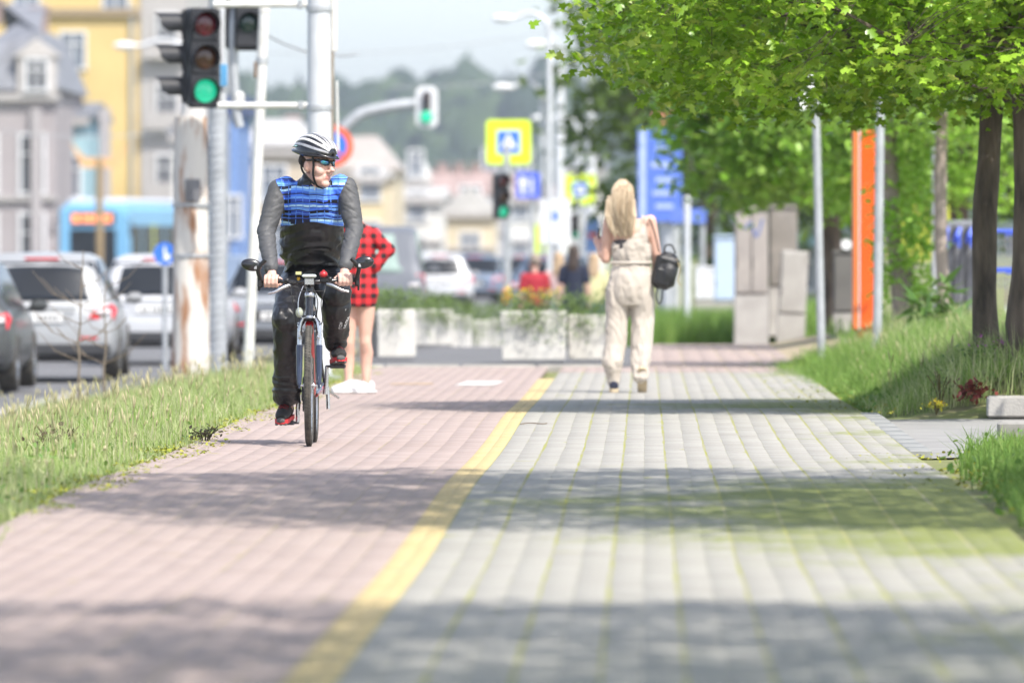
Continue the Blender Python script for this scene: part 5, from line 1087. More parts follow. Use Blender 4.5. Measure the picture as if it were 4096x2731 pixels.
car('small car far down the street between the signal pole and the thin white post', 'car', X(545, 170), 170, 0, 4.4, 1.78, 1.46, 'hatch', bluep, ZF); car('white car far up the street, partly above the white estate roof', 'car', X(960, 290), 290, 0, 4.4, 1.8, 1.5, 'hatch', white_p, ZF)
# bus, facing the camera
d = 300; Bx = X(213, d); T = thing('city_bus', 'light blue city bus with orange destination display, behind the silver hatchback', 'bus', (Bx, d, ZF), math.radians(-9)); w, h, L = 2.5, 3.25, 14.0
busb = paint('bus_blue', (.20, .45, .68)); busw = paint('bus_roof_white', (.62, .66, .72))
def rbox(c, sz, r): return MB().box(c, sz, bev=r)
obj('body', rbox((0, L/2, h/2 + .15), (w, L, h - .3), .22), busb, T); obj('roof_pod', rbox((0, L/2, h + .06), (w*.86, L*.92, .26), .1), busw, T)
wsn = obj('windscreen', rbox((0, -.015, 1.62), (w*.66, .06, 1.45), .02), glassd, T); obj('front_panel', rbox((0, -.02, .60), (w*.70, .06, .50), .03), busw, T)
db = obj('destination_display', rbox((0, -.03, 2.72), (w*.64, .07, .48), .02), mat('display_black', (.06, .05, .05), .3), T); led = mat('orange_led', (.9, .28, .10), .5, emit=(1.0, .28, .12), estr=.8)
for k, (a, b) in enumerate(((-.60, .26), (-.30, .14), (-.12, .14), (.06, .14), (.24, .14), (.42, .14), (.60, .14))): obj('display_segment', rbox((a, -.072, 2.72), (b, .012, .28), .01), led, db)
for i in range(7): obj('side_window', rbox((w/2, 1.4 + i*1.85, 1.95), (.05, 1.6, 1.05), .02), glassd, T)
obj('yellow_decal', rbox((w/2 + .004, 4.2, 1.5), (.04, .8, 2.0), .01), mat('decal_yellow', (.55, .62, .12), .5), T)
for s in (-1, 1):
    obj('headlight', MB().ell((s*.95, .0, .70), (.16, .06, .12), 14, 8), tailw, T); obj('mirror_arm', MB().tube([(s*1.15, .1, 2.7), (s*1.42, -.25, 2.6), (s*1.42, -.25, 2.1)], [.03, .03, .09], 8), bplast, T)
    obj('pillar', rbox((s*w*.42, -.012, 1.9), (.20, .05, 1.9), .02), busb, T)
    for yw in (2.4, 9.5): obj('tyre', MB().lathe([(.25, -.14), (.44, -.14), (.48, -.1), (.48, .1), (.44, .14), (.25, .14), (.25, -.14)], (s*(w/2 - .16), yw, .48), 24, RY(90)), rub, T)
# fog-bright headlamp of an oncoming car between the poles
d = 150; T = car('oncoming car with a lit headlight between the signal pole and the thin white post', 'car', X(505, d), d + 4.4, 180, 4.4, 1.8, 1.46, 'sedan', bluep, ZF)
hm_ = mat('lit_headlight', (1, .93, .78), .2, emit=(1.0, .86, .62), estr=5.0)
for s in (-1, 1): obj('headlight', MB().ell((s*.62, 4.33, .64), (.11, .07, .075), 14, 8), hm_, T)
# road sign blue disc beside the white car
d = 112; x = X(378, d); T = thing('direction_sign', 'round blue keep-right sign beside the concrete pole, above the white car', 'sign', (x, d, ZF)); zc = Z(582, d) - ZF; r = 26/2.29688*d/FPX
c_ = [(r*math.cos(a), r*math.sin(a)) for a in np.linspace(0, 2*math.pi, 33)[:-1]]; pl = plate('disc', c_, (0, 0, zc), sblue, T, .01); plate('white_arrow', [(-.1*r, .6*r), (.1*r, .6*r), (.1*r, 0), (.45*r, -.05*r), (.35*r, -.6*r), (-.2*r, -.5*r), (-.0*r, -.25*r), (-.1*r, -.1*r)], (0, -.006, zc), swhite, pl, .004); obj('post', vcyl(MB(), 0, .04, 0, zc + r, .035), galv, T)
# ================================================================== BUILDINGS
def plaster(name, c): return mat(name, c, .9, 0, .08, .5, .2, 8)
slate = mat('slate_roof', (.23, .24, .27), .7, 0, .2, 1.2, .4, 12); tile = mat('red_tile_roof', (.40, .30, .28), .85, 0, .2, 1.0, .4, 10); palr = mat('pale_metal_roof', (.50, .49, .48), .6, 0, .1, 1.0); wfr = mat('window_frame_white', (.70, .71, .73), .6); wpane = mat('far_window_glass', (.16, .19, .24), .12, 0, .2, .8, spec=.8); wdark = mat('dark_window_glass', (.05, .055, .07), .15, 0, .2, .8, spec=.7)
WIN = {}
def window(parent, x, z, w, h, y=0, pm=None, key='a', side=0):
    k = (round(w, 2), round(h, 2), key)
    if k not in WIN:
        f = MB().box((0, -.04, h/2 + .05), (w + .26, .10, .12)).box((0, -.05, -h/2 - .06), (w + .34, .16, .10)).box((-w/2 - .06, -.04, 0), (.12, .09, h + .02)).box((w/2 + .06, -.04, 0), (.12, .09, h + .02)).box((0, -.025, 0), (.07, .06, h)).box((0, -.024, h*.18), (w, .05, .06))
        WIN[k] = (f.mesh('window'), MB().box((0, .012, 0), (w, .03, h)).mesh('pane')); fixnorm(WIN[k][0]); WIN[k][0].materials.append(wfr); WIN[k][1].materials.append(pm or wpane)
    o = bpy.data.objects.new('window', WIN[k][0]); link(o, parent); o.location = (x, y, z); p = bpy.data.objects.new('pane', WIN[k][1]); link(p, o)
    if side: o.rotation_euler = (0, 0, math.radians(90*side))
    return o
def house(lab, x0, x1, ye, d, depth, wm, rm, roof_h, rows=(), wx=(), ws=(1.1, 1.7), name='town_house', roof='gable', chim=(), pm=None, key='a', cornice=True, rz=0, side_w=None, base=None):
    xa, xb = X(x0, d), X(x1, d); w = xb - xa; g = ZF if base is None else base; ze = Z(ye, d) - g; T = thing(name, lab, 'building', ((xa+xb)/2, d, g), math.radians(rz))
    obj('wall', MB().box((0, depth/2, ze/2), (w, depth, ze)), wm, T, smooth=False)
    o_ = .25; W2 = w/2 + o_; roof_h = (Z(-roof_h, d) - Z(ye, d)) if roof_h < 0 else roof_h; D0, D1 = -o_, depth + o_; mb = MB()
    if roof == 'gable': mb.add([(-W2, D0, 0), (W2, D0, 0), (W2, D1, 0), (-W2, D1, 0), (-W2, depth/2, roof_h), (W2, depth/2, roof_h), (-W2, D0, -.15), (W2, D0, -.15), (W2, D1, -.15), (-W2, D1, -.15)], [(0, 1, 5, 4), (2, 3, 4, 5), (1, 2, 5), (3, 0, 4), (6, 9, 8, 7), (0, 6, 7, 1), (1, 7, 8, 2), (2, 8, 9, 3), (3, 9, 6, 0)])
    elif roof == 'front': mb.add([(-W2, D0, 0), (W2, D0, 0), (W2, D1, 0), (-W2, D1, 0), (0, D0, roof_h), (0, D1, roof_h), (-W2, D0, -.15), (W2, D0, -.15), (W2, D1, -.15), (-W2, D1, -.15)], [(0, 1, 4), (2, 3, 5), (1, 2, 5, 4), (3, 0, 4, 5), (6, 9, 8, 7), (0, 6, 7, 1), (1, 7, 8, 2), (2, 8, 9, 3), (3, 9, 6, 0)])
    elif roof == 'hip': k = .30*w; mb.add([(-W2, D0, 0), (W2, D0, 0), (W2, D1, 0), (-W2, D1, 0), (-W2 + k, depth*.4, roof_h), (W2 - k, depth*.4, roof_h), (W2 - k, depth*.6, roof_h), (-W2 + k, depth*.6, roof_h)], [(0, 1, 5, 4), (1, 2, 6, 5), (2, 3, 7, 6), (3, 0, 4, 7), (4, 5, 6, 7), (3, 2, 1, 0)])
    elif roof == 'mansard': k = .9; mb.add([(-W2, D0, 0), (W2, D0, 0), (W2, D1, 0), (-W2, D1, 0), (-W2 + k, D0 + k, roof_h*.45), (W2 - k, D0 + k, roof_h*.62), (W2 - k, D1 - k, roof_h*.62), (-W2 + k, D1 - k, roof_h*.62), (-W2 + 3, depth/2, roof_h), (W2 - 3, depth/2, roof_h)], [(0, 1, 5, 4), (1, 2, 6, 5), (2, 3, 7, 6), (3, 0, 4, 7), (4, 5, 9, 8), (5, 6, 9), (6, 7, 8, 9), (7, 4, 8), (3, 2, 1, 0)])
    elif roof == 'dome':
        mb.ell((0, depth/2, 0), (w*.52, depth*.52, roof_h), 20, 8, None, (0, math.pi/2))
    else: mb.box((0, depth/2, roof_h/2), (w + .5, depth + .5, roof_h))
    rf = obj('roof', mb, rm, T, smooth=(roof == 'dome'), loc=(0, 0, ze))
    for (cx_, cz_) in chim: obj('chimney', MB().box((cx_*w, depth*.45, cz_*roof_h), (.6, .6, 1.0)).box((cx_*w, depth*.45, cz_*roof_h + .5), (.75, .75, .14)), tile, rf, smooth=False)
    if cornice: [obj('cornice', q, mat('pale_trim', (.42, .40, .39), .9), T, smooth=False) for q in (MB().box((0, -.10, ze - .30), (w + .3, .40, .28)), MB().box((0, -.06, ze*.46), (w + .12, .26, .18)))]
    for r_, zz in enumerate(rows):
        nw = max(1, min(len(wx), int(w/(ws[0]*1.75)))) if wx else 0
        for fx in [(k + .5)/nw - .5 for k in range(nw)]: window(T, fx*w, zz, ws[0], ws[1], 0, pm, key)
    for (fy, zz) in (side_w or ()): window(T, w/2, zz, ws[0], ws[1], fy*depth, pm, key, 1)
    return T
mauve = plaster('mauve_plaster', (.34, .31, .315)); yel_w = plaster('yellow_plaster', (.60, .45, .20)); teal = plaster('teal_plaster', (.30, .46, .44)); cream = plaster('cream_plaster', (.60, .52, .38)); white_w = plaster('white_plaster', (.66, .65, .62)); tan = plaster('tan_plaster', (.48, .41, .32)); aqua = plaster('aqua_plaster', (.32, .48, .53)); grey_w = plaster('grey_plaster', (.42, .41, .41)); bluew = plaster('blue_cladding', (.16, .26, .50))
T = house('mauve grey town house with slate mansard roof at the left edge', -90, 128, 205, 335, 16, mauve, slate, 3.6, (1.9, 5.0), (-.36, -.12, .12, .36), (.85, 2.2), roof='mansard', chim=((-.3, .9), (.2, .8)), pm=wdark, key='m')
for fx in (-.25, .15): dm = obj('dormer', MB().box((fx*7.5, .3, 8.5), (1.5, 1.2, 1.5)).prism([(fx*7.5 - .95, 9.2), (fx*7.5 + .95, 9.2), (fx*7.5, 9.9)], 1.4, ((0, -.4, 0), (1, 0, 0), (0, 0, 1), (0, 1, 0))), mat('dormer_trim', (.50, .47, .45), .9), T, smooth=False); window(T, fx*7.5, 8.5, .7, 1.1, -.32, wdark, 'd')
[obj('pilaster', MB().box((q, -.14, 3.6), (.42, .3, 7.2)), mat('mauve_trim', (.38, .355, .36), .9), T, smooth=False) for q in (3.8, 1.1)]
house('narrow aqua house front squeezed between mauve house and yellow block', 126, 196, 262, 345, 14, aqua, slate, -228, (2.0, 4.6), (-.2, .22), (.7, 1.6), roof='gable', key='q')
T = house('tall yellow apartment block with one white window on its blank wall', -260, 322, -60, 400, 30, yel_w, slate, .6, (), (), roof='flat', cornice=False)
w_ = X(322, 400) - X(-260, 400); xc = (X(322, 400) + X(-260, 400))/2
for (xd, yd) in ((167, 115), (265, -12), (60, -30)): window(T, X(xd, 400) - xc, Z(yd, 400) - ZF, 1.05, 1.6, 0, None, 'y')
obj('eaves_band', MB().box((0, -.12, Z(28, 400) - ZF), (w_, .3, .35)), mat('brown_trim', (.32, .25, .17), .9), T, smooth=False); obj('rain_pipe', MB().tube([(w_/2 - .4, -.12, .1), (w_/2 - .4, -.12, 13.2)], .09, 8), galv, T)
obj('quoin_strip', MB().box((w_/2 + 1.1, .6, 7), (2.2, 1.4, 14)), mat('pale_trim', (.52, .50, .48), .9), T, smooth=False)
for i in range(4): window(T, w_/2 + 1.25, 1.9 + i*3.3, .8, 1.7, -.12, wdark, 'yq'); obj('balcony', MB().box((w_/2 + 1.2, -.35, .75 + i*3.3), (1.9, .7, .14)).box((w_/2 + 1.2, -.66, 1.15 + i*3.3), (1.9, .05, .7)), mat('pale_trim', (.52, .50, .48), .9), T, smooth=False)
T = thing('road_sign_post', 'orange arrow board on a brown post against the yellow wall', 'sign', (X(228, 290), 290, ZF)); zb = Z(385, 290) - ZF; obj('post', vcyl(MB(), 0, .05, 0, zb + .3, .13), mat('brown_post', (.30, .22, .12), .8), T); plate('board', [(-.6, .0), (.6, .0), (1.0, .9), (.5, .35), (-.5, .35), (-1.0, .9)], (0, 0, zb), mat('pale_orange', (.70, .42, .20), .6), T, .05)
house('teal green slab building just left of the traffic light', 350, 402, -40, 430, 25, teal, slate, .6, (2, 5.5, 9, 12.5), (-.25, .25), (.9, 1.6), roof='flat', key='t', cornice=False); house('pale grey building beside the teal slab, behind the signal visors', 403, 470, -60, 440, 25, grey_w, palr, .6, (2, 5.5, 9, 12.5), (-.25, .25), (.9, 1.6), roof='flat', key='g', cornice=False)
house('white gabled house behind the concrete pole', 395, 470, 300, 350, 14, white_w, slate, -262, (2.2,), (0,), (.8, 1.4), roof='front', key='w')
T = house('narrow blue-clad building between the signal pole and the thin white post', 527, 545, 262, 350, 12, bluew, mat('dark_blue_roof', (.06, .09, .20), .7), .8, (), (), roof='flat', cornice=False); window(T, 0, 3, .5, 1.6, 0, wpane, 'b')
house('beige building with pale hipped roof behind the cyclist, left of the thick pole', 552, 705, 335, 380, 16, tan, palr, -268, (2.0, 4.6), (-.36, -.12, .12, .36), (1.0, 1.5), roof='hip', key='n', chim=((.2, .7),)); house('cream corner house with broad grey roof to the right of the thick pole', 700, 905, 388, 420, 18, cream, mat('grey_tile_roof', (.40, .37, .35), .8, 0, .1, .8), -308, (1.8, 4.6), (-.4, -.2, 0, .2, .4), (1.0, 1.6), roof='hip', key='c', chim=((-.2, .8), (.15, .7)))
house('yellow-cream house front right of the checked shirt, above the van', 820, 880, 400, 405, 5, plaster('warm_cream', (.66, .55, .35)), palr, -388, (2.2, 4.8), (-.25, .25), (.8, 1.5), roof='gable', key='e')
house('white tower house with rounded dome roof, centre of the far street', 925, 985, 408, 470, 6, white_w, mat('white_dome', (.68, .68, .67), .7), -362, (1.8, 4.2, 6.4), (-.28, .28), (.7, 1.4), roof='dome', key='x', pm=wpane); house('low white house beside the domed tower', 900, 1015, 450, 455, 10, white_w, palr, -428, (1.6, 4.0), (-.4, -.13, .13, .4), (.8, 1.4), roof='gable', key='l', pm=wpane)
house('maroon roofed long house in the middle of the far street', 985, 1115, 442, 520, 12, tan, tile, -388, (1.6, 4.2), (-.4, -.2, 0, .2, .4), (.9, 1.4), roof='gable', key='r', chim=((-.3, .9), (0, .9), (.3, .9))); house('cream gabled house left of the small black traffic light', 1025, 1135, 480, 440, 10, cream, palr, -428, (1.8, 4.2), (-.3, 0, .3), (.9, 1.4), roof='front', key='h')
house('pale house right of the small black traffic light', 1160, 1300, 452, 500, 12, white_w, tile, -424, (1.6, 4.2), (-.4, -.2, 0, .2, .4), (.9, 1.4), roof='gable', key='p', pm=wpane); house('white far house seen between the two tall pale poles', 1285, 1390, 385, 560, 14, white_w, slate, -362, (2, 5, 8), (-.35, 0, .35), (1, 1.6), roof='gable', key='v', chim=((.2, .9),))
house('grey far house behind the crossing signs', 1090, 1240, 425, 600, 12, grey_w, tile, -398, (2, 5, 8), (-.35, -.1, .1, .35), (1, 1.6), roof='gable', key='z', chim=((-.2, .9), (.3, .9)))
# ================================================================== PLANTERS
jun = foliage('juniper', [(.09, .15, .045), (.13, .20, .06), (.18, .26, .08), (.11, .17, .05)], .2, .7, .15); soilm = mat('planter_soil', (.09, .07, .05), 1, 0, .3, 12, .8, 40); yfl = foliage('yellow_petal', [(.75, .55, .03), (.8, .62, .05)], .3, .6, .2)
def planter(lab, x0, x1, y0, y1, d, depth=.55, flare=.06, hang=14, m=pale_conc, bush=300, seed=1, flowers=False, up=.22):
    rng = np.random.default_rng(seed); xa, xb = X(x0, d), X(x1, d); w = xb - xa; xc = (xa+xb)/2; g = gz(xc, d); h = max(.35, (y1-y0)/2.29688*d/FPX); T = thing('planter', lab, 'planter', (xc, d, g), 0, 'concrete planters'); t = .06; W_, D_ = w/2, depth/2; b = 1 - flare
    vs = [(-W_*b, -D_*b, 0), (W_*b, -D_*b, 0), (W_*b, D_*b, 0), (-W_*b, D_*b, 0), (-W_, -D_, h), (W_, -D_, h), (W_, D_, h), (-W_, D_, h), (-W_+t, -D_+t, h), (W_-t, -D_+t, h), (W_-t, D_-t, h), (-W_+t, D_-t, h), (-W_+t, -D_+t, h-.08), (W_-t, -D_+t, h-.08), (W_-t, D_-t, h-.08), (-W_+t, D_-t, h-.08)]
    fs = [(0, 1, 5, 4), (1, 2, 6, 5), (2, 3, 7, 6), (3, 0, 4, 7), (3, 2, 1, 0)] + [(4+i, 4+(i+1) % 4, 8+(i+1) % 4, 8+i) for i in range(4)] + [(8+i, 8+(i+1) % 4, 12+(i+1) % 4, 12+i) for i in range(4)]
    o = obj('trough', MB().add(vs, fs), m, T, smooth=False); bv = o.modifiers.new('b', 'BEVEL'); bv.width = .018; bv.segments = 2
    obj('soil', MB().box((0, 0, h - .10), (w - 2*t - .01, depth - 2*t - .01, .05)), soilm, T, smooth=False)
    P = rng.uniform(-1, 1, (bush, 3))*np.array([W_*.98, D_*.95, up*.5]) + np.array([0, 0, h + up*.4]); P[:, 2] += .07*np.array([mnoise.noise(Vector((p[0]*4, p[1]*4, seed))) for p in P])
    for i in range(hang):
        a = rng.uniform(-W_, W_); n = int(rng.integers(4, 10)); L = rng.uniform(.06, .30)*h/.5; t_ = np.linspace(0, 1, n)[:, None]
        P = np.concatenate([P, np.array([a, -D_*1.06, h]) + t_*np.array([rng.uniform(-.05, .12), -.05, -L]) + rng.normal(0, .03, (n, 3))])
    P = np.repeat(P, 5, 0) + rng.normal(0, .035, (len(P)*5, 3)); fo = bpy.data.objects.new('foliage', leaf_mesh('foliage', P, rng.uniform(.03, .065, len(P)), LANCE, jun, rng, .4)); link(fo, T)
    if flowers: Q = rng.uniform(-1, 1, (26, 3))*np.array([W_*.8, D_*.8, .05]) + np.array([0, -.05, h + up*.9]); Q = np.repeat(Q, 6, 0) + rng.normal(0, .015, (156, 3)); fl = bpy.data.objects.new('flowers', leaf_mesh('flowers', Q, rng.uniform(.02, .035, len(Q)), OVAL, yfl, rng)); link(fl, T); fl['kind'] = 'stuff'
    return T
planter('square concrete planter with bright front, beside the bare legs of the checked shirt', 868, 955, 730, 840, 92, .62, .02, 5, seed=2); planter('planter with shade put into its darker colour, directly behind the bare legs', 800, 872, 735, 838, 92.6, .6, .02, 8, concrete, seed=3)  # second planter's darker concrete paints in the shaded left side
planter('wide concrete trough spilling juniper, left of the walking woman', 1150, 1302, 727, 840, 89.5, .7, .05, 22, seed=4, flowers=True); planter('concrete trough beside the walking woman\'s legs, right of the wide one', 1304, 1420, 735, 838, 90, .7, .05, 14, seed=5)
for i, (a, b, y0, dd, lab) in enumerate(((952, 1000, 712, 104, 'first small planter of the row behind the bright square one'), (996, 1040, 706, 110, 'second small planter of the row behind the bright square one'), (1036, 1082, 702, 116, 'third small planter of the row, with hanging ivy'), (1078, 1122, 700, 122, 'fourth small planter of the row, nearest the signal post'), (1118, 1158, 698, 128, 'last small planter of the row, behind the wide trough'))):
    planter(lab, a, b, y0, y0 + 82, dd, .6, .03, 9, seed=10+i, bush=150)
# ================================================================== RIGHT-HAND SIDE
def cabinet(lab, x0, x1, y0, y1, d, depth, m, doors=2, base_h=.3, name='utility_cabinet', lean=0, roofed=True):
    xa, xb = X(x0, d), X(x1, d); w = xb-xa; xc = (xa+xb)/2; zb = Z(y1, d); h = Z(y0, d) - zb; T = thing(name, lab, 'cabinet', (xc, d, zb)); R = RY(lean)
    obj('plinth', MB().box((0, depth/2, base_h/2 - .1), (w*1.0, depth, base_h + .2), R, bev=.012), concrete, T); obj('body', MB().box(R @ Vector((0, depth/2, base_h + (h-base_h)/2)), (w*.97, depth*.97, h - base_h), R, bev=.012), m, T)
    if roofed: obj('lid', MB().box(R @ Vector((0, depth/2, h + .02)), (w*1.03, depth*1.05, .05), R, bev=.012), m, T)
    for i in range(doors): obj('door', MB().box(R @ Vector(((i + .5)/doors*w*.94 - w*.47, -.008, base_h + (h-base_h)/2)), (w*.94/doors - .02, .025, (h-base_h)*.93), R, bev=.005), m, T); obj('hinge', MB().cyl(R @ Vector((i/doors*w*.94 - w*.45, -.022, base_h + h*.2)), R @ Vector((i/doors*w*.94 - w*.45, -.022, base_h + h*.3)), .01, None, 8), stl, T)
    return T
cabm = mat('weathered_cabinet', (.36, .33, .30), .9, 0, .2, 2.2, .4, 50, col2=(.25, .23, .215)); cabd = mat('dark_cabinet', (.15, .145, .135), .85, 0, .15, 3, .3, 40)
T = cabinet('large weathered concrete cabinet with graffiti scrawls, left half lit', 1687, 1765, 482, 778, 121, 1.0, cabm, 2, .62)
for (a, b, c, m_) in ((.02, 1.55, .10, 'graffiti_blue'), (-.25, 2.3, .06, 'graffiti_red'), (.1, 2.5, .07, 'graffiti_red')): obj('graffiti', MB().tube(bezier([(a - .12, -.024, b), (a - .03, -.024, b + c), (a + .05, -.024, b - c), (a + .14, -.024, b + c*1.5)], 16), [(.018, .002)]*18, 6), mat(m_, (.14, .18, .36) if 'blue' in m_ else (.42, .16, .15), .8), T)
cabinet('concrete cabinet with shade put into its colour, joined to the right of the graffiti one', 1766, 1832, 478, 740, 122, 1.0, mat('cabinet_painted_shade', (.26, .24, .215), .9, 0, .2, 2.2, .4, 50), 1, .5); cabinet('leaning pale concrete post in front of the cabinets', 1784, 1848, 575, 782, 112, .35, concrete, 1, .35, 'concrete_block', 3, False); cabinet('low dark grey electrical cabinet with round label, left of the orange totem', 1914, 1962, 582, 740, 104, .5, cabd, 1, .12)  # right-hand cabinet: weathered colour darkened, shade painted in
obj('round_label', MB().lathe([(0, 0), (.065, 0), (.065, .006), (0, .006)], (.03, -.03, .95), 20, RX(90)), swhite, [o for o in S.objects if o.name.startswith('utility_cabinet')][-1])
cabinet('small white box on the ground beyond the grass, left of the cabinets', 1595, 1640, 618, 702, 140, .6, mat('white_box', (.66, .67, .70), .6), 1, .1); cabinet('pale blue container behind the graffiti cabinet', 1640, 1690, 545, 705, 150, 2.0, mat('pale_blue_box', (.44, .54, .70), .6, 0, .06, 1), 1, .1, 'container'); house('white and aqua kiosk behind the silver post', 1835, 1905, 565, 175, 4, white_w, aqua, .25, (1.2,), (0,), (.7, .8), 'kiosk', 'flat', key='k', cornice=False)
# orange totem
d = 88; xa, xb = X(1958, d), X(2012, d); g = gz((xa+xb)/2, d); T = thing('orange_totem', 'tall glossy orange advertising totem behind the silver post', 'totem', ((xa+xb)/2, d, g)); zb, zt = Z(757, d) - g, Z(300, d) - g; w = xb-xa
orm = mat('orange_gloss', (.78, .115, .012), .35, 0, .06, 1.5, coat=.3); orl = mat('orange_light', (.85, .22, .06), .4, 0, .05, 2)
obj('panel', MB().box((w*.14, .2, (zb+zt)/2), (w*.74, .36, zt-zb), bev=.03), orm, T); obj('side_edge', MB().box((-w*.36, .2, (zb+zt)/2), (w*.26, .40, zt-zb + .02), bev=.03), orl, T); obj('white_line', MB().box((-w*.215, .005, (zb+zt)/2), (.012, .02, zt-zb)), swhite, T); obj('foot', MB().box((w*.45, .25, zb*.5 - .1), (w*1.5, .3, zb + .2), bev=.02), orm, T)
# fuel price sign, pumps and hoses behind the young trees
d = 108; board('price_sign', 'yellow-green forecourt sign with blue square between the young trunks', 2035, 2195, 300, 600, d, mat('lime_panel', (.42, .46, .05), .5, 0, .08, 1.5), lambda b, w, h, z: (plate('blue_square', rrect(w*.22, h*.17, .01), (-w*.36, -.01, z - h*.02), mat('deep_blue', (.03, .04, .34), .5), b, .006), plate('grey_panel', rrect(w*.22, h*.30, .01), (w*.08, -.01, z + h*.14), mat('panel_grey', (.45, .46, .5), .5), b, .006), plate('white_label', rrect(w*.16, h*.12, .01), (w*.38, -.01, z + h*.32), swhite, b, .006)), 'sign', posts=(-.3, .3))
d = 97; xc = X(2212, d); g = gz(xc, d); T = thing('fuel_pump', 'dark fuel pump with blue nozzles and black hoses beside the dark maple trunk', 'fuel pump', (xc, d, g)); pb = mat('pump_blue', (.05, .11, .62), .4, 0, .05, 3, coat=.3)
ht = Z(505, d) - g; obj('cabinet', MB().box((.02, .35, ht/2), (.62, .5, ht), bev=.03), mat('pump_grey', (.22, .23, .25), .5), T)
for i in range(4):
    a = -.24 + i*.14; nz = obj('nozzle', MB().tube([(a, -.02, ht*.80), (a + .03, -.06, ht*.86), (a + .06, -.02, ht*.93)], [.028, .036, .022], 10).box((a + .05, -.07, ht*.80), (.03, .05, .13), bev=.01), pb, T); obj('hose', MB().tube(bezier([(a, -.03, ht*.79), (a - .03, -.12, ht*.4), (a + .03, -.14, .12), (a + .12, -.05, ht*.35), (a + .14, .05, ht*.95)], 30), .017, 8), blk, T)
# shopping trolleys glimpsed behind the trunk
d = 90
def trolley(lab, xd, dd):
    x = X(xd, dd); g = gz(x, dd); T = thing('shopping_trolley', lab, 'trolley', (x, dd, g + .02), 0, 'shopping trolleys'); wr = MB(); W_, h0, h1 = .28, .42, 1.0
    for i in range(11):
        a = -W_ + 2*W_*i/10; wr.tube([(a, 0, h0), (a*1.05, -.02, h1 - .06)], .004, 5); wr.tube([(a, 0, h0), (a, .8, h0 + .08)], .004, 5)
    for i in range(7): z = h0 + (h1-h0)*i/7; wr.tube([(-W_, 0, z), (W_, 0, z)], .004, 5); wr.tube([(-W_, 0, z), (-W_, .8, z + .05)], .004, 5); wr.tube([(W_, 0, z), (W_, .8, z + .05)], .004, 5)
    obj('wire_basket', wr, alu, T); obj('handle', MB().tube([(-W_ - .02, -.08, h1), (W_ + .02, -.08, h1)], .02, 10).tube([(-W_, 0, h1 - .05), (-W_, -.08, h1)], .012, 8).tube([(W_, 0, h1 - .05), (W_, -.08, h1)], .012, 8), pb, T); obj('blue_rim', MB().box((0, -.012, h0 + .18), (W_*2.05, .015, .05), bev=.005), pb, T)
    for s in (-1, 1):
        obj('side_frame', MB().tube(bezier([(s*W_, -.02, h0), (s*W_, .1, .25), (s*W_, .1, .12), (s*W_, .8, .14)], 14), .012, 8), alu, T)
        for yy_ in (.05, .75): obj('castor', MB().lathe([(0, -.014), (.05, -.014), (.055, 0), (.05, .014), (0, .014)], (s*W_, yy_, .055), 16, RY(90)), blk, T)
trolley('blue-handled wire shopping trolley between the two dark maple trunks', 2322, 88); trolley('second wire trolley right of the first, behind the thick maple trunk', 2372, 90)
# kerb block, purple flowers, red-leaved plant, twig saplings
T = thing('kerb_block', 'low grey concrete kerb block at the right edge, behind the asphalt side path', 'kerb', (3.12, 58.45, .02)); obj('block', MB().box((0, 0, .055), (1.56, .2, .15), bev=.015), concrete, T)
T = thing('kerb_block', 'dark kerb end at the near corner of the side path, in shaded grass', 'kerb', (2.36, 48.7, gz(2.36, 48.7))); obj('block', MB().box((0.1, 0, .06), (.9, .16, .16), bev=.02), mat('dark_concrete', (.30, .29, .27), .9, 0, .2, 8), T)
def tuft(lab, x, y, r, h, n, cols, name, sz, shape=OVAL, cat='plant', fl=None, dz=.0):
    rng = np.random.default_rng(int(x*100 + y*7)); z = gz(x, y) + dz; T = thing(name, lab, cat, (x, y, z)); st = MB()
    for i in range(9): a = rng.uniform(0, 6.28); st.tube([(0, 0, -.04), (r*.4*math.cos(a), r*.4*math.sin(a), h*.5), (r*.8*math.cos(a), r*.8*math.sin(a), h*rng.uniform(.6, 1))], .004, 5)
    obj('stems', st, mat('plant_stem', (.14, .12, .05), .8), T); P = rng.normal(0, .5, (n, 3))*np.array([r, r, h*.45]) + np.array([0, 0, h*.55]); P[:, 2] = np.abs(P[:, 2])
    lf = bpy.data.objects.new('leaves', leaf_mesh('leaves', P, rng.uniform(.6, 1.2, n)*sz, shape, foliage(name + '_leaf', cols, .3, .5, .3), rng, .5)); link(lf, T); lf['kind'] = 'stuff'
    if fl: Q = P[:fl[0]] + np.array([0, -.02, h*.35]); q = bpy.data.objects.new('flowers', leaf_mesh('flowers', np.repeat(Q, 5, 0) + rng.normal(0, .008, (fl[0]*5, 3)), .018, OVAL, foliage(name + '_petal', fl[1], .3, .5, .2), rng)); link(q, T); q['kind'] = 'stuff'
tuft('red-leaved low plant beside the kerb block', X(2235, 58.9), 58.9, .13, .13, 130, [(.10, .02, .025), (.20, .05, .04), (.14, .06, .03)], 'red_leaf_plant', .05, dz=.03); tuft('brown-stemmed grey-green plant left of the red-leaved one', X(2160, 59.1), 59.1, .12, .20, 120, [(.10, .14, .07), (.15, .20, .10), (.14, .10, .06)], 'sage_plant', .035, LANCE, dz=.02); tuft('small yellow-flowered plant in front of the red-leaved one', X(2150, 58.6), 58.6, .08, .05, 60, [(.40, .42, .05), (.55, .50, .06)], 'yellow_plant', .03, fl=(10, [(.8, .6, .03), (.85, .7, .1)]), dz=.02)
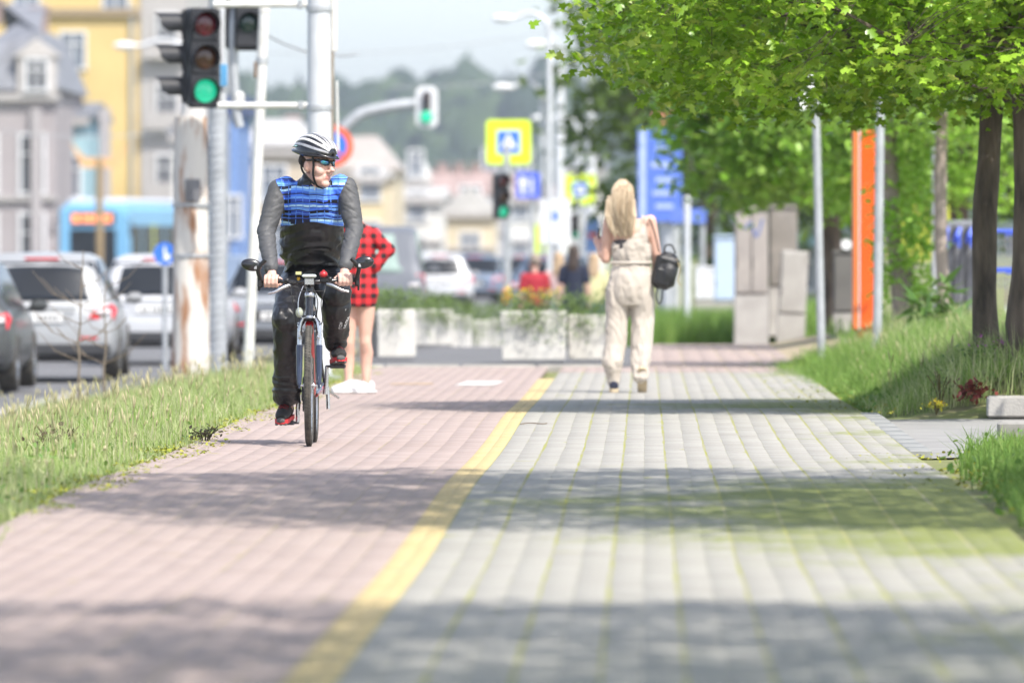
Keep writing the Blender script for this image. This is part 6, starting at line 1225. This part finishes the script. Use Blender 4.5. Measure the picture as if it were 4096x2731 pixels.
tuft('purple flowering cushion plant on the bank at the right edge', X(2325, 60), 60.0, .17, .09, 160, [(.10, .18, .04), (.16, .24, .06)], 'purple_cushion', .03, fl=(60, [(.45, .06, .42), (.55, .12, .5)]), dz=.08); tuft('leafy green plant with magenta blooms above the red-leaved plant', X(2255, 60.6), 60.6, .16, .17, 150, [(.06, .14, .04), (.10, .20, .06)], 'leafy_plant', .05, fl=(8, [(.5, .05, .4), (.5, .1, .45)]), dz=.02)
tuft('long-bladed grassy tuft at the foot of the second young trunk', X(2140, 78), 78, .22, .55, 90, [(.07, .15, .03), (.12, .22, .05)], 'grass_tuft', .28, LANCE); tuft('dark weed clump at the left verge edge near the cyclist', X(470, 51), 51, .10, .10, 90, [(.10, .10, .05), (.14, .09, .07), (.16, .2, .07)], 'weed_clump', .03, dz=-.01); tuft('green leafy weed in the middle of the left verge', X(130, 49), 49, .16, .16, 120, [(.05, .13, .03), (.08, .18, .04)], 'weed_clump', .05)
for i, (xd, dd, hh, lab) in enumerate(((178, 74, 1.45, 'bare thin twig sapling in front of the silver hatchback'), (240, 77, 1.25, 'second bare twig sapling, right of the first, before the tail light'))):
    rng = np.random.default_rng(50 + i); x = X(xd, dd); T = thing('bare_sapling', lab, 'sapling', (x, dd, gz(x, dd))); mb = MB(); p = [(0, 0, -.05)]
    for k in range(9): p.append((p[-1][0] + rng.normal(.002, .012), p[-1][1], (k+1)*hh/9))
    mb.tube(p, np.linspace(.013, .004, 10).tolist(), 6, cap=False)
    for k in range(16): q = p[rng.integers(3, 9)]; s = rng.choice((-1, 1)); L = rng.uniform(.15, .5); mb.tube([q, (q[0] + s*L*.5, q[1], q[2] + L*.22), (q[0] + s*L*.85, q[1], q[2] + L*.62)], [.005, .0035, .002], 4, cap=False)
    obj('stem', mb, mat('twig_bark', (.20, .16, .12), .9), T)
tw = obj('fallen_twig', MB().tube(bezier([(0, 0, .008), (.06, .03, .014), (.14, .0, .01), (.17, .06, .012)], 12), .004, 5), mat('twig_bark', (.20, .16, .12), .9), loc=(X(1195, 54.8), 54.8, gz(-.8, 54.8))); tag(tw, 'small dry twig lying on the grey paving beside the yellow line', 'twig')
# ================================================================== OTHER PEOPLE
def standing(lab, x, d, z, shapes, cloth, hairs, skinm=None, rz=0, voxel=.009, name='person', extra=None):
    T = thing(name, lab, 'person', (x, d, z), math.radians(rz)); b = MB(); shapes(b); obj('body', fuse(b, voxel, 2), skinm or skin_m, T, angle=180)
    for (nm, fn, vx, it, disp, m) in cloth: c = MB(); fn(c); obj(nm, fuse(c, vx, it, .5, disp), m, T, angle=180)
    for (nm, fn, vx, disp, m) in hairs: c = MB(); fn(c); obj(nm, fuse(c, vx, 2, .5, disp), m, T, angle=180)
    return T
def hand_relaxed(b, c, M, s=1):
    C = Vector(c)
    def w(*p): return C + M @ Vector(p)
    b.ell(w(0, 0, -.03), (.038, .016, .045), 12, 8, M)
    for i, (fx, L) in enumerate(((.028, .9), (.010, 1), (-.009, .95), (-.027, .78))): b.tube([w(fx, 0, -.06), w(fx*1.1, -.006, -.06 - .035*L), w(fx*1.1, -.018, -.06 - .06*L), w(fx*1.05, -.03, -.06 - .078*L)], [.0095, .009, .008, .007], 8)
    b.tube([w(s*.03, -.004, -.01), w(s*.05, -.012, -.035), w(s*.052, -.02, -.06)], [.012, .011, .009], 8)
# --- woman walking away
WD = 68.8; WX = X(2520*.57422, WD); wz = gz(WX, WD)
pale = skin('pale_skin', (.66, .42, .33), (.60, .36, .28))
WL = [(-.165, -.01, 1.385), (-.195, .02, 1.08), (-.235, -.0, 1.115), (-.262, .12, 1.20)]; WR = [(.165, .0, 1.385), (.212, .02, 1.12), (.205, .13, .94)]
def wbody(b):
    head_shapes(b, RZ(180 + 22), (-.055, .015, 1.575)); b.tube([(-.01, .0, 1.36), (-.025, .0, 1.44), (-.045, .01, 1.50)], [.062, .052, .05], 14)
    b.tube([(0, 0, .92), (0, .0, 1.05), (0, 0, 1.20), (0, 0, 1.32), (0, 0, 1.40)], [(.15, .10), (.125, .085), (.135, .09), (.165, .085), (.10, .06)], 18, up=(1, 0, 0))
    for a_ in (-1, 1): b.ell((a_*.14, 0, 1.375), (.06, .055, .05))
    caps(b, [WL[0], (-.185, .005, 1.22), WL[1]], [.050, .046, .042]); caps(b, [WL[1], (-.222, .03, 1.12), WL[3]], [.040, .036, .026]); caps(b, WR, [.048, .040, .028])
    for i, fx in enumerate((-.026, -.009, .008, .025)): b.tube([(-.262 + fx*.5, .13, 1.22), (-.268 + fx, .15, 1.25), (-.250 + fx, .165, 1.255), (-.243 + fx, .15, 1.23)], [.010, .0095, .009, .008], 8)
    b.ell((-.262, .135, 1.215), (.036, .03, .030)); b.tube([(-.245, .11, 1.21), (-.225, .11, 1.24), (-.222, .12, 1.265)], [.012, .011, .009], 8)
    caps(b, [(-.09, 0, .88), (-.105, .06, .48), (-.13, .0, .10)], [.075, .05, .036]); caps(b, [(.09, 0, .88), (.09, .06, .50), (.095, -.10, .16)], [.075, .05, .036])
def jump(c):
    c.tube([(0.005, 0, .70), (.005, 0, .78), (.005, 0, .86), (.01, 0, .95), (.01, 0, 1.02), (.01, 0, 1.05), (.01, 0, 1.11), (.015, .0, 1.20)], [(.15, .09), (.178, .115), (.188, .126), (.176, .120), (.152, .104), (.146, .098), (.158, .106), (.150, .102)], 24, up=(1, 0, 0))
    caps(c, [(-.095, .0, .84), (-.108, .03, .60), (-.125, .03, .38), (-.140, -.01, .25), (-.13, .0, .08)], [.098, .092, .092, .092, .046], 18); caps(c, [(.100, .0, .84), (.102, .03, .60), (.092, -.0, .38), (.085, -.05, .24), (.085, -.09, .13)], [.100, .096, .086, .078, .060], 18)
    c.tube([(.02, -.01, 1.15), (.05, -.01, 1.20), (.095, -.005, 1.27), (.11, .0, 1.34)], [(.142, .100), (.112, .102), (.055, .096), (.03, .075)], 16, up=(1, 0, 0)); c.tube([(-.10, .0, 1.14), (-.125, .03, 1.22)], [(.06, .09), (.03, .06)], 12, up=(1, 0, 0))
linen = mat('beige_linen', (.52, .465, .405), .85, 0, .10, 12, .12, 260, col2=(.46, .405, .35), sheen=.2); blond = mat('blonde_hair', (.62, .51, .36), .5, 0, .25, 18, .5, 120, col2=(.36, .26, .17), stretch=(3, 3, .25), detail=6)
def hairsh(c):
    c.ell((-.060, -.015, 1.605), (.092, .105, .105)); c.tube([(-.075, -.07, 1.58), (-.080, -.085, 1.46), (-.070, -.085, 1.36), (-.05, -.08, 1.31), (-.04, -.075, 1.275)], [(.108, .045), (.118, .042), (.108, .036), (.075, .028), (.03, .016)], 16, up=(1, 0, 0))
    for i in range(12): a = -.185 + i*.0195; c.tube([(a, -.085, 1.55), (a - .008 + .01*(i % 3), -.108, 1.42), (a*.85 - .01, -.100, 1.33 - .012*(i % 4)), (a*.7 - .01, -.09, 1.275 - .018*(i % 3))], [.013, .013, .011, .005], 8)
WT = standing('blonde woman in a beige jumpsuit walking away on the footpath', WX, WD, wz, wbody,
    [('jumpsuit', jump, .009, 3, lambda p: .006*ridged(p, 10, 9, 4, 2) + .009*crease(p, 9, 9, 2.2, 8, 4.) + .005*crease(Vector((p.x + .25*p.z, p.y, p.z)), 16, 12, 5, 3, 4.) + .006*ridged(p, 6, 6, 14, 1)*(1 - sm(.12, .30, p.z)) + .004*ridged(p, 12, 8, 20, 1)*sm(1.02, 1.08, p.z), linen)], [('hair', hairsh, .007, lambda p: .004*ridged(p, 45, 30, 4), blond)], pale)
obj('undershirt', fuse(MB().tube([(0, 0, 1.14), (.0, 0, 1.235)], [(.145, .097), (.140, .094)], 18, up=(1, 0, 0)), .008, 2), mat('dark_grey_top', (.07, .065, .07), .8), WT, angle=180); obj('waist_tie', MB().torus((.01, 0, 1.045), .136, .011, 40, 8, RY(90)).v and MB().lathe([(.166, -.012), (.176, 0), (.166, .012), (.158, 0), (.166, -.012)], (.01, 0, 1.045), 36, Matrix.Diagonal((1, .66, 1))), linen, WT)
for pts in ([(.085, -.075, 1.30), (.10, -.05, 1.40), (.10, .02, 1.43)], [(.115, -.06, 1.30), (.125, -.045, 1.40), (.125, .02, 1.42)]): obj('shoulder_strap', MB().tube(bezier(pts, 10), [(.006, .003)]*12, 8), linen, WT)
def wshoe(x, y, z, pitch):
    M = RX(pitch); C = Vector((x, y, z)); 
    def w(*p): return C + M @ Vector(p)
    u = obj('shoe', fuse(MB().tube([w(0, -.11, .04), w(0, -.04, .05), w(0, .05, .045), w(0, .13, .03)], [(.034, .035), (.038, .036), (.042, .030), (.030, .018)], 14, up=(1, 0, 0)), .006, 2), mat('navy_canvas', (.02, .025, .055), .8, 0, .1, 40), WT, angle=180)
    obj('sole', MB().prism([(-.034, -.13), (-.038, -.05), (-.040, .05), (-.03, .14), (.03, .14), (.040, .05), (.038, -.05), (.034, -.13), (.015, -.148), (-.015, -.148)], .028, (w(0, 0, -.008), M @ Vector((1, 0, 0)), M @ Vector((0, 1, 0)), M @ Vector((0, 0, 1)))), mat('beige_sole', (.58, .47, .32), .8), u)
wshoe(-.13, .02, .012, 0); wshoe(.098, -.06, .085, -52)
T = thing('phone', 'black mobile phone held up by the blonde woman', 'phone', (WX - .25, WD + .15, wz + 1.25)); obj('case', MB().box((0, 0, 0), (.012, .075, .15), RX(20), bev=.006), blk, T)
rng = np.random.default_rng(4); hsd = MB()
for i in range(170):      # loose strands over the hair
    a = rng.uniform(-2.6, -.5); r = rng.uniform(.86, 1.02); x0_, y0_ = -.060 + .10*r*math.cos(a), -.02 + .112*r*math.sin(a); xe = -.03 + (x0_ + .05)*rng.uniform(.3, 1.15); ze = rng.uniform(1.23, 1.38)
    hsd.tube(bezier([(-.06 + .3*(x0_ + .06), -.03, 1.715), (x0_, y0_, 1.63), (x0_ - .006 + rng.normal(0, .008), y0_ - .025 + rng.normal(0, .005), 1.46), (xe, -.105 + rng.normal(0, .008), ze)], 12), [.0042, .0042, .004, .0012], 4, cap=False)
hso = obj('hair_strands', hsd, blond, WT); hso['kind'] = 'stuff'
obj('watch', MB().torus((-.235, .05, 1.13), .033, .009, 20, 8, RY(20)), blk, WT)
T = thing('backpack', 'black leather backpack slung over the blonde woman\'s right shoulder', 'backpack', (WX + .285, WD - .04, wz + .98)); lea = mat('black_leather', (.02, .02, .022), .42, 0, .15, 14, .3, 120)
bp_ = MB().box((0, 0, 0), (.19, .13, .30), RY(14), bev=.05).ell((.01, -.05, -.04), (.075, .05, .11), 16, 10, RY(14)); obj('bag', fuse(bp_, .008, 3, .5, lambda p: .005*ridged(p, 12, 12, 12)), lea, T, angle=180); obj('front_pocket', fuse(MB().box((-.02, -.075, -.05), (.13, .04, .15), RY(14), bev=.018), .006, 2), lea, T, angle=180)
obj('top_handle', MB().tube(bezier([(-.01, 0, .14), (.0, -.01, .20), (.05, -.01, .205), (.085, 0, .14)], 16), .007, 8), lea, T); obj('strap', MB().tube(bezier([(-.14, .06, .42), (-.12, -.06, .40), (-.085, -.06, .30), (-.05, -.04, .15)], 16), [(.010, .004)]*18, 8), lea, T); obj('hanging_strap', MB().tube(bezier([(-.06, -.03, -.13), (-.075, -.03, -.20), (-.055, -.03, -.26), (-.03, -.03, -.24), (-.02, -.03, -.14)], 22), .006, 8), lea, T); obj('zip_cord', MB().tube(bezier([(.09, -.05, .10), (.115, -.05, .02), (.10, -.05, -.08), (.125, -.05, -.12)], 14), .004, 6), mat('tan_cord', (.45, .36, .22), .6), T)
# --- person in the red checked shirt behind the cyclist
PD = 68.4; PX = X(1425*.57422, PD); pz = gz(PX, PD)
def check_mat():
    m = bpy.data.materials.new('red_black_check'); m.use_nodes = True; t = m.node_tree; p = t.nodes['Principled BSDF']; tc = node(t, 'ShaderNodeTexCoord'); sp = node(t, 'ShaderNodeSeparateXYZ'); t.links.new(tc.outputs['Object'], sp.inputs[0])
    def band(o, f):
        a = node(t, 'ShaderNodeMath', operation='MULTIPLY'); a.inputs[1].default_value = f; t.links.new(o, a.inputs[0]); b = node(t, 'ShaderNodeMath', operation='FRACT'); t.links.new(a.outputs[0], b.inputs[0]); c = node(t, 'ShaderNodeMath', operation='GREATER_THAN'); c.inputs[1].default_value = .52; t.links.new(b.outputs[0], c.inputs[0]); return c.outputs[0]
    ad = node(t, 'ShaderNodeMath', operation='ADD'); t.links.new(band(sp.outputs[0], 12.5), ad.inputs[0]); t.links.new(band(sp.outputs[2], 12.5), ad.inputs[1])
    r = node(t, 'ShaderNodeValToRGB'); r.color_ramp.interpolation = 'CONSTANT'; e = r.color_ramp.elements; e[0].color = (.62, .028, .035, 1); e[1].position = .3; e[1].color = (.34, .012, .018, 1); q = e.new(.8); q.color = (.012, .01, .012, 1)
    h_ = node(t, 'ShaderNodeMath', operation='MULTIPLY'); h_.inputs[1].default_value = .5; t.links.new(ad.outputs[0], h_.inputs[0]); t.links.new(h_.outputs[0], r.inputs[0]); t.links.new(r.outputs[0], p.inputs['Base Color']); p.inputs['Roughness'].default_value = .85; return m
def pbody(b):
    head_shapes(b, RZ(160), (-.10, .02, 1.53)); b.tube([(-.03, 0, 1.32), (-.06, 0, 1.40), (-.09, .01, 1.46)], [.06, .052, .05], 14); b.tube([(0, 0, .75), (0, 0, 1.0), (-.01, 0, 1.2), (-.02, 0, 1.33)], [(.14, .09), (.12, .08), (.14, .085), (.10, .06)], 16, up=(1, 0, 0))
    caps(b, [(.13, 0, 1.29), (.245, .0, 1.14), (.13, -.05, 1.0)], [.045, .038, .028]); caps(b, [(-.16, 0, 1.29), (-.22, .02, 1.05), (-.20, .05, .85)], [.045, .038, .028]); hand_relaxed(b, (.10, -.06, 1.0), RZ(0) @ RY(60)); hand_relaxed(b, (-.20, .05, .82), RZ(90))
    [caps(b, [(a, 0, .76), (a*.97, .0, .60), (a*.93, -.005, .46), (a*.95, -.01, .41), (a*.97 + q, .022, .32), (a, .02, .22), (a*1.02, .0, .09)], [.080, .068, .050, .047, .053, .044, .031]) for a, q in ((-.062, -.006), (.078, .008))]
def shirt(c):
    c.tube([(-.005, 0, .70), (-.0, 0, .80), (0, 0, 1.0), (-.01, 0, 1.2), (-.025, 0, 1.31), (-.04, 0, 1.37)], [(.155, .12), (.175, .135), (.155, .12), (.165, .115), (.13, .09), (.065, .06)], 20, up=(1, 0, 0)); caps(c, [(.12, 0, 1.27), (.248, .0, 1.145), (.15, -.045, 1.02)], [.066, .062, .052]); caps(c, [(-.15, 0, 1.27), (-.22, .02, 1.06), (-.20, .05, .90)], [.064, .058, .05])
PT = standing('person in a red and black checked shirt with bare legs, half hidden behind the cyclist', PX, PD, pz, pbody, [('shirt', shirt, .009, 3, lambda p: .006*ridged(p, 9, 9, 9, 3), check_mat())], [('hair', lambda c: (c.ell((-.10, -.01, 1.56), (.09, .10, .10)), c.tube([(-.10, -.07, 1.52), (-.10, -.08, 1.38)], [(.08, .03), (.05, .02)], 12, up=(1, 0, 0))), .009, lambda p: .003*ridged(p, 40, 40, 8), mat('dark_brown_hair', (.06, .04, .03), .5, 0, .2, 30))], pale)
for (sx, yy_) in ((-.045, -.02), (.078, .02)):
    M_ = RZ(-62 if sx < 0 else -30); C = Vector((sx, yy_, 0)); u = obj('shoe', fuse(MB().tube([C + M_ @ Vector(p) for p in ((0, .08, .05), (0, 0, .06), (0, -.10, .04), (0, -.17, .03))], [(.036, .05), (.04, .05), (.044, .034), (.03, .02)], 14, up=M_ @ Vector((1, 0, 0))), .007, 2), mat('white_trainer', (.76, .76, .77), .7), PT, angle=180); obj('sole', MB().box(C + M_ @ Vector((0, -.03, .012)), (.085, .28, .026), M_, bev=.012), mat('white_rubber', (.74, .74, .74), .6), u)
# --- far pedestrians beyond the planters
def far_person(lab, xd, ytop, d, H, top, bot, hairm, longhair=False, arms=0, rz=0, skirt=False):
    x = X(xd, d); z = Z(ytop, d) - H; s = H/1.68
    def body(b):
        head_shapes(b, RZ(180), (0, .01, 1.57*s)); b.tube([(0, 0, 1.36*s), (0, 0, 1.48*s)], .05, 12); b.tube([(0, 0, .85*s), (0, 0, 1.1*s), (0, 0, 1.36*s)], [(.14, .09), (.12, .08), (.13, .07)], 14, up=(1, 0, 0))
        for a in (-1, 1): caps(b, [(a*.17, 0, 1.35*s), (a*.21, .0, 1.08*s), (a*(.16 if arms else .22), .12 if arms else .03, (1.10 if arms else .86)*s)], [.045, .038, .028]); caps(b, [(a*.085, 0, .86*s), (a*.09, .02, .46*s), (a*.09, 0, .08*s)], [.075, .05, .036]); hand_relaxed(b, (a*(.16 if arms else .22), .12 if arms else .03, (1.10 if arms else .86)*s), RZ(90*a)); b.tube([(a*.09, .10, .035), (a*.09, -.05, .04)], [.03, .035], 10)
    def shirt_(c):
        c.tube([(0, 0, .88*s), (0, 0, 1.1*s), (0, 0, 1.30*s), (0, 0, 1.40*s)], [(.16, .11), (.145, .10), (.165, .10), (.08, .06)], 16, up=(1, 0, 0))
        for a in (-1, 1): caps(c, [(a*.16, 0, 1.34*s), (a*.20, 0, 1.16*s)], [.06, .055])
    def trous(c):
        c.tube([(0, 0, .82*s), (0, 0, .95*s)], [(.165, .115), (.15, .105)], 16, up=(1, 0, 0))
        for a in (-1, 1): caps(c, [(a*.085, 0, .86*s), (a*.095, .02, .46*s), (a*.095, 0, (.5 if skirt else .10)*s)], [.095, .075, .065])
    def hair(c):
        c.ell((0, -.01, 1.60*s), (.088, .10, .10))
        if longhair: c.tube([(0, -.06, 1.56*s), (0, -.08, 1.38*s), (0, -.07, 1.22*s)], [(.09, .04), (.09, .035), (.05, .02)], 12, up=(1, 0, 0))
    return standing(lab, x, d, z, body, [('top', shirt_, .014, 2, lambda p: .005*ridged(p, 9, 9, 9), top), ('trousers', trous, .014, 2, lambda p: .005*ridged(p, 9, 9, 7), bot)], [('hair', hair, .012, None, hairm)], pale, rz, .013)
darkh = mat('dark_brown_hair', (.06, .04, .03), .5, 0, .2, 30); jean = mat('denim', (.10, .15, .24), .85); 
far_person('far pedestrian in a dark red T-shirt, left of the group beyond the planters', 1228, 583, 128, 1.66, mat('dark_red_shirt', (.38, .02, .035), .85), mat('black_cloth', (.02, .02, .025), .85), mat('grey_short_hair', (.32, .26, .21), .7), rz=15)
far_person('far woman with long dark hair and navy clothes beyond the planters', 1318, 563, 126, 1.68, mat('navy_cloth', (.018, .024, .05), .85), mat('navy_cloth', (.018, .024, .05), .85), darkh, True, rz=-10); far_person('far woman in a pale pink top, left of the long-haired woman in navy', 1283, 580, 130, 1.62, mat('pale_pink_cloth', (.62, .44, .42), .85), mat('light_denim', (.36, .42, .52), .85), mat('fair_hair', (.45, .32, .2), .6), True, 1)
far_person('far person in pale yellow top and dark shorts, beside the walking woman\'s arm', 1364, 582, 132, 1.64, mat('pale_yellow_cloth', (.66, .62, .34), .85), jean, mat('fair_hair', (.45, .32, .2), .6), True, 1, skirt=True)
# ================================================================== haze
hz = MB().box((0, 1750, 38), (3700, 3980, 80)); hm = bpy.data.materials.new('haze'); hm.use_nodes = True
t = hm.node_tree; t.nodes.clear(); ou = node(t, 'ShaderNodeOutputMaterial'); pv = node(t, 'ShaderNodeVolumePrincipled')
pv.inputs['Color'].default_value = (.82, .89, 1.0, 1); pv.inputs['Density'].default_value = .00015; pv.inputs['Anisotropy'].default_value = .3
hm.cycles.homogeneous_volume = True
t.links.new(pv.outputs[0], ou.inputs['Volume'])
hob = obj('haze', hz, hm, smooth=False); tag(hob, 'pale blue haze lying over the far street and the hills', 'haze', kind='stuff')
